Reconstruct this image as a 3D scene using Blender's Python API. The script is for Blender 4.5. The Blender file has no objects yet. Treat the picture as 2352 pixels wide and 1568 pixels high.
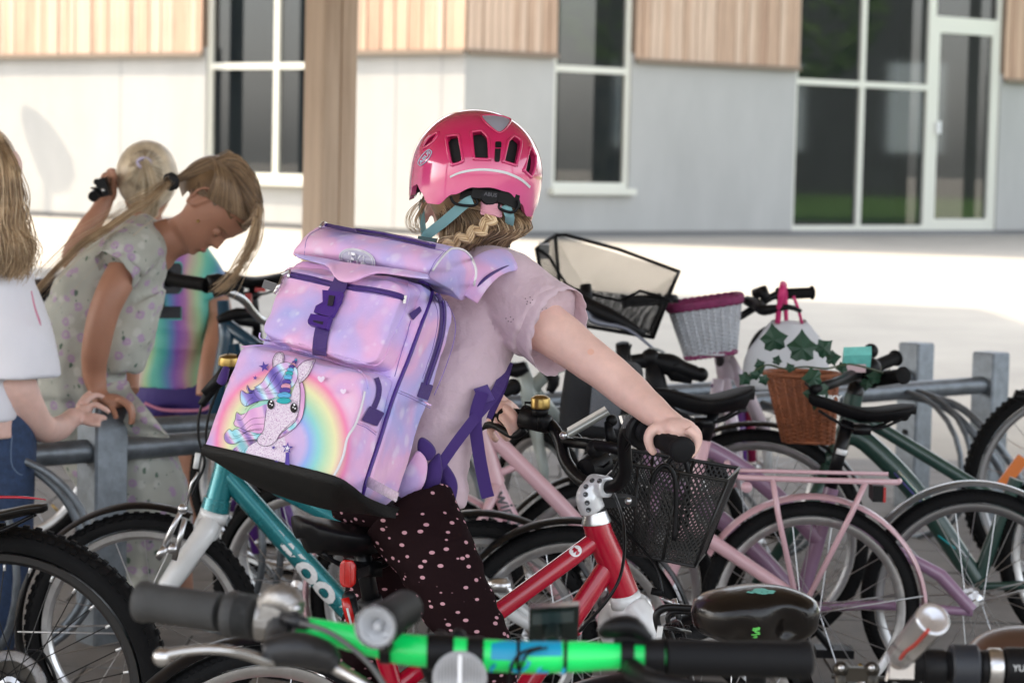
import bpy, bmesh, math, random
import numpy as np
from mathutils import Vector, Matrix, noise
from mathutils.bvhtree import BVHTree
from mathutils.geometry import tessellate_polygon
R=math.radians; PI=math.pi
V=Vector
random.seed(7)
sc=bpy.context.scene
C=sc.collection
# ------------------------------------------------------------- camera
FPX=5553.0; CAMZ=1.27; PITCH=R(4.44); ROLL=.022
_F=V((0,math.cos(PITCH),-math.sin(PITCH))); _U0=V((0,math.sin(PITCH),math.cos(PITCH))); _X=V((1,0,0))
_Rt=_X*math.cos(ROLL)+_U0*math.sin(ROLL); _Up=_U0*math.cos(ROLL)-_X*math.sin(ROLL)
CAM=V((0,0,CAMZ))
cam=bpy.data.cameras.new('camera'); co=bpy.data.objects.new('camera',cam); C.objects.link(co)
m=Matrix((( _Rt.x,_Up.x,-_F.x,0),(_Rt.y,_Up.y,-_F.y,0),(_Rt.z,_Up.z,-_F.z,CAMZ),(0,0,0,1)))
co.matrix_world=m
cam.sensor_width=36; cam.lens=85; cam.clip_end=400; cam.clip_start=.05
cam.dof.use_dof=True; cam.dof.focus_distance=3.8; cam.dof.aperture_fstop=8.5
sc.camera=co
# ------------------------------------------------------------- world, sun
SUN_AZ=math.atan2(-.93,.36); SUN_EL=R(37)
w=bpy.data.worlds.new('World'); sc.world=w; w.use_nodes=True
nt=w.node_tree; bg=nt.nodes['Background']; sky=nt.nodes.new('ShaderNodeTexSky')
sky.sky_type='NISHITA'; sky.sun_disc=False; sky.sun_elevation=SUN_EL; sky.sun_rotation=SUN_AZ
sky.air_density=1.0; sky.dust_density=2.5; sky.ozone_density=1.0
hs=nt.nodes.new('ShaderNodeHueSaturation'); hs.inputs['Saturation'].default_value=.32
nt.links.new(sky.outputs[0],hs.inputs['Color']); nt.links.new(hs.outputs[0],bg.inputs[0]); bg.inputs[1].default_value=.15
sl=bpy.data.lights.new('sun','SUN'); so=bpy.data.objects.new('sun',sl); C.objects.link(so)
sl.energy=2.0; sl.angle=R(.55); sl.color=(1,.84,.64)
_s=V((math.sin(SUN_AZ)*math.cos(SUN_EL),math.cos(SUN_AZ)*math.cos(SUN_EL),math.sin(SUN_EL)))
so.rotation_euler=_s.to_track_quat('Z','Y').to_euler()
vs=sc.view_settings; vs.view_transform='Standard'; vs.look='None'; vs.gamma=1; vs.exposure=2.12; vs.use_curve_mapping=False
sc.cycles.max_bounces=8; sc.cycles.transparent_max_bounces=24

# ------------------------------------------------------------- projection helpers (photo pixel at 2352 wide + distance)
def ray(x,y): return _F+_Rt*((x-1176)/FPX)+_Up*((784-y)/FPX)
def P(x,y,D):
    d=ray(x,y); return CAM+d*(D/d.y)
def S(D): return FPX/D
def pxy(p):
    q=p-CAM; z=q.dot(_F); return (1176+FPX*q.dot(_Rt)/z, 784-FPX*q.dot(_Up)/z)
class Plane:
    "a vertical plane through photo column x0 at distance D0, running along a horizontal heading"
    def __init__(s,x0,D0,hx,hy,y0=800):
        s.o=P(x0,y0,D0); s.h=V((hx,hy,0)).normalized(); s.n=V((s.h.y,-s.h.x,0))
    def __call__(s,x,y,off=0):
        d=ray(x,y); t=((s.o-CAM).dot(s.n)+off)/d.dot(s.n); return CAM+d*t
    def z(s,x,z,off=0):
        "point of the plane in photo column x at height z"
        y=600
        for _ in range(6):
            p=s(x,y,off); y+=(p.z-z)*S(p.y)
        return s(x,y,off)

# ------------------------------------------------------------- materials
MATS={}
def mat(name,col,rough=.5,metal=0,var=0,vs=8,bump=0,bs=60,coat=0,spec=.5,sheen=0,dark=None,trans=0,stretch=None,sss=0,alpha=1):
    if name in MATS: return MATS[name]
    m=bpy.data.materials.new(name); m.use_nodes=True; nt=m.node_tree; N=nt.nodes; L=nt.links
    b=N['Principled BSDF']
    b.inputs['Base Color'].default_value=(*col,1); b.inputs['Roughness'].default_value=rough
    b.inputs['Metallic'].default_value=metal; b.inputs['Coat Weight'].default_value=coat
    b.inputs['Coat Roughness'].default_value=.08; b.inputs['Specular IOR Level'].default_value=spec
    b.inputs['Sheen Weight'].default_value=sheen; b.inputs['Transmission Weight'].default_value=trans
    b.inputs['Alpha'].default_value=alpha
    if sss: b.inputs['Subsurface Weight'].default_value=sss; b.inputs['Subsurface Radius'].default_value=(.012,.005,.003)
    tc=N.new('ShaderNodeTexCoord'); mp=N.new('ShaderNodeMapping'); L.new(tc.outputs['Object'],mp.inputs[0])
    if stretch: mp.inputs['Scale'].default_value=stretch
    if var:
        n=N.new('ShaderNodeTexNoise'); n.inputs['Scale'].default_value=vs; n.inputs['Detail'].default_value=6; n.inputs['Roughness'].default_value=.65
        L.new(mp.outputs[0],n.inputs[0])
        r=N.new('ShaderNodeValToRGB'); r.color_ramp.elements[0].position=.3; r.color_ramp.elements[1].position=.7
        d=dark or tuple(c*(1-var) for c in col); l=tuple(min(1,c*(1+var)) for c in col) if not dark else col
        r.color_ramp.elements[0].color=(*d,1); r.color_ramp.elements[1].color=(*l,1)
        L.new(n.outputs[0],r.inputs[0]); L.new(r.outputs[0],b.inputs['Base Color'])
        ma=N.new('ShaderNodeMapRange'); ma.inputs[3].default_value=max(0.02,rough-.08); ma.inputs[4].default_value=min(1,rough+.08)
        L.new(n.outputs[0],ma.inputs[0]); L.new(ma.outputs[0],b.inputs['Roughness'])
    if bump:
        n2=N.new('ShaderNodeTexNoise'); n2.inputs['Scale'].default_value=bs; n2.inputs['Detail'].default_value=5; L.new(mp.outputs[0],n2.inputs[0])
        bu=N.new('ShaderNodeBump'); bu.inputs['Strength'].default_value=bump; bu.inputs['Distance'].default_value=.01
        L.new(n2.outputs[0],bu.inputs['Height']); L.new(bu.outputs[0],b.inputs['Normal'])
    MATS[name]=m; return m
def nodes(m):
    nt=m.node_tree; return nt,nt.nodes,nt.links,nt.nodes['Principled BSDF']
def ramp(N,stops,interp='LINEAR'):
    r=N.new('ShaderNodeValToRGB'); r.color_ramp.interpolation=interp; e=r.color_ramp.elements
    e[0].position=stops[0][0]; e[0].color=(*stops[0][1],1); e[1].position=stops[-1][0]; e[1].color=(*stops[-1][1],1)
    for p,c in stops[1:-1]:
        k=e.new(p); k.color=(*c,1)
    return r

# ------------------------------------------------------------- object helpers
ORG={}
def thing(name,label,cat,loc=(0,0,0),group=None):
    o=bpy.data.objects.new(name,None); C.objects.link(o); o.location=loc; o.empty_display_size=.1
    ORG[o.name]=V(loc); tag(o,label,cat,group); return o
def tag(o,label,cat,group=None):
    o['label']=label; o['category']=cat
    if group: o['group']=group
    return o
def structure(o): o['kind']='structure'; return o
def stuff(o): o['kind']='stuff'; return o
def link(me,name,mt,parent=None,smooth=True,label=None):
    o=bpy.data.objects.new(name,me); C.objects.link(o)
    if mt: me.materials.append(mt)
    if parent: o.parent=parent; ORG[o.name]=ORG[parent.name]
    else: ORG[o.name]=V((0,0,0))
    if smooth:
        me.polygons.foreach_set('use_smooth',[True]*len(me.polygons))
    if label: o['label']=label
    return o
def frame_of(d):
    d=d.normalized(); a=V((0,0,1)) if abs(d.z)<.9 else V((1,0,0))
    u=d.cross(a).normalized(); return u,d.cross(u).normalized()
class MB:
    def __init__(s): s.v=[]; s.f=[]
    def add(s,v,f):
        b=len(s.v); s.v+= [V(p) for p in v]; s.f+=[tuple(i+b for i in q) for q in f]; return s
    def rings(s,rings,close=True,caps=True):
        n=len(rings[0]); b=len(s.v)
        for r in rings: s.v+=[V(p) for p in r]
        for i in range(len(rings)-1):
            for j in range(n if close else n-1):
                k=(j+1)%n; s.f.append((b+i*n+j,b+i*n+k,b+(i+1)*n+k,b+(i+1)*n+j))
        if caps:
            s.f.append(tuple(b+j for j in range(n))[::-1]); s.f.append(tuple(b+(len(rings)-1)*n+j for j in range(n)))
        return s
    def tube(s,pts,r,n=10,caps=True,sub=0,closed=False,flat=1,up=None):
        pts=[V(p) for p in pts]
        rs=list(r) if hasattr(r,'__len__') else [r]*len(pts)
        if sub: pts,rs=spline(pts,rs,sub,closed)
        if closed: pts=pts+[pts[0]]; rs=rs+[rs[0]]
        u=None; out=[]
        for i,p in enumerate(pts):
            a=pts[i-1] if i>0 else (pts[-2] if closed else p); c=pts[i+1] if i<len(pts)-1 else (pts[1] if closed else p)
            d=(c-a)
            if d.length<1e-9: d=V((0,0,1))
            d.normalize()
            if u is None:
                u,_=frame_of(d)
                if up is not None: u=d.cross(up).normalized()
            elif up is not None: u=d.cross(up).normalized()
            u=(u-d*u.dot(d)).normalized(); w=d.cross(u)
            out.append([p+u*math.cos(2*PI*j/n)*rs[i]+w*math.sin(2*PI*j/n)*rs[i]*flat for j in range(n)])
        return s.rings(out,True,caps and not closed)
    def box(s,c,ax,ay,az):
        "ax,ay,az: half extents as vectors"
        c=V(c); v=[c+ax*i+ay*j+az*k for k in (-1,1) for j in (-1,1) for i in (-1,1)]
        return s.add(v,[(0,2,3,1),(4,5,7,6),(0,1,5,4),(2,6,7,3),(0,4,6,2),(1,3,7,5)])
    def ell(s,c,ax,ay,az,n=16,m=10):
        c=V(c); out=[]
        for i in range(1,m):
            t=PI*i/m; out.append([c+az*math.cos(t)+(ax*math.cos(2*PI*j/n)+ay*math.sin(2*PI*j/n))*math.sin(t) for j in range(n)])
        b=len(s.v); s.rings(out,True,False); e=len(s.v); s.v+=[c+az,c-az]
        for j in range(n): s.f.append((e,b+(j+1)%n,b+j)); s.f.append((e+1,b+(m-2)*n+j,b+(m-2)*n+(j+1)%n))
        return s
    def sph(s,c,r,n=12,m=8): return s.ell(c,V((r,0,0)),V((0,r,0)),V((0,0,r)),n,m)
    def cyl(s,a,b,r,n=14,r2=None):
        return s.tube([a,b],[r,r if r2 is None else r2],n)
    def lathe(s,c,axis,prof,n=24,caps=False):
        "prof: list of (radius, height along axis)"
        u,w=frame_of(V(axis)); a=V(axis).normalized(); c=V(c)
        return s.rings([[c+a*h+(u*math.cos(2*PI*j/n)+w*math.sin(2*PI*j/n))*r for j in range(n)] for r,h in prof],True,caps)
    def mesh(s,name,org=V((0,0,0))):
        me=bpy.data.meshes.new(name); me.from_pydata([tuple(p-org) for p in s.v],[],s.f); me.update(); return me
    def build(s,name,mt,parent=None,smooth=True,label=None,fix=True,org=None):
        o_=ORG[parent.name] if parent else V((0,0,0))
        me=s.mesh(name,o_)
        if fix:
            bm=bmesh.new(); bm.from_mesh(me); bmesh.ops.recalc_face_normals(bm,faces=bm.faces); bm.to_mesh(me); bm.free()
        if smooth=='auto':
            o=link(me,name,mt,parent,True,label); me.set_sharp_from_angle(angle=R(38)); return o
        return link(me,name,mt,parent,smooth,label)
def spline(pts,rs,sub,closed=False):
    n=len(pts); P_=[];R_=[]
    rng=range(n if closed else n-1)
    for i in rng:
        if closed: p0,p1,p2,p3=[pts[(i+k)%n] for k in (-1,0,1,2)]; r1,r2=rs[i],rs[(i+1)%n]
        else: p0=pts[max(i-1,0)];p1=pts[i];p2=pts[i+1];p3=pts[min(i+2,n-1)]; r1,r2=rs[i],rs[i+1]
        for k in range(sub):
            t=k/sub; P_.append(.5*((2*p1)+(p2-p0)*t+(2*p0-5*p1+4*p2-p3)*t*t+(-p0+3*p1-3*p2+p3)*t**3)); R_.append(r1+(r2-r1)*(t*t*(3-2*t)))
    if not closed: P_.append(pts[-1]); R_.append(rs[-1])
    return P_,R_
def dup(o,parent=None,mw=None):
    c=o.copy(); C.objects.link(c); c.parent=parent
    if parent: ORG[c.name]=ORG[parent.name]
    return c
def remesh(o,vox,smooth=4,fac=.6,dec=0):
    m=o.modifiers.new('r','REMESH'); m.mode='VOXEL'; m.voxel_size=vox; m.use_smooth_shade=True
    s=o.modifiers.new('s','SMOOTH'); s.factor=fac; s.iterations=smooth
    bake(o)
def bake(o):
    dg=bpy.context.evaluated_depsgraph_get(); dg.update()
    me=bpy.data.meshes.new_from_object(o.evaluated_get(dg)); old=o.data; mats=list(old.materials)
    o.modifiers.clear(); o.data=me
    if not me.materials:
        for k in mats: me.materials.append(k)
    me.polygons.foreach_set('use_smooth',[True]*len(me.polygons))
def displace(o,fn):
    "fn(world position, normal) -> offset along the normal"
    me=o.data; org=ORG[o.name]; ns=[v.normal.copy() for v in me.vertices]
    for v,n in zip(me.vertices,ns): v.co+=n*fn(v.co+org,n)
    me.update()
def text_mesh(s,size=1,bold=.0,shear=0,space=1.0):
    cu=bpy.data.curves.new('t','FONT'); cu.body=s; cu.size=size; cu.offset=bold; cu.shear=shear; cu.space_character=space; cu.resolution_u=3; cu.align_x='CENTER'; cu.align_y='CENTER'
    o=bpy.data.objects.new('t',cu); C.objects.link(o); dg=bpy.context.evaluated_depsgraph_get(); dg.update()
    me=bpy.data.meshes.new_from_object(o.evaluated_get(dg)); v=[(p.co.x,p.co.y) for p in me.vertices]; f=[tuple(q.vertices) for q in me.polygons]
    bpy.data.objects.remove(o); bpy.data.meshes.remove(me); return v,f
def text_on(s,size,fn,name,mt,parent,bold=0,shear=0,space=1.0):
    v,f=text_mesh(s,size,bold,shear,space); m=MB(); m.add([fn(a,b) for a,b in v],f); return m.build(name,mt,parent,False,fix=False)
def nz(p,sc=1,o=0): return noise.noise(V((p.x*sc+o,p.y*sc+o*1.7,p.z*sc-o)))

# common materials
RUB=mat('black_rubber',(.0075,.0075,.008),.62,bump=.15,bs=300,spec=.10,var=.3,vs=25)
BLK=mat('black_paint',(.005,.005,.006),.32,coat=.05,spec=.22,var=.2,vs=30)
PLA=mat('black_plastic',(.006,.006,.007),.45,spec=.2,bump=.05,bs=500)
MATTE=mat('matte_black',(.007,.007,.008),.6,spec=.12,bump=.1,bs=400)
ALU=mat('brushed_aluminium',(.62,.62,.63),.32,1,var=.1,vs=40)
STEEL=mat('spoke_steel',(.55,.55,.56),.3,1)
GALV=mat('galvanised_steel',(.21,.235,.26),.42,.6,var=.22,vs=26,bump=.08,bs=80,dark=(.12,.135,.15))
BRASS=mat('brass_bell',(.42,.29,.10),.34,1,var=.15,vs=60)
WHT=mat('white_paint',(.74,.75,.75),.25,coat=.5,var=.05,vs=12)
GLS=mat('clear_plastic',(.9,.9,.92),.06,trans=.9)
REDL=mat('red_lens',(.40,.006,.005),.12,coat=.6,bump=.2,bs=700)
ORG_L=mat('orange_lens',(.75,.18,.01),.15,coat=.8,bump=.2,bs=600)
# ============================================================= setting
gm=mat('plaza_concrete',(.345,.318,.272),.85,var=.13,vs=.9,bump=.1,bs=40)
g=MB(); g.add([(-150,-60,0),(150,-60,0),(150,200,0),(-150,200,0)],[(0,1,2,3)])
ground=structure(g.build('ground',gm,smooth=False)); ORG['ground']=V((0,0,0))
pm=mat('paving_slab',(.21,.20,.19),.85,var=.16,vs=5,bump=.25,bs=90)
sb=MB(); sb.box((0,0,.012),V((.197,0,0)),V((0,.197,0)),V((0,0,.014)))
sl0=sb.build('slab',pm,ground,False); first=True
for i in range(17):
    for j in range(15):
        x=-3.0+i*.4; y=4.3+j*.4
        o=sl0 if first else dup(sl0,ground); first=False
        o.location=(x+ (j%2)*.2,y,random.uniform(-.002,.003))
# far lawn, hidden to the right, seen mirrored in the glass
lm=mat('lawn_grass',(.09,.20,.04),.9,var=.4,vs=3,bump=.5,bs=30)
l=MB(); l.add([(14,20,.004),(70,20,.004),(70,60,.004),(14,60,.004)],[(0,1,2,3)])
structure(l.build('lawn',lm,smooth=False))

# ---- school building
HZ=CAMZ
CA=V((-.79,36.2,0)); A1=V((-12.5,45.34,0)); B1=V((14.0,47.6,0))
dA=(A1-CA).normalized(); dB=(B1-CA).normalized(); nA=V((dA.y,-dA.x,0)); nB=V((dB.y,-dB.x,0))
if nA.y>0: nA=-nA
if nB.y>0: nB=-nB
up=V((0,0,1))
def hit(base,d,x,y=400):
    "metres along a facade for a photo column, and the height there"
    n=V((-d.y,d.x,0)); r=ray(x,y); t=(base-CAM).dot(n)/r.dot(n); p=CAM+r*t
    return (p-base).dot(d),p.z
bld=thing('school_building','modern school building with timber board cladding above pale concrete walls','building',(0,42,0))
conc_s=mat('pale_concrete',(.39,.39,.375),.8,var=.11,vs=.6,bump=.05,bs=20,stretch=(1,1,.4))
conc_d=conc_s
woodm=mat('larch_cladding',(.49,.335,.235),.7,var=.22,vs=3,bump=.15,bs=40,stretch=(3,3,.25))
wood2=mat('larch_cladding_pale',(.56,.415,.31),.7,var=.18,vs=3,bump=.15,bs=40,stretch=(3,3,.25))
wood3=mat('larch_cladding_dark',(.42,.27,.185),.7,var=.2,vs=3,bump=.15,bs=40,stretch=(3,3,.25))
framem=mat('cream_window_frame',(.66,.66,.58),.5)
soffm=mat('drip_board',(.20,.15,.11),.7)
def glass_mat():
    m=mat('window_glass',(.008,.011,.013),.04,spec=.5); nt,N,L,b=nodes(m)
    b.inputs['IOR'].default_value=1.9; b.inputs['Alpha'].default_value=.7
    return m
glm=glass_mat()
roomm=mat('room_wall',(.035,.05,.055),.9,var=.5,vs=.8); curt=mat('olive_curtain',(.16,.15,.05),.9,var=.2,vs=9,stretch=(4,4,.1))
ZC=HZ+1.51   # bottom of the cladding
TOP=8.0
def wallpiece(name,base,d,n,s0,s1,z0,z1,mt,thick=.3,out=0,parent=bld):
    m=MB(); c=base+d*((s0+s1)/2)+n*(out-thick/2)+up*((z0+z1)/2)
    m.box(c,d*((s1-s0)/2),n*(thick/2),up*((z1-z0)/2)); return m.build(name,mt,parent,False)
def boards(base,d,n,s0,s1):
    k=0; s=s0; wd=.14
    proto={}
    while s<s1-.02:
        w_=min(wd,s1-s); mt=random.choice([woodm,woodm,wood2,wood2,wood3])
        o=.062+random.choice([0,.012,.02])
        key=(mt.name,round(w_,3),o)
        if key not in proto:
            proto[key]=(wallpiece('cladding_board',base,d,n,s,s+w_-.012,ZC,TOP,mt,.03,o),s)
        else:
            a,s_=proto[key]; c=dup(a,bld); c.location=a.location+d*(s-s_)
        s+=w_
    wallpiece('drip_board',base,d,n,s0,s1,ZC-.05,ZC+.02,soffm,.05,.115)
def window(base,d,n,s0,s1,z0,z1,mull=(),trans=(),sill=True,door=False,inset=.10):
    fw=.20 if door else .085
    f=MB()
    def bar(a,b,c,e,o=0,t=.10): f.box(base+d*((a+b)/2)-n*(inset-o)+up*((c+e)/2),d*((b-a)/2),n*(t/2),up*((e-c)/2))
    bar(s0,s0+fw,z0,z1); bar(s1-fw,s1,z0,z1); bar(s0+fw,s1-fw,z0,z0+fw); bar(s0+fw,s1-fw,z1-fw,z1)
    for k in mull: bar(k-.05,k+.05,z0+fw,z1-fw,.003)
    for k in trans: bar(s0+fw,s1-fw,k-.05,k+.05,.006)
    fo=f.build('door' if door else 'window',framem,bld,False)
    xs=[s0+fw]+[q for k in mull for q in (k-.05,k+.05)]+[s1-fw]; zs=[z0+fw]+[q for k in trans for q in (k-.05,k+.05)]+[z1-fw]
    for i in range(0,len(xs),2):
        for j in range(0,len(zs),2):
            g=MB(); g.box(base+d*((xs[i]+xs[i+1])/2)-n*(inset+.01)+up*((zs[j]+zs[j+1])/2),d*((xs[i+1]-xs[i])/2),n*.006,up*((zs[j+1]-zs[j])/2)); g.build('pane',glm,fo,False)
    if sill:
        q=MB(); q.box(base+d*((s0+s1)/2)+n*.03+up*(z0-.05),d*((s1-s0)/2+.06),n*.09,up*.05); q.build('sill',framem,fo,False)
    r=MB(); c=base+d*((s0+s1)/2)-n*3
    # the room behind: back wall, curtain folds at the sides
    wallpiece('room_wall',base,d,n,s0-1.2,s1+1.2,0,TOP,roomm,.1,-3.5)
    for a in (s0+.12,s1-.42):
        r=MB(); pts=[]
        for k in range(13): pts.append(base+d*(a+.3*k/12)-n*(.42+.035*(k%2)))
        r.rings([[p+up*z0 for p in pts],[p+up*z1 for p in pts]],False,False); r.build('curtain',curt,fo,False)
    return fo
def facade(base,d,n,length,wins,bands):
    # solid concrete between openings: wins = list of (s0,s1,z0,z1)
    s=0
    for (a,b,z0,z1) in wins:
        wallpiece('concrete_wall',base,d,n,s,a,0.09,ZC+.1,conc_s,.35); wallpiece('upper_wall',base,d,n,s,a,ZC+.1,TOP,soffm,.3)
        if z0>.12: wallpiece('concrete_wall',base,d,n,a,b,.09,z0-.1,conc_s,.35)
        s=b
    wallpiece('concrete_wall',base,d,n,s,length,.09,ZC+.1,conc_s,.35); wallpiece('upper_wall',base,d,n,s,length,ZC+.1,TOP,soffm,.3)
    wallpiece('plinth',base,d,n,.0,length,0,.087,mat('plinth_grey',(.20,.20,.20),.8),.35,-.03)
# facade A (sunlit, runs left from the corner)
sR,_=hit(CA,dA,700+8); sL,_=hit(CA,dA,470)
zt=HZ+ (340-158)/S(39.8); 
zb=HZ-(410-342)/S(39.8)
sm,_=hit(CA,dA,626)
s_wr=sR-.55
facade(CA,dA,nA,14.9,[(s_wr,sL,zb,TOP)],None)
window(CA,dA,nA,s_wr,sL,zb,TOP,(sm,),(zt,))
boards(CA,dA,nA,-.05,s_wr); boards(CA,dA,nA,sL+.02,14.9)
# thin vertical panel joints
jm=mat('joint_grey',(.30,.30,.30),.8)
for x in (275,1010,905): s_,_=hit(CA,dA,x); wallpiece('panel_joint',CA,dA,nA,s_-.012,s_+.012,.09,ZC-.05,jm,.01,.003)
# facade B (shaded, runs right)
b1,_=hit(CA,dB,1268); b2,_=hit(CA,dB,1446); c1,_=hit(CA,dB,1822); c2,_=hit(CA,dB,2136); d2,_=hit(CA,dB,2292)
cm,_=hit(CA,dB,1980)
_,zb1=hit(CA,dB,1350,432); _,zt1=hit(CA,dB,1350,160)
_,zt2=hit(CA,dB,1900,190); _,zdt=hit(CA,dB,2210,52)
facade(CA,dB,nB,17.5,[(b1,b2,zb1,TOP),(c1,d2,.09,TOP)],None)
window(CA,dB,nB,b1,b2,zb1,TOP,(),(zt1,))
window(CA,dB,nB,c1,c2,.09,TOP,(cm,),(zt2,),False)
window(CA,dB,nB,c2,d2,.09,zdt,(),(),False,True)
window(CA,dB,nB,c2,d2,zdt,TOP,(),(),False)
dr=MB(); hs=c2+.17; dr.box(CA+dB*hs+nB*.0+up*(HZ+.62),dB*.035,nB*.03,up*.11); dr.build('door_handle',WHT,bld,False)
boards(CA,dB,nB,0,b1); boards(CA,dB,nB,b2+.02,c1); boards(CA,dB,nB,d2+.02,17.5)
rf=MB(); 
for (b_,d_,n_,ln) in ((CA,dA,nA,14.9),(CA,dB,nB,17.5)):
    rf.box(b_+d_*ln/2-n_*3+up*(TOP+.1),d_*(ln/2+.3),n_*3.4,up*.1)
rf.build('roof',soffm,bld,False)
# unseen block added at the left to shade the plaza, mirrored in the glass
nb=thing('offscreen_wing','pale block added out of view left of the plaza to shade it','building',(-14,16,0))
q=MB(); q.box((-13.5,19.6,4.7),V((6,0,0)),V((0,6.2,0)),V((0,0,4.7))); q.build('wall',conc_s,nb,False)
for k in range(4):
    for j in range(3):
        w_=MB(); w_.box((-7.49,15+j*4,1.6+k*2.1),V((.03,0,0)),V((0,.6,0)),V((0,0,.8))); w_.build('window',glm,nb,False)

# ---- timber bike shelter: posts, beams, roof
sh=thing('bike_shelter','bike shelter roof on square timber posts, one knotty post in view','shelter',(-.85,11.3,0))
def timber():
    m=mat('weathered_timber',(.64,.50,.38),.75,var=.25,vs=5,bump=.2,bs=50,stretch=(4,4,.22),dark=(.42,.30,.21))
    nt,N,L,b=nodes(m); tc=N['Texture Coordinate'] if 'Texture Coordinate' in N else None
    v=N.new('ShaderNodeTexVoronoi'); v.inputs['Scale'].default_value=2.6; mp=[n for n in N if n.type=='MAPPING'][0]
    mp2=N.new('ShaderNodeMapping'); mp2.inputs['Scale'].default_value=(1.6,1.6,.9); tcx=[n for n in N if n.type=='TEX_COORD'][0]
    L.new(tcx.outputs['Object'],mp2.inputs[0]); L.new(mp2.outputs[0],v.inputs['Vector'])
    r=ramp(N,[(0,(1,1,1)),(.05,(.8,.8,.8)),(.11,(0,0,0))]); L.new(v.outputs['Distance'],r.inputs[0])
    mx=N.new('ShaderNodeMixRGB'); mx.inputs[2].default_value=(.07,.04,.025,1); src=b.inputs['Base Color'].links[0].from_socket
    L.new(r.outputs[0],mx.inputs[0]); L.new(src,mx.inputs[1]); L.new(mx.outputs[0],b.inputs['Base Color']); return m
tim=timber()
def post(x,y,h=3.5,hw=.085,rot=R(37)):
    m=MB(); u=V((math.cos(rot),math.sin(rot),0)); w_=V((-u.y,u.x,0))
    b=.008; ring=[(-hw+b,-hw),(-.006,-hw),(-.004,-hw+.006),(.004,-hw+.006),(.006,-hw),(hw-b,-hw),(hw,-hw+b),(hw,hw-b),(hw-b,hw),(-hw+b,hw),(-hw,hw-b),(-hw,-hw+b)]
    m.rings([[V((x,y,z))+u*a+w_*c for a,c in ring] for z in (.03,h)])
    return m.build('post',tim,sh,False)
pc=P(759,500,11.3)
post(pc.x-.01,11.3,rot=R(35),hw=.092)
for x,y in ((5.2,11.3),(-9.4,11.3),(5.2,1.8),(-4.6,1.8)): post(x,y,rot=R(-32),hw=.092)
q=MB(); q.box((-1.9,6.2,3.72),V((8.0,0,0)),V((0,5.6,0)),V((0,0,.05))); q.build('roof',mat('roof_boards',(.42,.32,.22),.8,var=.2,vs=4,stretch=(.3,4,1)),sh,False)
for y in (1.8,6.5,11.3):
    q=MB(); q.box((-1.9,y,3.59),V((8.0,0,0)),V((0,.06,0)),V((0,0,.078))); q.build('beam',tim,sh,False)

# ---- trees out to the sides (seen in the window glass), lawn edge fence posts with tape
leafm=mat('tree_leaves',(.06,.11,.03),.8,var=.4,vs=2); barkm=mat('bark',(.16,.11,.08),.9,var=.3,vs=6)
def tree(x,y,h,label):
    t=thing('leafy_tree',label,'tree',(x,y,0)); m=MB(); m.tube([(x,y,0),(x+.1,y,h*.5),(x,y+.2,h*.8)],[.22,.15,.06],8); m.build('trunk',barkm,t)
    c=MB(); rnd=random.Random(int(x*7+y))
    for k in range(900):
        a=rnd.uniform(0,2*PI); b=rnd.uniform(-1,1); r=rnd.uniform(.5,1)**.5*h*.33*(1+.3*noise.noise(V((a,b,x))))
        p=V((x+r*math.cos(a)*math.sqrt(1-b*b),y+r*math.sin(a)*math.sqrt(1-b*b),h*.68+b*h*.3)); s=rnd.uniform(.12,.3)
        u=V((rnd.gauss(0,1),rnd.gauss(0,1),rnd.gauss(0,1))).normalized(); w_=u.orthogonal().normalized()
        c.add([p-u*s,p-w_*s*.6,p+u*s,p+w_*s*.6],[(0,1,2,3)])
    c.build('crown',leafm,t,False,fix=False)
tree(34,36,9,'leafy tree on the lawn right of the school, nearer the wall')
tree(42,30,11,'taller leafy tree further right on the lawn')
tree(-30,30,10,'leafy tree left of the plaza near the added block')
tree(-38,38,12,'tall leafy tree far left behind the plaza')

# dark wings far out to both sides: what the window glass mirrors
wg=thing('offscreen_wing','dark timber school wing far right beyond the lawn','building',(52,40,0))
q=MB(); q.box((56,40,6.5),V((4,0,0)),V((0,26,0)),V((0,0,6.5))); q.build('wall',mat('dark_stained_timber',(.035,.042,.045),.7,var=.3,vs=1),wg,False)
for j in range(9):
    w_=MB(); w_.box((51.97,18+j*5,3.2),V((.04,0,0)),V((0,1.0,0)),V((0,0,1.6))); w_.build('window',mat('bright_blind',(.35,.42,.48),.6),wg,False)
wl=thing('offscreen_wing','dark timber wing added out of view far left for the windows to mirror','building',(-52,36,0))  # added far out of view so the left windows mirror a dark wall
q=MB(); q.box((-56,38,6),V((4,0,0)),V((0,28,0)),V((0,0,6))); q.build('wall',mat('dark_stained_timber',(.05,.06,.065),.7),wl,False)
tp=mat('red_white_tape',(.7,.05,.05),.5); stk=mat('pine_stake',(.45,.30,.14),.8)
pv=None
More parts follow.
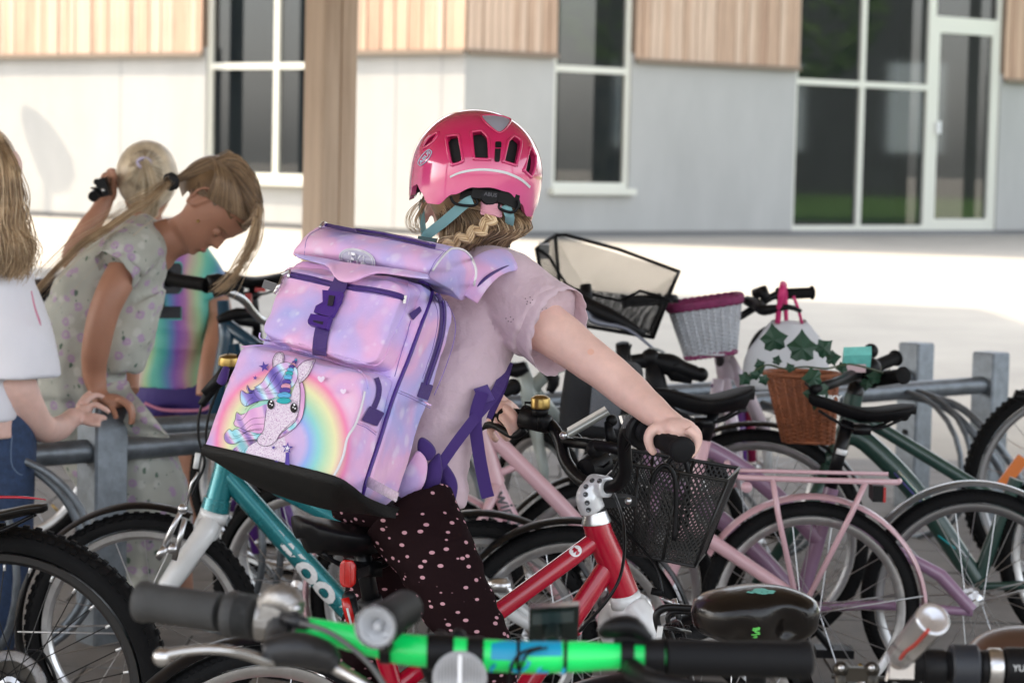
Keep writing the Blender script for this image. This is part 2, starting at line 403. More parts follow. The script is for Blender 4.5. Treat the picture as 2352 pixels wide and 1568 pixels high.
for k in range(5):
    x=17+k*3.2; y=36.5+math.sin(k)*1.2; s_=thing('wooden_stake','pine stake number-taped along the lawn edge right of the school','stake',(x,y,0),'pine stakes along the lawn'); s_['label']=('pine stake nearest the school corner, first in the taped row','second pine stake from the school in the taped row','middle pine stake of the five in the taped row','fourth pine stake, next to the last of the taped row','last pine stake of the taped row, farthest from the school')[k]
    m=MB(); m.box((x,y,.65),V((.05,0,0)),V((0,.05,0)),V((0,0,.65))); m.build('stake',stk,s_,False)
    if pv:
        m=MB()
        for i in range(6):
            if i%2==0: a=V(pv).lerp(V((x,y,1.1)),i/6); b_=V(pv).lerp(V((x,y,1.1)),(i+1)/6); m.add([a-up*.04,b_-up*.04,b_+up*.04,a+up*.04],[(0,1,2,3)])
        tag(m.build('barrier_tape',tp,None,False,fix=False),('','red and white barrier tape between the first two pine stakes','red and white barrier tape between second and middle stakes','red and white barrier tape between middle and fourth stakes','red and white barrier tape at the far end of the stake row')[k],'tape','barrier tape strips')
    pv=(x,y,1.1)
lp=thing('street_lamp','slim lamp post with a drop-shaped head beside the sunlit wall','lamp',(-11.2,43.1,0))
m=MB(); m.cyl((-11.2,43.1,0),(-11.2,43.1,3.2),.035,10); m.build('pole',GALV,lp); m=MB(); m.lathe((-11.2,43.1,3.0),(0,0,1),[(.03,0),(.09,.15),(.17,.45),(.21,.75),(.19,.95),(.10,1.08),(0,1.12)],20); m.build('lamp_head',WHT,lp)
# ============================================================= bicycle parts
SPM=MB(); SPM.cyl((0,0,0),(0,0,1),.0011,5); _SPME=None
def spoke_mesh(mt):
    me=SPM.mesh('spoke'); me.materials.append(mt); return me
SPK={}
def place_between(o,a,b):
    d=b-a; q=d.to_track_quat('Z','Y'); o.matrix_basis=Matrix.Translation(a)@q.to_matrix().to_4x4()@Matrix.Diagonal((1,1,d.length,1))
def wheel(parent,c,axis,r=.25,tw=.021,rimc=None,knob=0,spokes=20,hub=None,rimh=.016,spokemat=None,valve=True,dark_side=False,rimw=None):
    """wheel with rim as the part; tyre, hub, spokes are its sub-parts. r = outer tyre radius, tw = tyre half width"""
    rimc=rimc or ALU; axis=V(axis).normalized(); u,w_=frame_of(axis)
    rr=r-tw*1.75; rw=(rimw or tw*.62)
    m=MB(); prof=[(rr,-rw),(rr+.003,-rw*1.02),(rr+.003,-rw*.8),(rr-.001,-rw*.7),(rr-.001,rw*.7),(rr+.003,rw*.8),(rr+.003,rw*1.02),(rr,rw),(rr-rimh*.55,rw*.96),(rr-rimh,rw*.5),(rr-rimh,-rw*.5),(rr-rimh*.55,-rw*.96),(rr,-rw)]
    m.lathe(c,axis,prof,72); o=m.build('wheel',rimc,parent,'auto')
    t=MB(); pr=[]
    for k in range(17):
        a=-.62*PI/1+ (1.24*PI)*k/16
        pr.append((rr+tw*.72+tw*1.03*math.cos(a),tw*math.sin(a)))
    t.lathe(c,axis,pr,96)
    if knob:
        nk=int(2*PI*r/.022)
        for k in range(nk):
            for row,(ro,rh) in enumerate(((-.72,.35),(0,1.0),(.72,.35))):
                a=2*PI*(k+.5*(row%2))/nk; rad=u*math.cos(a)+w_*math.sin(a); tan=axis.cross(rad)
                an=ro*1.15; nn=rad*math.cos(an)+axis*math.sin(an); bi=axis*math.cos(an)-rad*math.sin(an)
                cc=V(c)+rad*(rr+tw*.72)+nn*(tw*1.03+.0005)
                t.box(cc,tan*.0055,bi*.0048,nn*knob)
    else:
        nk=int(2*PI*r/.012)
        for k in range(nk):
            for ro in (-.78,.78):
                a=2*PI*(k+.25*(ro>0))/nk; rad=u*math.cos(a)+w_*math.sin(a); tan=axis.cross(rad)
                an=ro; nn=rad*math.cos(an)+axis*math.sin(an); bi=axis*math.cos(an)-rad*math.sin(an)
                cc=V(c)+rad*(rr+tw*.72)+nn*(tw*1.03)
                t.box(cc,tan*.0028,bi*.004,nn*.0012)
    t.build('tyre',RUB,o,'auto',fix=False)
    h=MB(); h.lathe(c,axis,[(.004,-.055),(.008,-.055),(.008,-.04),(.022,-.034),(.022,-.030),(.013,-.026),(.013,.026),(.022,.030),(.022,.034),(.008,.04),(.008,.055),(.004,.055)],20,True)
    h.build('hub',hub or ALU,o,'auto')
    sm=spokemat or STEEL
    if sm.name not in SPK: SPK[sm.name]=spoke_mesh(sm)
    for k in range(spokes):
        a=2*PI*k/spokes; side=1 if k%2 else -1; tw_=(1.15 if (k//2)%2 else -1.15)
        p0=V(c)+axis*side*.031+(u*math.cos(a+tw_)+w_*math.sin(a+tw_))*.021
        p1=V(c)+axis*side*.003+(u*math.cos(a)+w_*math.sin(a))*(rr-rimh+.001)
        s=bpy.data.objects.new('spoke',SPK[sm.name]); C.objects.link(s); s.parent=o; place_between(s,p0-ORG[parent.name],p1-ORG[parent.name])
    if valve:
        a=.8; d=(u*math.cos(a)+w_*math.sin(a)); v=MB(); v.cyl(V(c)+d*(rr-rimh),V(c)+d*(rr-rimh-.03),.004,8); v.build('valve',BRASS,o)
    return o
def arc(c,axis,r,a0,a1,n=24,u=None,w_=None,lat=0):
    "points on a circle, angles measured from the heading u towards up"
    return [V(c)+V(axis)*lat+(u*math.cos(a0+(a1-a0)*k/n)+w_*math.sin(a0+(a1-a0)*k/n))*r for k in range(n+1)]
def fender(parent,c,h,r,a0,a1,mt,hw=.026,name='mudguard',stays=True):
    "h = heading; angles from the heading, upwards"
    n=V((h.y,-h.x,0)); up_=V((0,0,1)); rings=[]
    for k in range(41):
        a=R(a0+(a1-a0)*k/40); rad=h*math.cos(a)+up_*math.sin(a); row=[]
        for j in range(9):
            b=-1.15+2.3*j/8; row.append(V(c)+rad*(r-hw*.55*(1-math.cos(b)))+n*hw*math.sin(b)/math.sin(1.15))
        for j in range(8,-1,-1):
            b=-1.15+2.3*j/8; row.append(V(c)+rad*(r-.002-hw*.55*(1-math.cos(b)))+n*(hw-.0015)*math.sin(b)/math.sin(1.15))
        rings.append(row)
    m=MB(); m.rings(rings); o=m.build(name,mt,parent,'auto')
    if stays:
        s=MB(); a=R(a1 if abs(a1-90)>abs(a0-90) else a0); rad=h*math.cos(a)+up_*math.sin(a)
        a=R((a0+a1)/2*.35+(a1 if abs(a1-90)>abs(a0-90) else a0)*.65); rad=h*math.cos(a)+up_*math.sin(a)
        for q in (-1,1): s.cyl(V(c)+n*q*.045,V(c)+rad*(r-.012)+n*q*hw,.0018,6)
        s.build('mudguard_stay',STEEL,o)
    return o
def saddle(parent,c,h,L=.23,W=.15,mt=None,thick=.035,tilt=0,name='saddle',nose_w=.02,dip=.012):
    "c = middle top point, h heading of the nose"
    mt=mt or MATTE; n=V((h.y,-h.x,0)); up_=V((0,0,1)); rings=[]
    for k in range(25):
        t=k/24; x=-L*.5+L*t
        if t<.45: wd=W*.5*(.25+.75*math.sin(min(1,(t+.03)/.26)*PI/2)) if t<.26 else W*.5*(1-(t-.26)**1.2*1.05)
        else: wd=nose_w+(W*.5*.79-nose_w)*max(0,(1-(t-.45)/.3))**1.5
        wd=max(.006,wd); 
        if t>.94: wd*=math.sqrt(max(.06,1-((t-.94)/.06)**2))
        z=dip*math.cos(t*2*PI)*.8+tilt*(t-.5); th=thick*(1-.35*t)*(1 if t<.97 else .7)
        if t<.05: th*=.6
        row=[]
        for j in range(20):
            a=2*PI*j/20; s_=math.sin(a); c_=math.cos(a)
            y=wd*(abs(c_)**.8)*(1 if c_>0 else -1); zz=(s_*.30 if s_>0 else s_*.9)*th*(1-.25*abs(c_))
            row.append(V(c)+h*x+n*y+up_*(z+zz-th*.3))
        rings.append(row)
    m=MB(); m.rings(rings); o=m.build(name,mt,parent)
    r=MB()
    for q in (-1,1): r.tube([V(c)-h*L*.36+n*q*.035-up_*thick*.9,V(c)-h*L*.15+n*q*.022-up_*(thick+.022),V(c)+h*L*.12+n*q*.02-up_*(thick+.022),V(c)+h*L*.4+n*q*.008-up_*thick*.6],.0035,8,sub=4)
    r.box(V(c)-up_*(thick+.026),h*.02,n*.03,up_*.011); r.build('saddle_rail',BLK,o)
    return o
def grip(parent,a,b,r=.0165,mt=None,ridges=9,name='grip'):
    a=V(a);b=V(b); d=(b-a); L=d.length; d.normalize(); prof=[(.0,0),(r*1.0,0),(r*1.22,.002),(r*1.22,.006),(r*.98,.009)]
    for k in range(ridges*2+1):
        prof.append((r*(1.0 if k%2 else .93),.012+(L-.022)*k/(ridges*2)))
    prof+=[(r*1.12,L-.006),(r*1.2,L-.004),(r*1.15,L),(0,L)]
    m=MB(); m.lathe(b,a-b,prof,20); return m.build(name,mt or RUB,parent,'auto')
def lever(parent,a,d,out,mt=None,L=.09,name='brake_lever'):
    "brake lever: clamp at a on the bar, bar direction d towards the grip, out = forward direction"
    mt=mt or PLA; a=V(a); d=V(d).normalized(); o_=V(out).normalized(); m=MB()
    m.cyl(a-d*.008,a+d*.008,.019,14); m.tube([a,a+o_*.028,a+o_*.034+d*.012],[.011,.011,.007],10)
    m.build(name,mt,parent)
    k=MB(); k.tube([a+o_*.032,a+o_*.046+d*.03,a+o_*.05+d*.06,a+o_*.042+d*L],[.006,.0055,.005,.006],10,sub=4,flat=.6); return k.build('lever_blade',mt,parent)
def bell(parent,c,axis,r=.024,mt=None):
    m=MB(); m.lathe(c,axis,[(0,.020),(r*.55,.0195),(r*.9,.016),(r,.008),(r,0),(r*.93,0),(r*.9,.012),(0,.014)],24); o=m.build('bell',mt or BRASS,parent,'auto')
    b=MB(); b.lathe(V(c)-V(axis)*.012,axis,[(0,0),(r*.72,0),(r*.8,.011),(0,.013)],18); b.build('bell_base',PLA,o); return o
def cable(parent,pts,r=.0025,mt=None,name='brake_cable'):
    m=MB(); m.tube(pts,r,6,sub=8); return m.build(name,mt or BLK,parent)
def mesh_panel(m,quad,nu,nv,r,style='diamond',fn=None):
    "a net of thin wires over a quad (4 corners a,b,c,d), as square-section bars"
    a,b,c,d=[V(p) for p in quad]; n=(b-a).cross(d-a).normalized()
    def q(u,v):
        p=(a*(1-u)+b*u)*(1-v)+(d*(1-u)+c*u)*v
        return p
    def seg(p,q_):
        t=(q_-p).normalized(); s=t.cross(n)*r; k=n*r*.5
        m.add([p-s-k,p+s-k,p+s+k,p-s+k,q_-s-k,q_+s-k,q_+s+k,q_-s+k],[(0,1,5,4),(1,2,6,5),(2,3,7,6),(3,0,4,7)])
    if style=='square':
        for i in range(nu+1): seg(q(i/nu,0),q(i/nu,1))
        for j in range(nv+1): seg(q(0,j/nv),q(1,j/nv))
    else:
        # diagonals clipped to the quad
        for sgn in (1,-1):
            for k in range(-nv,nu+nv+1):
                pts=[]
                u0,v0=(k/nu,0); u1,v1=((k+sgn*nv)/nu,1)
                t0,t1=0,1
                if u1!=u0:
                    ta=(0-u0)/(u1-u0); tb=(1-u0)/(u1-u0)
                    if ta>tb: ta,tb=tb,ta
                    t0=max(0,ta); t1=min(1,tb)
                if t1-t0>.01: seg(q(u0+(u1-u0)*t0,t0),q(u0+(u1-u0)*t1,t1))
WIRE=mat('black_wire',(.012,.012,.012),.4,.2)
def tubes(parent,name,mt,lst,n=16,auto=True):
    m=MB()
    for pts,r in lst: m.tube(pts,r,n)
    return m.build(name,mt,parent,'auto' if auto else True)
def bikeplane(x0,D0,hx,hy=0,y0=1000): return Plane(x0,D0,hx,hy,y0)

# ============================================================= galvanised bike rack
rackA=V((-1.017,6.0,0)); rackd=V((1.658+1.017,8.34-6.0,0)).normalized(); rackn=V((-rackd.y,rackd.x,0))
def rack(label,org,d,posts,t0,t1,zr,cap=True,loops=(),flip=1):
    t=thing('bike_rack',label,'bike rack',tuple(org),'galvanised bicycle racks'); n=V((-d.y,d.x,0)); up_=V((0,0,1))
    r=MB(); r.tube([org+d*t0+up_*zr,org+d*t1+up_*zr],.030,24); r.build('rail',GALV,t,'auto')
    for s in posts:
        m=MB(); c=org+d*s; hw=.0475; b=.006
        ring=[(-hw+b,-hw),(hw-b,-hw),(hw,-hw+b),(hw,hw-b),(hw-b,hw),(-hw+b,hw),(-hw,hw-b),(-hw,-hw+b)]
        rr=[[c+d*a+n*e+up_*z for a,e in ring] for z in (0,.615)]+[[c+d*a*.93+n*e*.93+up_*.622 for a,e in ring]]
        m.rings(rr); po=m.build('post',GALV,t,'auto')
        k=MB(); k.cyl(c-d*.05+up_*.30-n*.0,c-d*.052+up_*.30,.012,10); k.build('plug',mat('dark_hole',(.02,.02,.02),.7),po)
        f=MB(); f.box(c+up_*.006,d*.09,n*.09,up_*.006); f.build('foot_plate',GALV,po,False)
    for s in loops:
        m=MB()
        for q in (-.028,.028):
            c=org+d*s+d*q; pts=[]
            for k in range(15):
                a=R(100-200*k/14); pts.append(c-n*flip*(.02+.25*math.cos(a)*1.0)+up_*(.265+.245*math.sin(a)))
            m.tube(pts,.009,10)
        m.build('wheel_loop',GALV,t)
    return t
r1=rack('galvanised bike rack nearer the camera, two small hands resting on its left post',rackA,rackd,[0,3.555],-1.1,3.56,.51,loops=[-.42,.33,1.0,1.7,2.4,3.1])
o2=V((1.46,8.7,0))-rackd*3.185
r2=rack('galvanised bike rack set just behind the nearer one',o2,rackd,[-1.9,3.185],-1.9,3.19,.50,flip=-1,loops=[.4,1.1,1.8,2.5])
r3=rack('part of a galvanised bike rack at the left edge of the view',rackA-rackd*.155+rackn*.03,rackd,[],0,.01,.2) if False else None
# curved wheel holder in front of the left post
m=MB()
for dx,dD in ((0,0),(-22,.05)):
    pts=[P(x+dx,y,D+dD) for x,y,D in ((-60,1035,5.6),(0,1045,5.6),(60,1060,5.6),(120,1093,5.6),(170,1145,5.6),(203,1210,5.6),(221,1290,5.6),(212,1370,5.6),(180,1425,5.6),(130,1470,5.6),(60,1508,5.6))]
    m.tube(pts,.0095,12,sub=4)
m.build('wheel_holder',GALV,r1)
m=MB()
for dx,dD in ((0,0),(-34,.05)):
    pts=[P(x+dx,y,D+dD) for x,y,D in ((2030,903,8.1),(2150,915,8.0),(2215,942,7.95),(2265,990,7.9),(2310,1045,7.9),(2345,1110,7.9),(2360,1200,7.9),(2340,1290,7.9))]
    m.tube(pts,.013,12,sub=4)
m.build('wheel_holder',GALV,r1)
# ============================================================= bicycles behind
PINK=mat('pale_pink_paint',(.62,.39,.43),.3,coat=.3,var=.06,vs=9)
LILAC=mat('lilac_paint',(.28,.165,.26),.32,coat=.5,var=.06,vs=9)
DGRN=mat('dark_green_paint',(.022,.060,.048),.35,coat=.4,var=.1,vs=9)
TEAL=mat('teal_metallic_paint',(.018,.22,.25),.28,.45,coat=.8,var=.08,vs=20)
REDP=mat('red_paint',(.40,.003,.024),.24,coat=.7,var=.06,vs=20)
PURP=mat('purple_paint',(.12,.03,.25),.35,coat=.4)
UP=V((0,0,1))
# ---- pink bike, heading left
def pink_bike():
    b=thing('bicycle','pale pink children\'s bike with a pink rear carrier and pink mudguards','bicycle',tuple(P(1500,1600,5.42)))
    b.location.z=0; ORG[b.name].z=0
    pl=bikeplane(1859,5.44,-1,.04); h=pl.h; n=pl.n
    rh=pl.z(1859,.25); fh=pl.z(962,.25)
    wheel(b,rh,n,.25,.021,spokes=28); wheel(b,fh,n,.25,.021,spokes=28)
    fender(b,rh,h,.268,28,200,PINK,.027); fender(b,fh,h,.268,-20,150,PINK,.027)
    # frame
    f=MB()
    A=lambda x,y,o=0: pl(x,y,o)
    f.tube([A(1098,962),A(1120,1040),A(1140,1110)],[.021]*3,16)                      # head tube
    f.tube([A(1118,990),A(1210,1080),A(1330,1205),A(1430,1330),A(1490,1430)],[.018]*5,16,sub=4)
    f.tube([A(1130,1090),A(1180,1200),A(1245,1310),A(1330,1400),A(1470,1465)],[.018]*5,16,sub=4)
    f.tube([A(1150,1085),A(1200,1065)],[.009]*2,10)
    f.tube([A(1485,1470),A(1560,1260),A(1618,1010)],[.016]*3,16)                    # seat tube
    for q in (-1,1):
        f.tube([A(1560,1185,q*.014),A(1640,1245,q*.036),A(1860,1392,q*.052)],[.015,.0155,.014],14)
        f.tube([A(1500,1468,q*.02),A(1859,1411,q*.05)],[.010,.009],12)
    f.build('frame',PINK,b,'auto')
    k=MB()
    for q in (-1,1): k.tube([A(1142,1112,q*.03),A(1110,1190,q*.04),P(*pxy(fh),fh.y)+n*q*.048],[.012,.011,.009],12)
    k.build('fork',PINK,b)
    text_on('winther',.055,lambda u,v:(lambda t:A(1130+t*95,1095+t*190)+n*.0+ (A(1190,1080)-A(1130,1095)).normalized()*v*.8+V((0,-.0185,0)))(.5+u/.26),'frame_lettering',mat('grey_print',(.12,.12,.13),.5),b,bold=.001)
    # carrier
    c=MB(); y0=-.045
    for q,yy in ((-.055,0),(.055,-8)):
        c.tube([A(1668,1060+yy*.4,q),A(1680,1088+yy*.2,q),A(1700,1096,q),A(1870,1102,q),A(2062,1107,q)],[.0065]*5,10)
    for x in (1760,1860,1950): c.tube([A(x,1099+(x-1760)*.02,-.055),A(x,1099+(x-1760)*.02,.055)],.004,8)
    for q in (-.018,.018): c.tube([A(1680,1072,q),A(1700,1080,q),A(2040,1088,q)],.0045,8)
    c.tube([A(2062,1107,-.055),A(2066,1104,0),A(2062,1107,.055)],.0065,10)
    for q in (-.055,.055):
        c.tube([A(1775,1100,q),A(1787,1180,q),A(1832,1392,q)],[.0065]*3,10); c.tube([A(1988,1108,q),A(1955,1180,q),A(1845,1395,q)],[.0065]*3,10)
    c.tube([A(1690,1112,.03),A(1612,1135,.015),A(1560,1165,0)],.006,10); c.cyl(A(1715,1118,-.05),A(1715,1118,.05),.013,14)
    c.build('carrier',PINK,b)
    r=MB(); r.box(A(2012,1128,0),h*.012,n*.045,UP*.018); r.build('rear_light_base',PLA,b,False)
    r=MB(); r.box(A(2026,1130,0),h*.004,n*.045,UP*.017); r.build('rear_light',REDL,b,False)
    # chain case, crank
    m=MB(); m.lathe(A(1490,1465,.04),n,[(0,0),(.06,0),(.06,.008),(0,.008)],24); m.box(A(1670,1440,.04),h*.17,UP*.028,n*.005); m.build('chain_case',PLA,b,False)
    m=MB(); m.tube([A(1490,1465,.055),A(1540,1560,.06)],.008,8); m.box(A(1545,1565,.1),h*.045,n*.04,UP*.01); m.build('crank',PLA,b,False)
    # saddle
    m=MB(); m.cyl(A(1618,1015),A(1640,945),.013,14); m.build('seat_post',BLK,b)
    saddle(b,A(1618,897),h,.225,.17,MATTE,.045,-.01)
    # bars
    bc=A(1085,930); m=MB(); m.tube([A(1098,962),A(1088,932)],.013,12); m.tube([bc-n*.25+h*-.08+UP*.02,bc-n*.12-h*.01,bc,bc+n*.12-h*.01,bc+n*.25-h*.08+UP*.02],[.011]*5,12,sub=5); m.build('handlebar',BLK,b)
    for q in (-1,1): grip(b,bc+n*q*.14+h*-.02,bc+n*q*.26-h*.085+UP*.02)
    return b
pink_bike()
# ---- lilac bike behind it, heading left
def lilac_bike():
    b=thing('bicycle','lilac children\'s bike parked behind the pale pink one, black saddle with white lettering','bicycle',(1.0,5.7,0))
    pl=bikeplane(2233,5.62,-1,.03); h=pl.h; n=pl.n; A=pl
    rh=pl.z(2233,.25); fh=pl.z(1385,.25)
    wheel(b,rh,n,.262,.021,spokes=28,rimc=mat('grey_rim',(.35,.35,.36),.35,1)); wheel(b,fh,n,.262,.021,spokes=28)
    fender(b,rh,h,.283,38,190,mat('smoked_mudguard',(.13,.14,.15),.22,coat=.8,var=.5,vs=8),.03); fender(b,fh,h,.283,-10,150,BLK,.028)
    f=MB()
    f.tube([A(1478,985),A(1500,1060),A(1512,1110)],[.022]*3,16)
    f.tube([A(1490,1010),A(1570,1010),A(1665,1050),A(1775,1130),A(1880,1240)],[.02]*5,16,sub=4)
    f.tube([A(1505,1085),A(1600,1150),A(1713,1243),A(1812,1350)],[.021]*4,16,sub=4)
    f.tube([A(1830,1400),A(1870,1270),A(1910,1120)],[.018]*3,16)
    for q in (-1,1):
        f.tube([A(1835,1395,q*.02),A(2010,1388,q*.045),A(2233,1404,q*.055)],[.012,.011,.011],12)
        f.tube([A(1895,1170,q*.018),A(2080,1275,q*.045),A(2160,1320,q*.055),A(2233,1400,q*.06)],[.011,.012,.016,.014],12)
    f.build('frame',LILAC,b,'auto')
    k=MB()
    for q in (-1,1): k.tube([A(1513,1112,q*.03),A(1490,1220,q*.042),A(1385,1404,q*.05)],[.013,.012,.009],12)
    k.build('fork',LILAC,b)
    m=MB(); m.cyl(A(1560,1060,.024),A(1575,1030,-.024),.02,14); m.build('clamp',ALU,b)
    m=MB()
    for x,y in ((2196,1362),(1968,1394)): m.sph(A(x,y,.075),.010,12,8)
    m.build('bolt',STEEL,b)
    m=MB(); m.cyl(A(1905,1130),A(1948,965),.0155,16); m.build('seat_post',BLK,b)
    m=MB(); m.cyl(A(1929,1042),A(1932,1030),.0162,16); m.build('seat_post_ring',WHT,b)
    sd=saddle(b,A(1980,925),h,.25,.135,MATTE,.035,.018)
    text_on('PUKY',.022,lambda u,v:A(1905,915,.03)-h*u+UP*(v)-n*0+V((0,-.012,0)),'saddle_lettering',WHT,b,bold=.0008)
    m=MB(); m.lathe(A(1835,1400,.05),n,[(0,0),(.062,0),(.062,.007),(.0,.007)],26); m.build('chainring',PLA,b)
    m=MB(); m.tube([A(1835,1400,.06),A(1910,1490,.07)],.009,8); m.box(A(1915,1495,.11),h*.045,n*.035,UP*.01); m.build('crank',PLA,b,False)
    bc=A(1470,955); m=MB(); m.tube([A(1478,985),bc],.013,12); m.tube([bc-n*.27-h*.09+UP*.02,bc-n*.12,bc,bc+n*.12,bc+n*.27-h*.09+UP*.02],[.011]*5,12,sub=5); m.build('handlebar',BLK,b)
    for q in (-1,1): grip(b,bc+n*q*.15-h*.02,bc+n*q*.28-h*.09+UP*.02)
    return b
lilac_bike()
# ---- dark green bike with wicker basket
IVY=mat('ivy_leaf',(.010,.048,.024),.5,var=.35,vs=20)
WICK=mat('brown_wicker',(.26,.085,.035),.6,var=.3,vs=50,bump=.2,bs=200)
def weave(parent,ctop,cbot,rx,ry,taper,h,ax,n_,rows,cols,mt,name,band=None,bandmt=None,stakes=None):
    "tapered oval basket woven round upright stakes"
    ups=(ctop-cbot); m=MB(); N=cols*4
    for i in range(rows):
        t=i/(rows-1); c=cbot+ups*t; s=taper+(1-taper)*t; pts=[]
        for j in range(N):
            a=2*PI*j/N; wv=.0035*math.sin(cols*a+PI*(i%2))
            ca,sa=math.cos(a),math.sin(a); e=1/ (abs(ca)**4+abs(sa)**4)**.25*.93
            pts.append(c+ax*(rx*s*e+wv)*ca+n_*(ry*s*e+wv)*sa)
        m.tube(pts,ups.length/(rows-1)*.5,5,closed=True)
    o=m.build(name,mt,parent); return o
def ivy_leaf(m,c,u,v,s,w_):
    pts=[(0,-.42),(.22,-.50),(.46,-.40),(.44,-.12),(.66,.08),(.34,.30),(.12,.55),(0,.74),(-.12,.55),(-.34,.30),(-.62,.10),(-.42,-.14),(-.46,-.38),(-.22,-.50)]; N_=len(pts)
    m.add([c+u*a*s+v*b*s-w_*s*(.30*abs(a)+.35*(b-.1)**2)+w_*.06*s*math.sin(9*a+7*b) for a,b in pts]+[c+w_*.05*s],[(N_,i,(i+1)%N_) for i in range(N_)])
def green_bike():
    b=thing('bicycle','dark green bike with a brown wicker basket wound with ivy leaves','bicycle',(1.3,6.2,0))
    pl=bikeplane(1945,6.15,-1,.12); h=pl.h; n=pl.n; A=pl
    fh=pl.z(1735,.29); rh=pl.z(2560,.29)
    wheel(b,fh,n,.29,.022,spokes=28); wheel(b,rh,n,.29,.022,spokes=28)
    fender(b,fh,h,.31,-5,150,BLK,.028)
    f=MB()
    f.tube([A(1962,905),A(1945,982),A(1925,1030)],[.024]*3,16)
    f.tube([A(1975,955),A(2070,1012),A(2241,1117),A(2330,1175)],[.017]*4,16,sub=3)
    f.tube([A(1950,1000),A(1990,1015),A(2093,1117),A(2170,1225),A(2240,1330)],[.024,.026,.027,.027,.026],16,sub=3)
    f.tube([A(2240,1345),A(2285,1230),A(2335,1100)],[.019]*3,16)
    for q in (-1,1):
        f.tube([A(2250,1345,q*.02),A(2560,1340,q*.05)],.011,10); f.tube([A(2325,1160,q*.02),A(2560,1335,q*.055)],.010,10)
    f.build('frame',DGRN,b,'auto')
    k=MB(); k.tube([A(1925,1030),A(1905,1075)],[.027,.028],16)
    for q in (-1,1): k.tube([A(1905,1070,q*.03),A(1870,1150,q*.048),A(1735,1340,q*.05)],[.022,.02,.012],14)
    k.build('fork',DGRN,b)
    # decals on the down tube
    for (x0,y0,x1,y1,c) in ((2050,1082,2128,1168,(.10,.08,.35)),(2068,1090,2138,1166,(.02,.30,.33)),(2060,1078,2132,1160,(.75,.76,.6)),(2150,1225,2190,1255,(.02,.45,.5)),(2180,1232,2215,1275,(.65,.68,.7))):
        q=MB(); off=.0285; q.tube([A(x0,y0,.0)+V((0,-.0255,0)),A(x1,y1,.0)+V((0,-.0255,0))],.0035,6,flat=.6); q.build('decal',mat('decal_%d_%d'%(x0,y0),c,.4),b)
    # handlebar
    bc=A(1975,870); m=MB(); m.tube([A(1962,905),bc],[.016,.016],14); m.cyl(A(1958,930),A(1968,880),.022,16)
    m.tube([bc+n*.26-h*.10+UP*.035,bc+n*.13-h*.02+UP*.01,bc,bc-n*.13-h*.02+UP*.01,bc-n*.26-h*.10+UP*.035],[.011]*5,12,sub=5); m.build('handlebar',BLK,b)
    for q in (-1,1): grip(b,bc+n*q*.15-h*.025+UP*.012,bc+n*q*.265-h*.10+UP*.036,.018)
    m=MB(); c=P(1985,850,6.0); m.tube([c,P(1915,880,5.75),P(1868,895,5.65)],[.018,.012,.012],12); m.sph(P(1995,848,5.95),.032,14,10); m.sph(P(2000,806,6.2),.020,12,8); m.tube([P(1990,850,6.1),P(1996,812,6.2)],.006,8); m.build('bell_and_shifter',PLA,b)
    m=MB(); cc=P(1968,822,5.9); m.box(cc,V((.034,0,.002)),V((0,.004,.01)),V((0,-.01,.018))); m.build('name_tag',mat('mint_tag',(.16,.55,.50),.4,var=.2,vs=30),b,False)
    m=MB(); cc=P(1960,845,5.89); m.box(cc,V((.030,0,.0)),V((0,.004,.0)),V((0,0,.010))); m.build('name_tag_strip',mat('tag_pinkish',(.6,.45,.48),.4),b,False)
    cable(b,[P(1870,900,5.7),P(1850,880,5.6),P(1900,930,5.8),P(1940,960,6.0)])
    # basket
    bk=thing('bike_basket','brown wicker basket with ivy on the front of the dark green bike','basket',tuple(P(1842,1020,5.85)))
    ct=P(1842,858,5.85); cb=P(1856,1013,5.85)
    weave(bk,ct,cb,.092,.075,.70,.2,h,n,34,13,WICK,'wicker_body')
    st=MB()
    for k in range(26):
        a=2*PI*(k+.5)/26; ca,sa=math.cos(a),math.sin(a); e=1/(abs(ca)**4+abs(sa)**4)**.25*.93
        st.tube([cb+(h*.092*.70*ca+n*.075*.70*sa)*e,ct+(h*.092*ca+n*.075*sa)*e],.0042,6)
    st.build('stake',WICK,bk)
    m=MB(); m.lathe(cb,UP,[(0,0),(.06,0),(.06,.006),(0,.006)],20); m.build('base',WICK,bk)
    m=MB(); m.tube([ct+h*.092*math.cos(2*PI*k/24)*1.03+n*.075*math.sin(2*PI*k/24)*1.03 for k in range(24)],.006,8,closed=True); m.build('rim',WICK,bk)
    iv=thing('ivy_garland','artificial ivy garland with large dark leaves round the wicker basket rim','garland',tuple(ct))
    m=MB(); rnd=random.Random(5)
    m.tube([P(x,y,D) for x,y,D in ((1720,862,5.72),(1760,838,5.72),(1800,846,5.74),(1850,842,5.74),(1900,846,5.74),(1950,836,5.76),(2010,850,5.85),(2040,862,6.0))],.0025,6,sub=4); m.build('stem',mat('ivy_stem',(.04,.06,.02),.6),iv)
    for (x,y,s,rot,D) in ((1778,780,70,8,5.70),(1843,800,80,0,5.68),(1892,800,52,-50,5.72),(1878,905,72,170,5.66),(1868,868,52,95,5.66),(1745,838,30,20,5.72),(1745,850,26,-60,5.72),(1712,870,38,140,5.74),(1735,862,28,60,5.71),(1755,872,30,200,5.69),(2010,866,40,80,5.9),(2035,862,34,-30,6.0),(1990,882,32,170,5.9),(1815,845,26,30,5.7),(1912,822,40,-80,5.74),(1935,845,30,100,5.76),(1785,828,26,-20,5.7)):
        q=MB(); a=R(rot); u=V((math.cos(a),.25*rnd.uniform(-1,1),math.sin(a))); v=V((-math.sin(a),.3*rnd.uniform(-1,1),math.cos(a))); ivy_leaf(q,P(x,y,D),u,v,s/S(D)*.75,V((0,-1,0))); q.build('leaf',IVY,iv,False,fix=False)
    return b
green_bike()
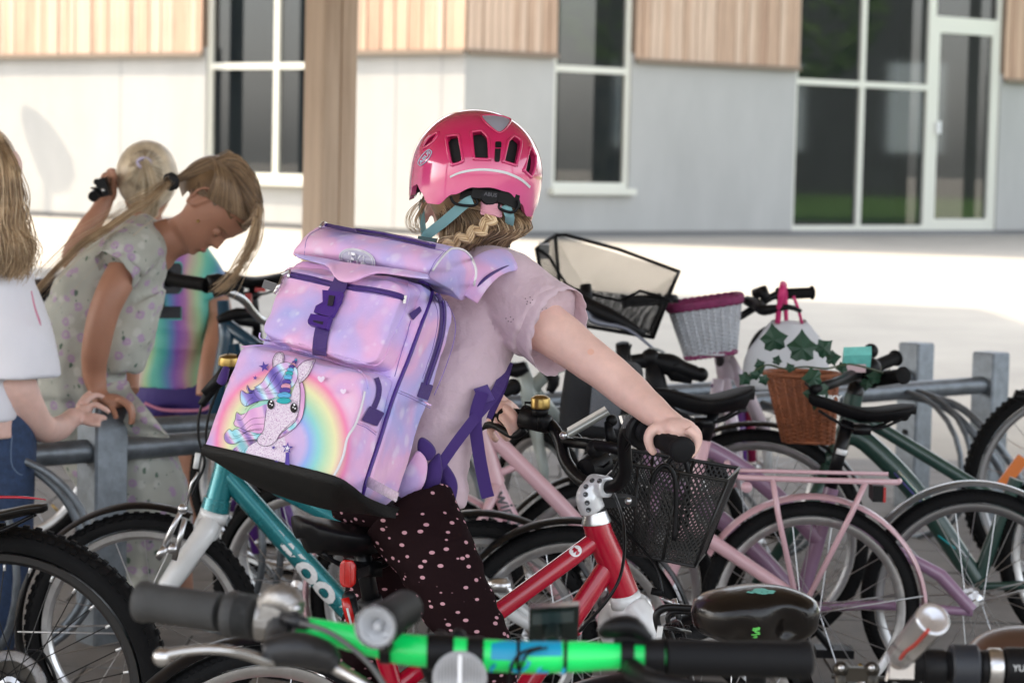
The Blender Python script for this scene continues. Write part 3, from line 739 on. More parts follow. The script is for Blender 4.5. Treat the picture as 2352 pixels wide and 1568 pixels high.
# ---- teal bike, heading left, left of the rack post
def teal_bike():
    b=thing('bicycle','teal children\'s bike with a white fork and white lettering on its down tube','bicycle',(-.6,5.0,0))
    pl=bikeplane(490,5.05,-1,.0); h=pl.h; n=pl.n; A=pl
    fh=pl.z(329,.25); rh=pl.z(1100,.25)
    wheel(b,fh,n,.25,.023,spokes=20,knob=.0016); wheel(b,rh,n,.25,.023,spokes=20,knob=.0016)
    fender(b,fh,h,.272,-25,112,BLK,.028); fender(b,rh,h,.272,20,180,BLK,.028)
    text_on('SCHWALBE  BLACK  LITTLE JOE',.013,lambda u,v:fh+n*.0205+(h*-1*math.sin(u/.222)+UP*math.cos(u/.222))*(.222+v),'tyre_lettering',mat('tyre_print',(.30,.28,.24),.6),b)
    f=MB()
    f.tube([A(527,1020),A(516,1080),A(497,1160)],[.024,.024,.027],18); f.tube([A(500,1145),A(494,1172)],[.030,.031],18)
    f.tube([A(515,1085),A(640,1225),A(835,1440),A(880,1490)],[.0225,.0235,.0235,.0235],18)
    f.tube([A(530,1035),A(640,1120),A(900,1260)],[.018]*3,16)
    f.tube([A(880,1490),A(905,1240),A(912,1160)],[.018]*3,16)
    for q in (-1,1):
        f.tube([A(890,1485,q*.02),A(1100,1446,q*.05)],.010,10); f.tube([A(905,1250,q*.018),A(1100,1440,q*.05)],.009,10)
    f.build('frame',TEAL,b,'auto')
    k=MB(); k.tube([A(494,1172),A(486,1195)],[.031,.030],20); k.tube([A(490,1180),A(470,1225,.0),A(385,1345,.06),A(335,1440,.065)],[.029,.030,.022,.015],16)
    k.tube([A(488,1190),A(470,1225,-.03),A(385,1345,-.06),A(335,1440,-.06)],[.026,.024,.020,.013],16); k.build('fork',WHT,b)
    # big letters along the down tube
    d=(A(830,1435)-A(640,1225)); d.normalize(); perp=V((-d.z,0,d.x)); 
    if perp.z<0: perp=-perp
    def fn(u,v):
        ang=v/.0245; base=A(735,1330); return base+d*(-u)*1.0*-1+perp*math.sin(ang)*.0245+V((0,-1,0))*math.cos(ang)*.0248
    text_on('woom',.105,lambda u,v:fn(u,v*.8-.004),'frame_lettering',mat('white_print',(.78,.78,.78),.5),b,bold=.003,space=.95)
    # brake arms, noodle and cables
    m=MB(); bp=lambda x,y,D=4.93:P(x,y,D)
    m.tube([bp(366,1278),bp(395,1215),bp(418,1170)],[.007,.006,.005],8); m.box(bp(372,1268),V((.008,0,.012)),V((0,.01,0)),V((-.006,0,.004))); m.tube([bp(425,1170),bp(440,1110),bp(455,1085)],[.003]*3,6)
    m.sph(bp(396,1260),.012,10,8); m.sph(bp(420,1168),.011,10,8); m.tube([bp(400,1285),bp(425,1190)],.006,8); m.build('rim_brake',ALU,b)
    cable(b,[bp(500,880),bp(462,935),bp(456,1000),bp(470,1060),bp(452,1110),bp(440,1140)],.0032); cable(b,[bp(505,885),bp(478,960),bp(482,1030),bp(560,1070)],.003)
    m=MB(); m.tube([bp(455,1040),bp(449,1075)],.006,8); m.build('cable_cap',WHT,b)
    m=MB(); m.tube([bp(470,905),bp(505,870),bp(530,840),bp(600,800)],[.011,.014,.016,.011],10); m.tube([bp(462,930),bp(490,890),bp(520,865)],[.008,.011,.010],8,sub=4); m.tube([bp(516,830),bp(524,812)],.002,6); m.build('handlebar',PLA,b)
    bell(b,bp(528,836),V((0,-.15,1)),.024); m=MB(); m.tube([A(527,1020),A(560,900),bp(600,800)],[.014]*3,12); m.build('stem',BLK,b)
    return b
teal_bike()
# ---- black mountain bike at the left edge
def mtb():
    b=thing('bicycle','black bike with a thick knobbly tyre and a red striped saddle at the left edge','bicycle',(-.9,4.3,0))
    pl=bikeplane(15,4.24,-1,.08); h=pl.h; n=pl.n; A=pl
    DK=mat('black_rim',(.012,.012,.013),.35,coat=.3)
    rh=P(10,1588,4.24)
    wheel(b,rh,n,.298,.029,rimc=DK,knob=.0040,spokes=32,spokemat=mat('black_spoke',(.02,.02,.02),.35,.5))
    u,w_=frame_of(n); np_=mat('silver_nipple',(.8,.8,.8),.3,.6)
    for k in range(32):
        a=2*PI*k/32; d=u*math.cos(a)+w_*math.sin(a); rr=.298-.029*1.75-.016; nip=MB(); nip.cyl(rh+d*(rr+.001)+n*.003*(1 if k%2 else -1),rh+d*(rr-.013)+n*.004*(1 if k%2 else -1),.0028,6); nip.build('spoke_nipple',np_,b)
    m=MB(); m.lathe(rh+n*.03,n,[(.05,0),(.068,.002),(.070,.002),(.05,.001)],40); m.build('spoke_protector',GLS,b)
    m=MB()
    for k in range(6): m.lathe(rh+n*(.036-.0*k+.004*k),n,[(.02,0),(.050-.005*k,0),(.050-.005*k,.0015),(.02,.0015)],30)
    m.build('cassette',mat('dark_steel',(.12,.11,.10),.4,1),b,'auto')
    m=MB()
    for q in (-1,1): m.tube([rh+n*q*.06,A(-260,1240,q*.02)],.010,10); m.tube([rh+n*q*.06,A(-390,1600,q*.03)],.011,10)
    m.tube([A(-390,1600),A(-230,1180)],.017,14); m.tube([A(-250,1240),A(-650,1180)],.02,14); m.tube([A(-390,1600),A(-660,1230)],.022,14); m.build('frame',BLK,b)
    s=saddle(b,P(-40,1160,4.15),-h,.23,.15,mat('gloss_black_vinyl',(.008,.007,.007),.3,coat=.1,spec=.3),.022,-.004)
    m=MB(); m.cyl(A(-230,1180),P(-40,1190,4.18)-UP*.02,.013,12); m.build('seat_post',BLK,b)
    q=MB(); q.tube([P(x,y,4.10) for x,y in ((-60,1143),(0,1141),(60,1142),(106,1147))],[.004,.0045,.004,.0015],8,sub=4,flat=.6); q.build('saddle_stripe',REDP,b)
    cable(b,[rh+n*.07+V((.02,0,.06)),rh+n*.07+V((.05,0,.055)),rh+n*.07+V((.075,0,.0)),rh+n*.07+V((.07,0,-.05))],.003)
mtb()
# ---- white/silver bike with black mudguard right behind the red one
def white_bike():
    b=thing('bicycle','white bike with a black mudguard standing between the red and the pink bikes','bicycle',(.2,5.0,0))
    pl=bikeplane(1305,5.0,1,.05); h=pl.h; n=pl.n; A=pl
    fh=pl.z(1305,.25); rh=pl.z(2090,.25)
    wheel(b,fh,n,.25,.022,spokes=24)
    fender(b,fh,h,.268,-15,185,BLK,.028)
    wh=mat('dirty_white_paint',(.55,.56,.56),.35,coat=.3,var=.08,vs=10)
    m=MB()
    for q in (-1,1): m.tube([fh+n*q*.05,A(1150,1395,q*.045),A(985,1345,q*.02)],[.012,.013,.014],12); m.tube([fh+n*q*.05,A(1010,1250,q*.02)],[.008,.009],10)
    m.tube([A(985,1350),A(1015,1230)],.016,12); m.build('frame',wh,b)
    m=MB(); 
    for k in range(7): m.lathe(fh-n*(.04+.004*k),n,[(.02,0),(.045-.004*k,0),(.045-.004*k,.0015),(.02,.0015)],24)
    m.build('cassette',ALU,b,'auto')
    m=MB(); m.tube([A(1118,1345,.05),A(1160,1335,.05),A(1178,1380,.06)],[.014,.011,.009],8); m.box(A(1150,1345,.05),h*.02,n*.012,UP*.012); m.sph(A(1180,1385,.05),.012); m.build('rim_brake',ALU,b)
white_bike()
# ============================================================= people helpers
SKIN=mat('fair_skin',(.76,.50,.43),.5,sss=.15,var=.09,vs=26,bump=.04,bs=400)
SKIN2=mat('tanned_skin',(.40,.195,.125),.5,sss=.12,var=.06,vs=18,bump=.04,bs=300)
def limb(m,pts,n=18,sub=4,caps=True):
    "pts: (point, radius)"
    m.tube([p for p,r in pts],[r for p,r in pts],n,caps,sub=sub)
def torso(m,secs,n=28):
    "secs: (centre, lateral vec, depth vec) closed loft"
    C_=[s[0] for s in secs]; out=[]
    k=len(secs); seq=[]
    for i in range(k-1):
        for j in range(5): 
            t=j/5; f=lambda q:[secs[max(i-1,0)][q],secs[i][q],secs[i+1][q],secs[min(i+2,k-1)][q]]
            def cr(a): p0,p1,p2,p3=a; return .5*((2*p1)+(p2-p0)*t+(2*p0-5*p1+4*p2-p3)*t*t+(-p0+3*p1-3*p2+p3)*t**3)
            seq.append((cr(f(0)),cr(f(1)),cr(f(2))))
    seq.append(secs[-1])
    for c,a,b in seq:
        row=[]
        for j in range(n):
            t=2*PI*j/n; ct,st=math.cos(t),math.sin(t); e=1/(abs(ct)**2.5+abs(st)**2.5)**(1/2.5)
            row.append(c+a*ct*e+b*st*e)
        out.append(row)
    m.rings(out)
def head(m,c,fw,upv,H=.2,neck=True):
    "closed head mesh; c = centre of the skull, fw = face direction, upv = towards the crown"
    fw=fw.normalized(); upv=(upv-fw*upv.dot(fw)).normalized(); sd=fw.cross(upv)
    T=[(0,.26,.06,.10),(.03,.37,.05,.17),(.10,.415,.03,.245),(.2,.425,.02,.30),(.3,.42,.12,.33),(.4,.415,.27,.352),(.5,.41,.39,.365),(.6,.43,.46,.375),(.7,.435,.49,.38),(.8,.41,.47,.36),(.88,.35,.42,.31),(.95,.23,.29,.21),(.99,.10,.13,.10),(1,.04,.05,.04)]
    def tab(v):
        for a,b in zip(T,T[1:]):
            if v<=b[0]: t=(v-a[0])/(b[0]-a[0]); return [a[k]+(b[k]-a[k])*t for k in (1,2,3)]
        return T[-1][1:]
    g=lambda x,s: math.exp(-(x/s)**2)
    rows=[]; N=48
    for i in range(61):
        v=i/60; v=v**1.0; f,b,w_=tab(v); row=[]
        for j in range(N):
            th=2*PI*j/N
            if th>PI: th-=2*PI
            ct,st=math.cos(th),math.sin(th)
            x=(f if ct>0 else b)*(abs(ct)**.85)*(1 if ct>0 else -1); y=w_*st*(1-.06*max(0,ct))
            d=0
            noser=max(0,1-abs((v-.37)/.045))*.09 if v<.37 else max(0,1-(v-.37)/.17)*.09
            d+=noser*g(th,.17)+g(v-.36,.02)*.022*g(abs(th)-.22,.10)
            d+=.028*g(v-.245,.018)*g(th,.30)+.030*g(v-.205,.02)*g(th,.26)-.012*g(v-.225,.008)*g(th,.34)+.03*g(v-.09,.05)*g(th,.35)-.012*g(v-.155,.02)*g(th,.3)
            d-=.042*g(v-.475,.035)*g(abs(th)-.46,.20); d+=.015*g(v-.57,.03)*g(th,.7); d+=.012*g(v-.36,.07)*g(abs(th)-.75,.25)
            row.append(c+fw*(x+d*1.0)*H+sd*y*H+upv*(v-.58)*H)
        rows.append(row)
    m.rings(rows)
    if neck: pass
    return fw,upv,sd
def face_parts(parent,c,fw,upv,H,irisc=(.10,.16,.20),browc=(.16,.10,.05),lipc=(.42,.12,.10),closed=None):
    sd=fw.cross(upv); P3=lambda x,y,v: c+fw*x*H+sd*y*H+upv*(v-.58)*H
    for q in (-1,1):
        if closed:
            e=P3(.322,.165*q,.475); m=MB(); m.sph(e,.066*H,16,12); m.build('eyelid',closed,parent)
            m=MB(); pts=[e+(fw*math.cos(a)*.95+sd*math.sin(a)-upv*(.42-.25*abs(a))).normalized()*.067*H for a in [(-.9+.3*k) for k in range(7)]]; m.tube(pts,[.003*H]+[.008*H]*5+[.003*H],5); m.build('lashes',mat('lashes',browc,.6),parent)
            m=MB(); pts=[P3(.40-.05*k*k/9,(.09+.045*k)*q,.562+.008*k-.004*k*k) for k in range(5)]; m.tube(pts,[.005*H,.007*H,.007*H,.006*H,.003*H],6); m.build('eyebrow',mat('brow',browc,.8),parent); continue
        m=MB(); e=P3(.335,.165*q,.475); m.sph(e,.062*H,16,12); eo=m.build('eye',mat('eye_white',(.7,.68,.65),.2),parent)
        m=MB(); d=(fw+sd*q*.15).normalized(); m.lathe(e+d*.054*H,d,[(0,.011*H),(.018*H,.009*H),(.032*H,.002*H)],16); m.build('iris',mat('iris',irisc,.15),eo)
        m=MB(); pts=[e+(fw*math.cos(a)*.9+sd*math.sin(a)).normalized()*.064*H+upv*.012*H for a in [(-.9+.3*k) for k in range(7)]]
        m.tube(pts,.006*H,5); m.build('lashes',mat('lashes',browc,.6),eo)
        m=MB(); pts=[P3(.40-.05*k*k/9,(.09+.045*k)*q,.562+.008*k-.004*k*k) for k in range(5)]; m.tube(pts,[.007*H,.010*H,.010*H,.008*H,.003*H],6); m.build('eyebrow',mat('brow',browc,.8),parent)
    m=MB()
    for dv in (.238,.208): m.tube([P3(.425+.020*math.cos(a*1.4),.085*math.sin(a*1.2)*1.1,dv+(.225-dv)*abs(a)/1.1) for a in [-1+.25*k for k in range(9)]],[.003*H]+[.011*H]*7+[.003*H],7,flat=.8)
    m.build('lips',mat('lips',lipc,.4),parent)
def ear(m,e,fw,upv,out,s=.03):
    "ear: rim ring + back shell, closed"
    pts=[(-.1,-.9),(.30,-.6),(.30,-.1),(.42,.35),(.25,.85),(-.25,1.0),(-.65,.7),(-.72,.1),(-.5,-.5),(-.25,-.95)]
    ring=[e+fw*a*s*.75+upv*b*s+out*(.25-.45*min(0,a))*s for a,b in pts]
    m.tube(ring,s*.13,8,closed=True,sub=3)
    m.ell(e+fw*(-.1*s)+out*.08*s,fw*s*.46,out*s*.16,upv*s*.8,14,8)
def finger(m,pts,r): limb(m,[(p,r*(1-.1*i)) for i,p in enumerate(pts)],10,3)
def strands(parent,name,mt,guides,n,r=.0011,jit=.004,seed=1,wav=0,wf=30,sub=3,taper=True,spread=1.0,kind=True):
    "hair: thin locks laid between neighbouring guide curves (all guides same number of points)"
    rnd=random.Random(seed); m=MB(); G=len(guides)
    for k in range(n):
        g=rnd.uniform(0,G-1-1e-6); i=int(g); t=g-i; L_=rnd.uniform(.78,1.0)
        a,b=guides[i],guides[min(i+1,G-1)]; off=V((rnd.gauss(0,1),rnd.gauss(0,1),rnd.gauss(0,1)))*jit; ph=rnd.uniform(0,6.3); pts=[]
        K=len(a)
        for j in range(K):
            p=a[j].lerp(b[j],t); q=j/(K-1); p=p+off*(.35+.65*q)*spread+V((math.sin(q*wf+ph),math.cos(q*wf*.8+ph),.5*math.sin(q*wf+ph+1)))*wav*q
            pts.append(p)
        rr=r*rnd.uniform(.6,1.5)
        m.tube(pts,[rr*(.5 if (j==0) else 1)*(1-.75*(j/(K-1))**3 if taper else 1) for j in range(K)],4,False,sub=sub)
    o=m.build(name,mt,parent,fix=False); return o
def hairmat(name,a,b,c):
    m=mat(name,b,.42,sheen=.2); nt,N,L,bs=nodes(m)
    g=N.new('ShaderNodeNewGeometry'); r=ramp(N,[(0,a),(.45,b),(1,c)]); L.new(g.outputs['Random Per Island'],r.inputs[0])
    tc=N.new('ShaderNodeTexCoord'); n=N.new('ShaderNodeTexNoise'); n.inputs['Scale'].default_value=22; L.new(tc.outputs['Object'],n.inputs[0])
    mx=N.new('ShaderNodeMixRGB'); mx.blend_type='MULTIPLY'; mx.inputs[0].default_value=.5; r2=ramp(N,[(.35,(.5,.45,.4)),(.65,(1.3,1.3,1.3))]); L.new(n.outputs[0],r2.inputs[0])
    L.new(r.outputs[0],mx.inputs[1]); L.new(r2.outputs[0],mx.inputs[2]); L.new(mx.outputs[0],bs.inputs['Base Color']); return m
HB=hairmat('honey_blond_hair',(.22,.13,.06),(.42,.28,.15),(.66,.50,.32))
HW=hairmat('pale_blond_hair',(.36,.27,.16),(.60,.48,.33),(.78,.70,.54))
HD=hairmat('dark_blond_hair',(.10,.055,.025),(.20,.12,.058),(.36,.24,.13))

# ============================================================= red bike with the girl
RP=Plane(770,3.76,.92,.39,1180); rh_=RP.h; rn_=RP.n
def red_bike():
    b=thing('bicycle','red children\'s bike with white fork that the girl in the pink helmet sits on','bicycle',(-.1,3.8,0))
    A=RP; h=rh_; n=rn_
    rh=A.z(590,.25); fhub=A.z(1600,.25)
    w_=wheel(b,rh,n,.25,.019,spokes=24); 
    text_on('SCHWALBE LITTLE JOE \u2014 20 x 1.40',.0125,lambda u,v:rh+n*.0175+(h*math.sin(u/.226)+UP*math.cos(u/.226))*(.226-v) if False else rh+n*.0172+(h*math.sin((u+.03)/.226)+UP*math.cos((u+.03)/.226))*(.2265+v),'tyre_lettering',mat('grey_tyre_print',(.42,.42,.42),.6),b,bold=.0002)
    fh=A(1470,1500)+h*.10; fh.z=.25
    wheel(b,fh+h*.03,(n*.95+h*.3),.25,.019,spokes=24)
    fender(b,rh,h,.268,70,190,BLK,.024)
    f=MB()
    f.tube([A(1368,1196),A(1376,1225),A(1405,1290),A(1434,1362)],[.0225,.0235,.0240,.0245],20)
    f.tube([A(1378,1232),A(1150,1400),A(905,1580)],[.0150,.0150,.0150],18)
    f.tube([A(1402,1290),A(1310,1427),A(1130,1690)],[.0175,.0175,.018],18)
    f.tube([A(905,1570),A(1130,1690)],[.016]*2,14); f.tube([A(862,1430),A(905,1580),A(960,1750)],[.016]*3,14)
    for q in (-1,1):
        f.tube([A(1120,1690,q*.02),rh+n*q*.055],.009,10); f.tube([A(905,1590,q*.015),rh+n*q*.055],.008,10)
    f.sph(A(1312,1452,.018),.007); f.tube([A(1318,1440,.02),A(1330,1455,.02)],.006,8)
    fo=f.build('frame',REDP,b,'auto')
    m=MB()
    cc=A(1290,1292,.0); tn=(A(1378,1232)-A(1150,1400)).normalized(); pr=rn_.copy(); upn=tn.cross(pr).normalized()
    if upn.z<0: upn=-upn
    def on(u,v,e=.0154,o=A(1304,1272)):
        a=v/.0152+.75; o2=A(1322,1273); return o2+tn*u+upn*math.sin(a)*e+pr*math.cos(a)*e
    m.add([on(.0105*math.cos(2*PI*k/24),.0105*math.sin(2*PI*k/24)) for k in range(24)]+[on(0,0)],[(24,k,(k+1)%24) for k in range(24)]); m.build('size_badge',mat('white_print',(.78,.78,.78),.5),b)
    text_on('4',.017,lambda u,v:on(u,v,.0157),'size_number',REDP,b,bold=.0006)
    # fork
    k=MB(); k.tube([A(1434,1362),A(1440,1390)],[.0255,.027],20)
    k.build('fork_crown',WHT,b)
    lo=A(1440,1388); ax=(n*.95+h*.3).normalized(); fd=V((ax.y*-1,ax.x,0)); fd=fd if fd.x>0 else -fd
    k=MB(); k.ell(lo+fd*.010+UP*-.012,fd*.036,ax*.040,UP*.034,20,12)
    for q in (-1,1): k.tube([lo+ax*q*.018,lo+ax*q*.045-UP*.025+fd*.006,lo+ax*q*.05-UP*.08+fd*.02,fh+h*.03+ax*q*.052],[.022,.020,.017,.010],14,sub=3)
    ko=k.build('fork',WHT,b); remesh(ko,.004,5)
    fender(b,fh+h*.03,fd,.268,20,150,BLK,.024)
    # stem and headset
    m=MB(); m.lathe(A(1370,1200),A(1366,1168)-A(1370,1200),[(0,0),(.0245,0),(.0245,.003),(.0205,.013),(.0195,.020),(.0,.021)],28); m.build('headset',ALU,b,'auto')
    st=MB(); s0=A(1362,1172); s1=A(1352,1128); bar=P(1385,1118,3.90)
    st.tube([s0,A(1352,1145),A(1358,1120)],[.0215,.022,.0185],20,sub=3); st.tube([A(1355,1128),P(1376,1112,3.93)],[.020,.017],16)
    clampd=V((.62,-.78,.0)).normalized()
    st.cyl(P(1378,1115,3.93)-clampd*.02,P(1378,1115,3.93)+clampd*.02,.0185,18)
    so_=st.build('stem',mat('white_aluminium',(.70,.71,.73),.28,.2,coat=.6),b); remesh(so_,.0022,6)
    q=MB()
    bolts=[(1345,1135),(1349,1154),(1352,1170),(1360,1103),(1377,1104),(1346,1117)]
    bv=BVHTree.FromObject(so_,bpy.context.evaluated_depsgraph_get())
    for x,y in bolts:
        o_=CAM-ORG[so_.name]; hp,nn,_,_=bv.ray_cast(o_,ray(x,y).normalized())
        if hp is None: continue
        hp=hp+ORG[so_.name]; z=MB(); z.lathe(hp-nn*.001,nn,[(0,.0015),(.0026,.0015),(.0028,.0025),(.0042,.0022),(.0046,0)],14); z.build('stem_bolt',mat('dark_bolt',(.16,.17,.18),.35,1),b)
    # handlebar, high rise with crossbar
    H=lambda x,y,D:P(x,y,D)
    m=MB()
    m.tube([H(1178,958,4.12),H(1225,965,4.10),H(1262,975,4.08),H(1286,1010,4.05),H(1300,1060,4.02),H(1335,1102,3.97),H(1378,1117,3.93),H(1418,1112,3.90),H(1436,1080,3.88),H(1434,1020,3.86),H(1440,990,3.85),H(1466,982,3.82),H(1520,1006,3.75)],.0112,16,sub=5)
    m.tube([H(1287,1012,4.05),H(1340,1018,4.0),H(1432,1032,3.87)],.0095,14); m.build('handlebar',BLK,b)
    g=grip(b,H(1484,990,3.80),H(1566,1032,3.685),.0165,mat('grip_rubber',(.009,.009,.010),.65,spec=.15,bump=.12,bs=500)); grip(b,H(1212,963,4.105),H(1145,955,4.16),.0165)
    m=MB(); ga=(H(1484,990,3.80)-H(1566,1032,3.685)).normalized()
    m.lathe(H(1566,1032,3.685)-ga*.004,-ga,[(.0,.006),(.014,.006),(.0198,.003),(.021,-.002),(.0195,-.010),(.015,-.02)],24); m.build('grip_end',mat('grip_rubber',(.009,.009,.010),.65,spec=.15),b)
    c0=H(1474,986,3.82); m=MB(); m.lathe(c0-ga*.018,ga,[(0,0),(.027,0),(.0305,.003),(.0305,.012),(.025,.016),(.027,.02),(.027,.034),(.02,.038),(0,.038)],28)
    m.build('twist_shifter',PLA,b,'auto'); m=MB(); m.box(H(1455,966,3.82),V((.017,-.006,.002)),V((.004,.012,0)),V((-.003,0,.010))); m.build('gear_indicator',GLS,b,False)
    m=MB(); m.box(H(1458,968,3.83),V((.010,-.004,.002)),V((.003,.006,0)),V((-.002,0,.004))); m.build('gear_mark',mat('orange_red_mark',(.65,.07,.02),.4),b,False)
    m=MB(); m.tube([H(1205,985,4.09),H(1180,1000,4.1),H(1130,975,4.15),H(1100,985,4.2)],[.008,.007,.006,.006],8,sub=4); m.tube([H(1200,955,4.09),H(1262,975,4.07)],[.021,.016],12); m.build('brake_lever',PLA,b)
    bl=bell(b,H(1241,934,4.06),V((0,-.05,1)),.0165); 
    m=MB(); m.lathe(H(1241,938,4.06),UP,[(.0155,0),(.0165,.002),(.0165,.017),(.0155,.0185),(.0145,.018),(.0145,.012),(0,.010)],28); m.build('bell_cup',BRASS,b,'auto')
    m=MB(); m.lathe(H(1241,938,4.06)-UP*.012,UP,[(0,0),(.013,0),(.015,.012),(0,.012)],18); m.tube([H(1226,940,4.06),H(1206,934,4.06),H(1206,924,4.06),H(1224,925,4.06)],.0022,8); m.tube([H(1240,948,4.06),H(1240,985,4.06)],.004,8); m.build('bell_mount',PLA,b)
    # tilted mirror / phone holder plate
    m=MB(); a=H(1305,998,3.98); c=H(1397,945,3.98); d=(c-a); nn=V((d.z*-1,0,d.x)).normalized(); m.tube([a,c],[.0068,.0068],12,flat=.9); 
    for k in (.0,): m.box((a+c)/2+V((0,.03,0)),d*.48,V((0,.035,-.001)),nn*.0045)
    m.build('phone_holder',mat('grey_satin',(.34,.35,.33),.3,.6),b,'auto')
    m=MB(); m.sph(H(1294,1000,3.97),.007); m.build('clamp_screw',ALU,b)
    m=MB(); m.tube([H(1395,970,4.0),H(1405,1010,3.98)],[.006,.01],8); m.sph(H(1405,965,4.0),.010); m.sph(H(1368,1030,3.96),.016); m.build('light_mount',PLA,b)
    # headlight under the bar
    m=MB(); m.lathe(H(1366,1070,4.02),V((.55,.8,.1)),[(0,-.03),(.018,-.028),(.024,-.01),(.024,.02),(.02,.024),(0,.024)],24); m.build('headlight_housing',PLA,b,'auto')
    m=MB(); m.tube([H(1330,1078,3.99),H(1350,1100,3.98),H(1385,1098,3.96),H(1405,1080,3.95)],.0016,6,sub=4); m.build('headlight_ring',ALU,b)
    cable(b,[H(1405,1120,3.95),H(1432,1200,3.8),H(1430,1300,3.74),H(1400,1370,3.72),H(1330,1450,3.74)],.0026); cable(b,[H(1400,1060,3.98),H(1350,1120,4.06),H(1420,1200,4.05),H(1500,1290,4.0),H(1522,1360,3.98)],.0024)
    cable(b,[H(1280,990,4.05),H(1330,1000,4.1),H(1360,1080,4.1),H(1372,1160,4.05)],.0024); cable(b,[H(1460,1000,3.83),H(1420,1060,3.88),H(1380,1140,4.02)],.0024)
    m=MB(); m.cyl(H(1496,1356,3.98),H(1520,1362,3.98),.006,8); m.build('cable_boot',RUB,b); m=MB(); m.cyl(H(1520,1372,3.98),H(1560,1390,3.97),.0035,8); m.tube([H(1548,1375,3.97),H(1560,1420,3.97)],.005,8); m.build('front_brake',ALU,b)
    # basket bracket and front basket
    bk=thing('bike_basket','black wire mesh front basket with a carrying handle ahead of the red frame','basket',tuple(P(1520,1290,4.2)))
    def corner(x,y,D): return P(x,y,D)
    dd=V((.035,.17,0))
    T=[corner(1386,1056,4.06),corner(1671,1104,4.02)]; T+= [T[1]+dd,T[0]+dd]
    Bm=[corner(1402,1262,4.06),corner(1596,1300,4.02)]; Bm+=[Bm[1]+dd*.75,Bm[0]+dd*.75]
    for i in range(4):
        j=(i+1)%4; m=MB(); L_=(T[i]-T[j]).length; hh=(T[i]-Bm[i]).length
        mesh_panel(m,(Bm[i],Bm[j],T[j],T[i]),max(5,int(L_/.009)),max(5,int(hh/.0115)),.0013,'diamond'); stuff(m.build('mesh_side',WIRE,bk,False,fix=False))
    m=MB(); mesh_panel(m,Bm,14,9,.0012); stuff(m.build('mesh_bottom',WIRE,bk,False,fix=False))
    m=MB(); m.tube(T,.0036,8,closed=True); m.tube(Bm,.003,8,closed=True); m.build('rim',WIRE,bk,'auto')
    for i in range(4):
        m=MB(); m.tube([T[i],Bm[i]],.0026,8); m.build('corner_wire',WIRE,bk)
    for f_ in (.28,.62):
        for (a,c,e,g_) in ((0,1,0,1),(3,2,3,2)):
            m=MB(); m.tube([T[a].lerp(T[c],f_),Bm[a].lerp(Bm[c],f_)],.0030,8); m.build('upright_wire',WIRE,bk)
    for dz in (0,.9):
        a=P(1545,1245,3.99)+dd*dz; m=MB(); m.tube([P(1548,1240,4.01)+dd*dz,P(1553,1150,4.01)+dd*dz,P(1548,1092,4.01)+dd*dz,P(1527,1068,4.01)+dd*dz,P(1506,1085,4.01)+dd*dz,P(1496,1110,4.01)+dd*dz],.0042,10,sub=5); m.build('carry_handle',PLA,bk)
    m=MB(); m.box(H(1400,1150,4.0),V((.035,.02,0)),V((.01,-.02,0)),V((0,0,.008))); m.tube([H(1390,1160,3.98),H(1400,1260,4.03)],.006,8); m.build('basket_bracket',PLA,b,False)
    m=MB(); m.sph(H(1443,1150,3.92),.006); m.build('bracket_bolt',STEEL,b)
    # saddle, post, lights
    saddle(b,A(838,1192),h,.225,.150,mat('black_saddle',(.005,.005,.006),.42,spec=.18),.05,-.004,dip=.010)
    m=MB(); m.cyl(A(862,1430),A(822,1215),.0138,20); m.tube([A(812,1230),A(826,1262)],[.02,.016],14); m.build('seat_post',BLK,b)
    m=MB(); m.lathe(A(856,1400),A(850,1380)-A(856,1400),[(0,0),(.020,0),(.020,.02),(0,.02)],20); m.build('seat_clamp',PLA,b)
    rf=P(800,1316,3.68); ru=V((.93,-.36,0)).normalized(); q=MB()
    rr_=[]
    for e,o_ in ((0,1.0),(.004,.99),(.0055,.9)):
        rr_.append([rf+ru*.0132*o_*max(-1,min(1,1.18*math.cos(a)))+UP*.0212*o_*max(-1,min(1,1.12*math.sin(a)))+V((-.36,-.93,0))*e for a in [2*PI*k/32 for k in range(32)]])
    q.rings(rr_); q.build('rear_reflector',REDL,b,'auto'); m=MB(); m.box(rf+V((.012,.02,0)),ru*.012,V((.36,.93,0))*.02,UP*.008); m.build('reflector_bracket',PLA,b,False)
    for dx in (-.004,.006):
        m=MB(); m.box(rf+ru*dx+V((-.36,-.93,0))*.0060,ru*.0006,V((-.36,-.93,0))*.0006,UP*.017); m.build('reflector_rib',REDL,b,False)
    l0=P(802,1372,3.66); l1=P(817,1440,3.66); m=MB(); m.tube([l0,l1],[.011,.011],16); m.sph(l0,.011); m.build('rear_light_body',PLA,b); off=V((-.008,-.008,0))
    m=MB(); m.tube([P(793,1372,3.652),P(797,1392,3.65),P(809,1438,3.65)],[.0065,.0075,.007],14); m.build('rear_light',REDL,b); m=MB(); m.tube([P(797,1395,3.6435),P(807,1434,3.6435)],.0019,8); m.build('light_strip',mat('grey_strip',(.5,.5,.5),.3),b)
    m=MB(); m.lathe(A(1130,1690,.04),n,[(0,0),(.06,0),(.06,.006),(0,.006)],24); m.build('chainring',PLA,b)
    for q in (-1,1):
        m=MB(); m.tube([A(1130,1690,q*.06),A(1130,1690,q*.06)+V((0,0,-q*.10))+h*.05*q],.008,8); m.box(A(1130,1690,q*.11)+V((0,0,-q*.10))+h*.05*q,h*.04,n*.035,UP*.008); m.build('crank',PLA,b,False)
    return b
red_bike()
def tape_arc(m,c,axis,r,a0,a1): pass

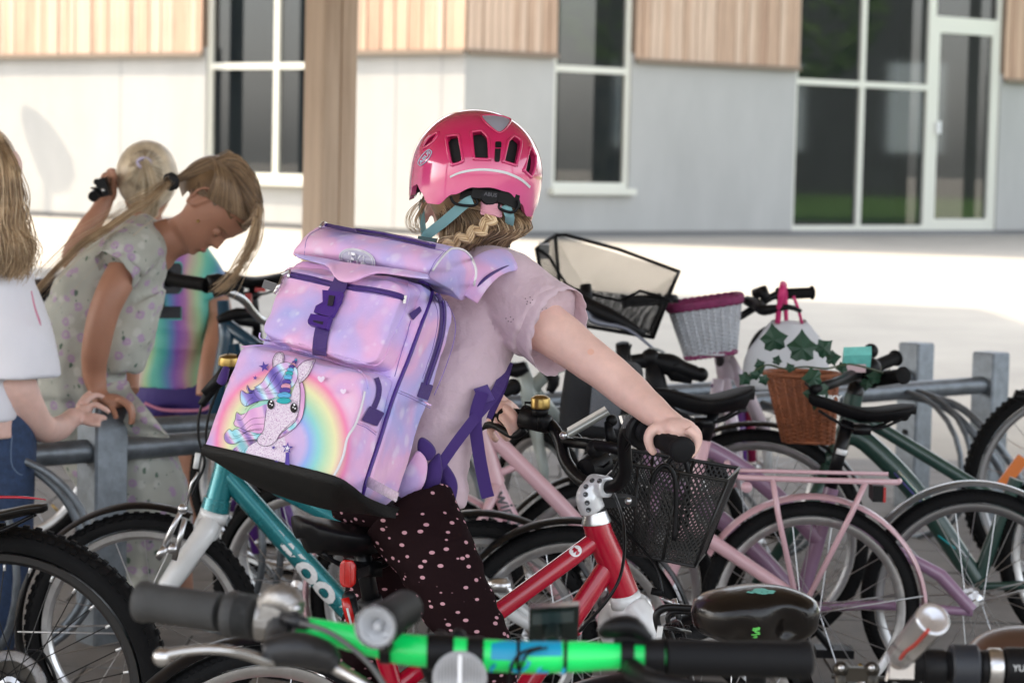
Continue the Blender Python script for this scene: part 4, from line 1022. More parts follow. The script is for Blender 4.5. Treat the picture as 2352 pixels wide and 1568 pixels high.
# ---- the girl on the red bike
def girl():
    t=thing('person','girl in pink helmet and dotted leggings sitting on the red bike, seen from behind','person',tuple(P(930,1200,3.9))); t.location.z=0; ORG[t.name].z=0
    lat=V((.62,-.78,-.06)).normalized(); fr=V((.76,.60,-.25)).normalized()
    # body (skin): head, neck, arms, hands
    m=MB(); hc=P(1092,432,4.04); fwd=V((-.22,.97,-.10)).normalized(); hu=V((.10,0,1)).normalized()
    head(m,hc,fwd,hu,.195)
    limb(m,[(P(1100,500,4.05),.040),(P(1112,580,4.05),.041),(P(1112,640,4.0),.06)])
    sdir=fwd.cross(hu)
    ear(m,P(984,486,4.04),fwd,hu,-sdir,.026); ear(m,P(1196,500,4.0),fwd,hu,sdir,.026)
    torso(m,[(P(915,1150,3.90),lat*.07,fr*.06),(P(960,1020,3.92),lat*.07,fr*.05),(P(1030,850,3.96),lat*.085,fr*.055),(P(1085,690,4.0),lat*.09,fr*.055),(P(1105,610,4.02),lat*.05,fr*.045)])
    # right arm
    limb(m,[(P(1165,680,3.93),.050),(P(1230,735,3.91),.0435),(P(1285,772,3.89),.0395),(P(1345,818,3.87),.0352),(P(1395,855,3.85),.0330),(P(1440,893,3.83),.0315),(P(1490,935,3.79),.0262),(P(1528,964,3.76),.0212),(P(1548,982,3.75),.0222)],24,5)
    # hand over the grip
    g0=P(1484,990,3.80); g1=P(1566,1032,3.685); gd=(g1-g0).normalized()
    kn=[P(1592,990,3.71),P(1579,972,3.745),P(1560,962,3.775),P(1540,958,3.80)]
    m.ell(P(1560,985,3.735),V((.026,-.014,-.008)),V((.012,.022,0)),V((.004,0,.0165)),18,12)
    m.ell(P(1535,992,3.745),V((.020,-.004,-.006)),V((.006,.020,0)),V((.0,0,.017)),16,10)
    P_=P
    finger(m,[P(1578,985,3.70),P(1597,1000,3.70),P(1601,1022,3.70),P(1590,1042,3.69),P(1574,1052,3.685)],.0088)
    finger(m,[P(1574,975,3.73),P(1598,990,3.74),P(1604,1012,3.745),P(1592,1034,3.74),P(1574,1046,3.735)],.0090)
    finger(m,[P(1560,968,3.76),P(1586,978,3.78),P(1594,1000,3.785),P(1582,1024,3.78),P(1562,1036,3.77)],.0090)
    finger(m,[P(1545,965,3.78),P(1568,970,3.81),P(1576,990,3.815),P(1566,1012,3.81),P(1545,1026,3.80)],.0088)
    finger(m,[P(1528,985,3.74),P(1502,985,3.74),P(1489,1004,3.735),P(1494,1028,3.735),P(1506,1042,3.735)],.0105)
    # left arm (hidden behind the body) and hand on the far grip
    limb(m,[(P(1060,650,4.10),.048),(P(1070,760,4.26),.038),(P(1080,850,4.30),.032),(P(1120,915,4.24),.026),(P(1150,940,4.20),.023)],22,5)
    m.ell(P(1152,955,4.165),V((.022,0,.010)),V((0,.026,0)),V((-.008,0,.026)),16,10)
    finger(m,[P(1160,935,4.13),P(1178,950,4.11),P(1186,968,4.10),P(1184,985,4.10)],.0085)
    finger(m,[P(1152,955,4.12),P(1168,975,4.10),P(1176,995,4.10),P(1178,1004,4.11)],.0085)
    finger(m,[P(1140,960,4.15),P(1148,985,4.14),P(1160,1002,4.14),P(1168,1008,4.15)],.0085)
    finger(m,[P(1132,950,4.18),P(1126,980,4.18),P(1132,1002,4.18),P(1142,1010,4.19)],.0082)
    finger(m,[P(1165,925,4.17),P(1182,938,4.19),P(1190,950,4.20)],.0082)
    # ankles and shoes below the frame
    body=m.build('body',SKIN,t); remesh(body,.0033,3,.5)
    face_parts(t,hc,fwd,(hu-fwd*hu.dot(fwd)).normalized(),.195)
    bvs=BVHTree.FromPolygons([v.co+ORG[t.name] for v in body.data.vertices],[tuple(p.vertices) for p in body.data.polygons]); q=MB(); h_,n_,_,_=bvs.ray_cast(CAM,ray(1357,808).normalized())
    if h_ is not None:
        if n_.dot(h_-CAM)>0: n_=-n_
        u,w_=frame_of(n_); q.add([h_+n_*.0004+(u*math.cos(a)+w_*math.sin(a))*.0055 for a in [2*PI*k/16 for k in range(16)]],[tuple(range(16))]); q.build('insect_bite',mat('reddened_skin',(.76,.43,.33),.5,var=.05),t,False,fix=False)
    # blouse
    BL=mat('dusty_pink_cotton',(.62,.47,.53),.85,var=.05,vs=10,bump=.35,bs=55,sheen=.2); nt,N,L,b=nodes(BL)
    v=N.new('ShaderNodeTexVoronoi'); v.feature='DISTANCE_TO_EDGE'; v.inputs['Scale'].default_value=55; tc=N.new('ShaderNodeTexCoord'); L.new(tc.outputs['Object'],v.inputs['Vector'])
    bu=N.new('ShaderNodeBump'); bu.inputs['Strength'].default_value=.25; bu.inputs['Distance'].default_value=.004; L.new(v.outputs[0],bu.inputs['Height']); old=b.inputs['Normal'].links[0].from_socket; L.new(old,bu.inputs['Normal']); L.new(bu.outputs[0],b.inputs['Normal'])
    m=MB()
    torso(m,[(P(955,1135,3.87),lat*.088,fr*.068),(P(962,1080,3.88),lat*.087,fr*.066),(P(975,1000,3.90),lat*.087,fr*.067),(P(1020,870,3.93),lat*.094,fr*.072),(P(1070,740,3.98),lat*.100,fr*.075),(P(1092,670,4.0),lat*.104,fr*.07),(P(1108,620,4.02),lat*.085,fr*.06),(P(1112,588,4.04),lat*.052,fr*.046)])
    limb(m,[(P(1110,640,3.99),.062),(P(1170,670,3.94),.062),(P(1215,712,3.92),.066),(P(1252,742,3.90),.068)],26,5)
    o=m.build('blouse',BL,t); remesh(o,.0045,6)
    def wr(p,n):
        x,y=pxy(p); a=0
        k1=noise.noise(V((p.x*13,p.y*8,p.z*22))); k2=noise.noise(V((p.x*30+p.z*22,p.y*18,p.z*30-p.x*10)))
        a+=.0028*(1-2*abs(k1))+.0013*(1-2*abs(k2))+.0006*noise.noise(V((p.x*70,p.y*50,p.z*80)))
        a+=.0022*math.sin((x*.9+y*.55)*.055+3*noise.noise(V((p.x*9,3,p.z*9))))*max(0,min(1,(y-640)/120))*max(0,min(1,(1150-x)/80))
        return a
    displace(o,wr)
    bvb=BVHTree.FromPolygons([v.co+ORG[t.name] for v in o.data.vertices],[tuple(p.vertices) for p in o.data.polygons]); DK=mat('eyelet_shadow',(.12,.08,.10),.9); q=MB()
    for ex,ey in ((200,618),(215,640),(236,608),(238,650),(255,628),(212,660),(48,772),(66,795),(84,762),(88,800),(105,780),(330,700),(345,722),(360,692)):
        h_,n_,_,_=bvb.ray_cast(CAM,ray(1148.5+ex*.293,505+ey*.293).normalized())
        if h_ is not None:
            if n_.dot(h_-CAM)>0: n_=-n_
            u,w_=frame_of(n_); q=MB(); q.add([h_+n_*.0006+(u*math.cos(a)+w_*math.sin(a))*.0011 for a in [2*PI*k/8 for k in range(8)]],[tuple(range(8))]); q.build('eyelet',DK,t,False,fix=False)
    # flared scalloped sleeve: open ring with thickness
    m=MB(); ax=(P(1300,775,3.885)-P(1190,690,3.93)).normalized(); c0=P(1210,705,3.92); u=ax.cross(V((0,1,0))).normalized(); w_=ax.cross(u); rings=[]
    for s_,rr in ((0,.060),(.02,.0655),(.04,.069),(.058,.071),(.070,.0725)):
        row=[]
        for k in range(64):
            a=2*PI*k/64; lo=max(0,math.sin(a+.5)); e=s_+(.005*abs(math.sin(a*9)) if s_>.06 else 0)+s_*.35*math.cos(a+2.4)
            r_=rr*(1+.014*math.sin(a*5+s_*30)); row.append(c0+ax*e+u*math.cos(a)*r_*.97+w_*math.sin(a)*r_*.97)
        rings.append(row)
    inner=[[p+(c0+ax*.03-p)*.02 for p in row] for row in rings[::-1]]
    m.rings(rings+inner,True,False); m.build('sleeve_edge',BL,t)
    # leggings
    LG=mat('dotted_leggings',(.013,.006,.007),.85,bump=.2,bs=70,spec=.05); nt,N,L,b=nodes(LG); tc=N.new('ShaderNodeTexCoord')
    mp=N.new('ShaderNodeMapping'); mp.inputs['Scale'].default_value=(.62,.62,1); L.new(tc.outputs['Object'],mp.inputs[0])
    v=N.new('ShaderNodeTexVoronoi'); v.inputs['Scale'].default_value=82; v.inputs['Randomness'].default_value=.85; L.new(mp.outputs[0],v.inputs['Vector'])
    r=ramp(N,[(0,(.50,.27,.31)),(.21,(.50,.27,.31)),(.245,(.013,.006,.007)),(1,(.013,.006,.007))]); L.new(v.outputs['Distance'],r.inputs[0]); L.new(r.outputs[0],b.inputs['Base Color'])
    m=MB()
    torso(m,[(P(860,1215,3.83),lat*.07,fr*.06),(P(890,1180,3.82),lat*.098,fr*.078),(P(920,1130,3.84),lat*.09,fr*.075),(P(945,1080,3.86),lat*.078,fr*.062)])
    limb(m,[(P(938,1175,3.76),.078),(P(972,1230,3.74),.070),(P(1008,1290,3.71),.064),(P(1046,1376,3.69),.0585),(P(1086,1450,3.68),.052),(P(1112,1510,3.67),.048),(P(1118,1600,3.68),.047),(P(1100,1750,3.72),.042),(P(1085,1950,3.75),.034),(P(1080,2110,3.76),.030)],26,5)
    limb(m,[(P(880,1200,3.90),.072),(P(880,1280,3.95),.066),(P(872,1360,3.97),.060),(P(860,1430,3.97),.055),(P(835,1500,3.97),.050),(P(812,1560,3.98),.046),(P(790,1700,4.0),.044),(P(780,1900,4.0),.034),(P(778,2060,4.0),.030)],26,5)
    o=m.build('leggings',LG,t); remesh(o,.0045,6)
    displace(o,lambda p,n:.0022*noise.noise(V((p.x*16,p.y*16,p.z*46)))+.0012*math.sin(p.z*150+6*noise.noise(p*12)))
    for (x,y,D) in ((1080,2150,3.76),(778,2095,4.0)):
        m=MB(); c=P(x,y,D); c.z=.05; m.ell(c+rh_*.04,rh_*.11,rn_*.038,UP*.045,20,12); m.box(c+rh_*.04-UP*.038,rh_*.10,rn_*.034,UP*.008); m.build('shoe',mat('dark_shoe',(.05,.04,.07),.6),t)
    return t
girl_o=girl()
# ============================================================= helmet
def helmet():
    t=thing('helmet','glossy pink bike helmet with black vents on the seated girl\'s head','helmet',tuple(P(1095,400,4.0)))
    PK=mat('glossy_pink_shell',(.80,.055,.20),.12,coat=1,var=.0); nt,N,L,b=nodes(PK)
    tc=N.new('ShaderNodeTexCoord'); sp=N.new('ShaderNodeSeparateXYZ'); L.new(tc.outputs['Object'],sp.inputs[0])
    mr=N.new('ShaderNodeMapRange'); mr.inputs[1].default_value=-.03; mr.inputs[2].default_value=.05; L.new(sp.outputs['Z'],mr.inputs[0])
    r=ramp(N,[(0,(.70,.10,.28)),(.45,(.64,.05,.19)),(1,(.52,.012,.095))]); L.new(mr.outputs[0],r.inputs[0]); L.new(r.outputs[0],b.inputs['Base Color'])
    c=P(1094,398,4.0); az=R(13); bk=V((math.sin(az),-math.cos(az),-.04)).normalized()
    up_=(V((.115,0,1))-bk*V((.115,0,1)).dot(bk)).normalized(); rt=up_.cross(bk)*-1
    if rt.x<0: rt=-rt
    RX,RY,HZ_=.1085,.128,.1045
    def edge(f):   # height of the lower edge by azimuth from the back (degrees)
        a=abs(((f+180)%360)-180)
        K=[(0,-.0165),(15,-.020),(32,-.036),(46,-.056),(58,-.057),(66,-.042),(74,-.030),(82,-.034),(90,-.052),(104,-.060),(125,-.050),(150,-.030),(180,-.022)]
        for p,q in zip(K,K[1:]):
            if a<=q[0]:
                s_=(a-p[0])/(q[0]-p[0]); s_=s_*s_*(3-2*s_); return p[1]+(q[1]-p[1])*s_
        return K[-1][1]
    def surf(f,z,k=1.0):
        "point at azimuth f (deg), height z"
        s_=z/HZ_
        rad=math.sqrt(max(0,1-s_*s_)) if z>0 else 1-.16*(s_*s_)+ .0
        if z>0: rad=rad**.96
        a=R(f); back=.0 
        return c+(rt*math.sin(a)*RX+bk*math.cos(a)*RY)*rad*k+up_*z*k
    rows=[]; NA=160
    for i in range(49):
        row=[]
        for j in range(NA):
            f=360*j/NA; e=edge(f); t_=i/48
            th=t_*(PI/2+math.asin(min(1,-e/HZ_))); z=HZ_*math.cos(th); row.append(surf(f,z))
        rows.append(row)
    rows[0]=[surf(360*j/NA,HZ_*.99995) for j in range(NA)]
    m=MB(); m.rings(rows,True,False)
    me=m.mesh('tmp'); bm=bmesh.new(); bm.from_mesh(me); bmesh.ops.remove_doubles(bm,verts=bm.verts,dist=.0008); bmesh.ops.recalc_face_normals(bm,faces=bm.faces)
    bvh=BVHTree.FromBMesh(bm); bm.free()
    inner=[[c+(p-c)*.925 for p in row] for row in rows[::-1]]
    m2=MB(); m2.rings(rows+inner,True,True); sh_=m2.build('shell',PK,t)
    X=lambda a,b_:(890+.2382*a,230+.2382*b_)
    def hit_(x,y,off=0):
        h_,n_,_,_=bvh.ray_cast(CAM,ray(x,y).normalized())
        if h_ is None: return None,None
        if n_.dot(ray(x,y))>0: n_=-n_
        return h_+n_*off,n_
    vents=[[(487,318),(440,400),(395,440),(345,467),(372,405),(420,352)],
      [(572,385),(590,355),(672,345),(690,365),(722,555),(712,592),(640,614),(612,600)],
      [(813,325),(830,312),(900,302),(925,318),(970,378),(978,556),(970,567),(850,562),(835,550)],
      [(1158,425),(1165,400),(1212,356),(1235,362),(1282,402),(1272,500),(1242,618),(1232,622),(1130,590),(1125,575)],
      [(1375,465),(1420,530),(1426,555),(1420,650),(1388,733),(1378,732),(1325,682),(1325,660)]]
    for pl_ in vents:
        pts=[];ns=V((0,0,0))
        for a,b_ in pl_:
            x,y=X(a,b_); h_,n_=hit_(x,y); 
            if h_ is None: continue
            pts.append(h_); ns+=n_
        ns.normalize(); q=MB(); q.rings([[p-ns*.028 for p in pts],[p+ns*.03 for p in pts]])
        cu=q.build('cut',None,None,False)
        bo=sh_.modifiers.new('b','BOOLEAN'); bo.operation='DIFFERENCE'; bo.object=cu; bo.solver='EXACT'; cu.location=-ORG[t.name]+V(t.location); 
        # operate in the shell's own space
        for v in cu.data.vertices: v.co=v.co
        bpy.context.view_layer.update()
        bake(sh_); bpy.data.objects.remove(cu)
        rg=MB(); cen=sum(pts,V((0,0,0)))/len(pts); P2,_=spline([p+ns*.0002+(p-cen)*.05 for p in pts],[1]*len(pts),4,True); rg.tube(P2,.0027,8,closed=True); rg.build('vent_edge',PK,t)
    sh_.data.set_sharp_from_angle(angle=R(35))
    # dark liner inside
    ln=MB(); ln.rings([[c+(p-c)*.905 for p in row] for row in rows],True,False); ln.rings([[c+(p-c)*.84 for p in row] for row in rows],True,False); ln.build('liner',mat('black_foam',(.008,.008,.009),.8),t)
    def patch(poly,off,name,mt,thick=.0012,sub=2,flat=False):
        "fill a photo-traced outline on the shell"
        tri=tessellate_polygon([[V((x,y,0)) for x,y in poly]]); bm=bmesh.new(); vs_=[bm.verts.new((x,y,0)) for x,y in poly]
        for a in tri:
            try: bm.faces.new([vs_[i] for i in a])
            except ValueError: pass
        bmesh.ops.subdivide_edges(bm,edges=bm.edges,cuts=sub,use_grid_fill=True)
        pts=[]; 
        for v in bm.verts:
            h_,n_=hit_(v.co.x,v.co.y,off); pts.append(h_ if h_ is not None else c)
        q=MB(); bm.verts.index_update(); q.add(pts,[tuple(v.index for v in f.verts) for f in bm.faces]); bm.free(); return q.build(name,mt,t,True)
    patch([X(*p) for p in ((905,162),(950,152),(1060,156),(1150,178),(1185,200),(1182,228),(1140,275),(1100,312),(1060,314),(1010,280),(940,215))],.0012,'rear_light_lens',mat('smoky_lens',(.30,.30,.36),.35,coat=.5))
    tri=[hit_(*X(*p),.0014)[0] for p in ((905,162),(960,152),(1060,156),(1150,178),(1185,205),(1140,275),(1090,316),(1055,312),(1010,280),(940,215))]
    q=MB(); q.tube(tri,.0016,8,sub=4,closed=True); q.build('lens_frame',PK,t)
    patch([X(*p) for p in ((1038,410),(1050,402),(1088,402),(1098,415),(1096,460),(1038,462))],.001,'light_switch',PLA); patch([X(*p) for p in ((1036,470),(1092,470),(1080,590),(1068,598),(1040,596),(1030,585))],.001,'light_switch',PLA)
    st=[(607,752),(700,712),(850,684),(1000,688),(1150,718),(1280,778),(1366,852)]; su=[(603,733),(700,690),(850,662),(1000,664),(1150,692),(1290,755),(1377,830)]
    o_=MB(); A_,_=spline([V((x,y,0)) for x,y in st],[1]*7,6); B_,_=spline([V((x,y,0)) for x,y in su],[1]*7,6)
    ra=[hit_(*X(p.x,p.y),.0011)[0] for p in A_]; rb=[hit_(*X(p.x,p.y),.0011)[0] for p in B_]; o_.rings([ra,rb],False,False); o_.build('reflective_stripe',mat('reflective_grey',(.62,.64,.66),.4),t)
    LB=mat('pale_blue_print',(.35,.60,.75),.4)
    an=R(-51); co_,si_=math.cos(an),math.sin(an)
    def lab(u,v,cx=365,cy=556):
        x=cx+u*co_-v*si_*.6; y=cy+u*si_+v*co_*.6; h_,n_=hit_(*X(x,y),.0012); return h_
    m=MB(); ring=[]
    for k in range(40):
        a=2*PI*k/40; ring.append(lab(88*max(-1,min(1,1.15*math.cos(a)))*(1-.04*abs(math.sin(a))),56*math.sin(a)))
    m.tube([p for p in ring if p],.0007,6,closed=True); m.build('logo_ring',LB,t)
    v_,f_=text_mesh('ABUS',62,1.2,.1); m=MB(); m.add([(lab(a,-b_*1.1) or c) for a,b_ in v_],f_); m.build('logo_letters',LB,t,False,fix=False)
    # retention system
    HD_=lambda a,b_,D:P(*X(a,b_),D)
    m=MB(); m.box(HD_(990,905,3.90),V((.029,.006,-.0045)),V((0,.006,0)),V((.0015,0,.0105))); m.box(HD_(800,895,3.905),V((.016,-.003,.001)),V((0,.006,0)),V((.002,0,.010))); m.box(HD_(1170,950,3.90),V((.016,.006,-.006)),V((0,.006,0)),V((.002,0,.011)))
    m.tube([HD_(640,880,3.93),HD_(800,850,3.9),HD_(990,850,3.895),HD_(1170,890,3.9),HD_(1300,990,3.93)],[.007]*5,10,sub=4,flat=.6)
    o=m.build('fit_dial_band',PLA,t,'auto')
    m=MB(); m.lathe(HD_(990,915,3.898),V((0,-1,.1)),[(0,.0),(.0175,.0),(.0175,.004),(.015,.007),(0,.008)],24); m.build('fit_dial',PLA,t,'auto')
    dv,df=text_mesh('ABUS',.0085,.0002,.1); m=MB(); m.add([HD_(992,912,3.8885)+V((a,0,b_-a*.12)) for a,b_ in dv],df); m.build('dial_letters',mat('dark_grey_print',(.08,.08,.09),.5),t,False,fix=False)
    for pts in ([(610,930),(630,980),(690,1010),(820,1018),(868,990),(850,950)],[(1080,1000),(1075,1040),(1150,1075),(1215,1078),(1268,1020),(1260,960)]):
        q=MB(); q.tube([HD_(a,b_,3.895) for a,b_ in pts],.0024,8,sub=4); q.build('strap_loop',PLA,t)
    # straps
    SB=mat('pale_teal_webbing',(.20,.40,.42),.7,bump=.3,bs=900)
    def strap(pts,wd,name='chin_strap',mt=SB,par=t,ax=None):
        "flat webbing along photo points (x,y,D); width in metres in the image plane"
        P3=[P(x,y,D) for x,y,D in pts]; P3,_=spline(P3,[1]*len(P3),6); L_=[];Rr=[]
        for i,p in enumerate(P3):
            d=(P3[min(i+1,len(P3)-1)]-P3[max(i-1,0)]).normalized(); s_=d.cross(V((0,1,0)) if ax is None else ax).normalized(); L_.append((p,s_))
        q=MB(); th=.0009; y_=V((0,th,0)); q.rings([[p-s_*wd/2-y_,p+s_*wd/2-y_,p+s_*wd/2+y_,p-s_*wd/2+y_] for p,s_ in L_]); return q.build(name,mt,par,False)
    strap([(*X(905,840),3.895),(*X(860,850),3.893)],.018); 
    strap([(*X(820,965),3.895),(*X(740,1005),3.90),(*X(560,1160),3.93),(*X(395,1290),3.97),(*X(372,1330),3.98)],.0165)
    strap([(*X(345,960),4.03),(*X(332,1010),4.03),(*X(335,1150),4.02),(*X(355,1330),4.0)],.0095)
    strap([(*X(1140,1010),3.90),(*X(1165,1080),3.90),(*X(1180,1150),3.91),(*X(1150,1290),3.95),(*X(1140,1420),3.99)],.0150)
    m=MB(); m.box(HD_(385,1345,3.97),V((.016,0,-.002)),V((0,.004,0)),V((.001,0,.004))); m.box(HD_(1135,1390,3.985),V((.005,0,0)),V((0,.004,0)),V((.002,0,.012))); m.build('strap_slider',mat('dark_teal_plastic',(.05,.10,.10),.4),t,False)
    globals()['strap_fn']=strap
helmet()
# ---- hair of the girl: nape hair, scrunchie, braid, stray locks
def girl_hair():
    t=girl_o; X=lambda a,b_,D:P(890+.2382*a,230+.2382*b_,D)
    cap=MB(); hc=P(1094,425,4.02); cap.ell(hc,V((.082,0,0)),V((0,.092,0)),V((.005,0,.082)),28,18); 
    cap.ell(P(1086,512,4.015),V((.060,0,0)),V((0,.058,0)),V((.0,0,.046)),24,14)
    o=cap.build('hair_cap',HB,t); remesh(o,.005,6)
    tie=X(1000,1050,3.915)
    G=[]
    for (a,b_) in ((420,900),(520,930),(640,900),(760,900),(880,900),(990,900),(1090,920),(1180,960),(1260,1010),(1320,1060)):
        s_=X(a,b_,3.955+.09*((a-900)/480)**2); mid=X(a*.55+1000*.45,b_*.5+1040*.5+20,3.925+.03*((a-900)/480)**2); G.append([s_,mid,tie+V((0,.004,0))])
    strands(t,'hair_nape',HB,G,620,.0009,.0025,1)
    G=[[X(a,b_,D),X(a+90,b_+150,D-.01),X(a2,1330,3.95),X(a2-60,1450,3.97)] for a,b_,D,a2 in ((380,930,4.02,520),(500,960,3.97,600),(620,1000,3.95,700),(760,1040,3.94,800),(900,1080,3.93,880),(1060,1100,3.93,960),(1130,1090,3.94,1060),(1200,1100,3.95,1130),(1290,1080,3.98,1180))]
    strands(t,'hair_nape',HD,G,620,.0009,.0045,2); strands(t,'hair_nape',HB,G,200,.0008,.0055,6)
    G=[[X(1120,1000,3.94),X(1200,1100,3.95),X(1320,1130,3.98),X(1230,1260,4.0),X(1150,1330,4.0)],[X(1230,1030,3.95),X(1330,1080,3.98),X(1345,1180,4.0),X(1270,1270,4.02),X(1180,1320,4.0)]]
    strands(t,'hair_side',HB,G,220,.0007,.004,3)
    HG=hairmat('golden_braid_hair',(.30,.18,.075),(.58,.40,.21),(.80,.63,.40))
    # braid: plump overlapping locks laid left and right in turn
    pts=[X(1000,1075,3.905),X(1003,1140,3.895),X(965,1205,3.893),X(880,1255,3.893),X(800,1300,3.898),X(715,1345,3.90),X(630,1375,3.91),X(560,1400,3.93),X(500,1430,3.95)]
    P_,_=spline(pts,[1]*len(pts),10); LEN=len(P_); rnd=random.Random(8); m=MB(); NL=9
    for l in range(NL):
        i0=int((LEN-16)*l/(NL-1)); side=1 if l%2 else -1; tp=1.0 if l<7 else 1.0-.12*(l-6)
        c0=P_[i0]; c1=P_[min(LEN-1,i0+15)]; d=(c1-c0).normalized(); n_=d.cross(V((0,1,0))).normalized(); ln=(c1-c0).length
        for k in range(70):
            a=rnd.uniform(0,2*PI); rr=math.sqrt(rnd.uniform(.2,1)); ox=rr*math.cos(a); oy=rr*math.sin(a); q_=[]
            for j in range(6):
                s_=j/5; w_=math.sin(PI*min(1,s_*.92+.08))**.7
                q_.append(c0+d*ln*s_*1.02+n_*side*(.0085-.0165*s_)*tp+n_*ox*.0092*w_*tp+V((0,1,0))*(oy*.0085*w_-.0050*math.sin(PI*s_*.8)+.004*s_)*tp)
            m.tube(q_,[.0007,.0012,.0013,.0013,.0011,.0006],4,False,sub=2)
    m.build('braid',HG,t,fix=False)
    m=MB()
    for k in range(7): 
        c=X(1002,1052,3.905); 
        m.tube([c+V((math.cos(a)*.0155,math.sin(a)*.012,-.008+.0028*k+math.cos(a)*-.001*2+.001*math.sin(3*a+k))) for a in [2*PI*j/20 for j in range(20)]],.0026,6,closed=True)
    m.build('hair_tie',mat('pink_hair_tie',(.62,.30,.36),.8),t)
    # fine flyaway locks at the left
    G=[[X(330,960,4.02),X(230,1020,4.0),X(165,1120,3.99),X(190,1230,3.99),X(330,1300,4.0)],[X(350,960,4.01),X(300,1060,3.99),X(250,1150,3.98),X(250,1230,3.98),X(320,1290,3.99)],[X(400,960,4.0),X(350,1030,3.99),X(310,1120,3.98),X(290,1200,3.98),X(300,1240,3.99)]]
    strands(t,'loose_hair',HB,G,34,.00045,.005,4,sub=5); 
    G=[[X(720,1290,3.93),X(650,1330,3.91),X(560,1350,3.93),X(500,1400,3.96)],[X(900,1330,3.94),X(850,1380,3.93),X(800,1430,3.95),X(780,1500,3.97)]]
    strands(t,'loose_hair',HB,G,60,.0009,.006,5)
girl_hair()

# ============================================================= backpack
def rbox(corners,nu=20,rd=.18,bulge=0,crn=None):
    "rounded box mapped on 8 corners: order fLB fRB fRT fLT bLB bRB bRT bLT"
    m=MB(); n=nu
    def pt(a,b,c):
        p=V((a,b,c)); q=V([max(-1+rd,min(1-rd,x)) for x in p]); d=p-q
        if d.length>1e-9: p=q+d.normalized()*rd
        p=(p+V((1,1,1)))/2; u,v,w_=p
        f=corners; 
        A=(f[0]*(1-u)+f[1]*u)*(1-v)+(f[3]*(1-u)+f[2]*u)*v; B=(f[4]*(1-u)+f[5]*u)*(1-v)+(f[7]*(1-u)+f[6]*u)*v
        return A*(1-w_)+B*w_
    g=[-1+2*i/n for i in range(n+1)]
    g=[math.copysign(abs(x)**.8,x) for x in g]
    for ax in range(3):
        for s_ in (-1,1):
            idx=[]; b=len(m.v)
            for i in g:
                for j in g:
                    p=[0,0,0]; p[ax]=s_; p[(ax+1)%3]=i; p[(ax+2)%3]=j; m.v.append(pt(*p))
            for i in range(n):
                for j in range(n):
                    q=(b+i*(n+1)+j,b+(i+1)*(n+1)+j,b+(i+1)*(n+1)+j+1,b+i*(n+1)+j+1); m.f.append(q if s_>0 else q[::-1])
    return m
def weld(o,d=.0004):
    bm=bmesh.new(); bm.from_mesh(o.data); bmesh.ops.remove_doubles(bm,verts=bm.verts,dist=d); bmesh.ops.recalc_face_normals(bm,faces=bm.faces); bm.to_mesh(o.data); bm.free(); o.data.polygons.foreach_set('use_smooth',[True]*len(o.data.polygons))
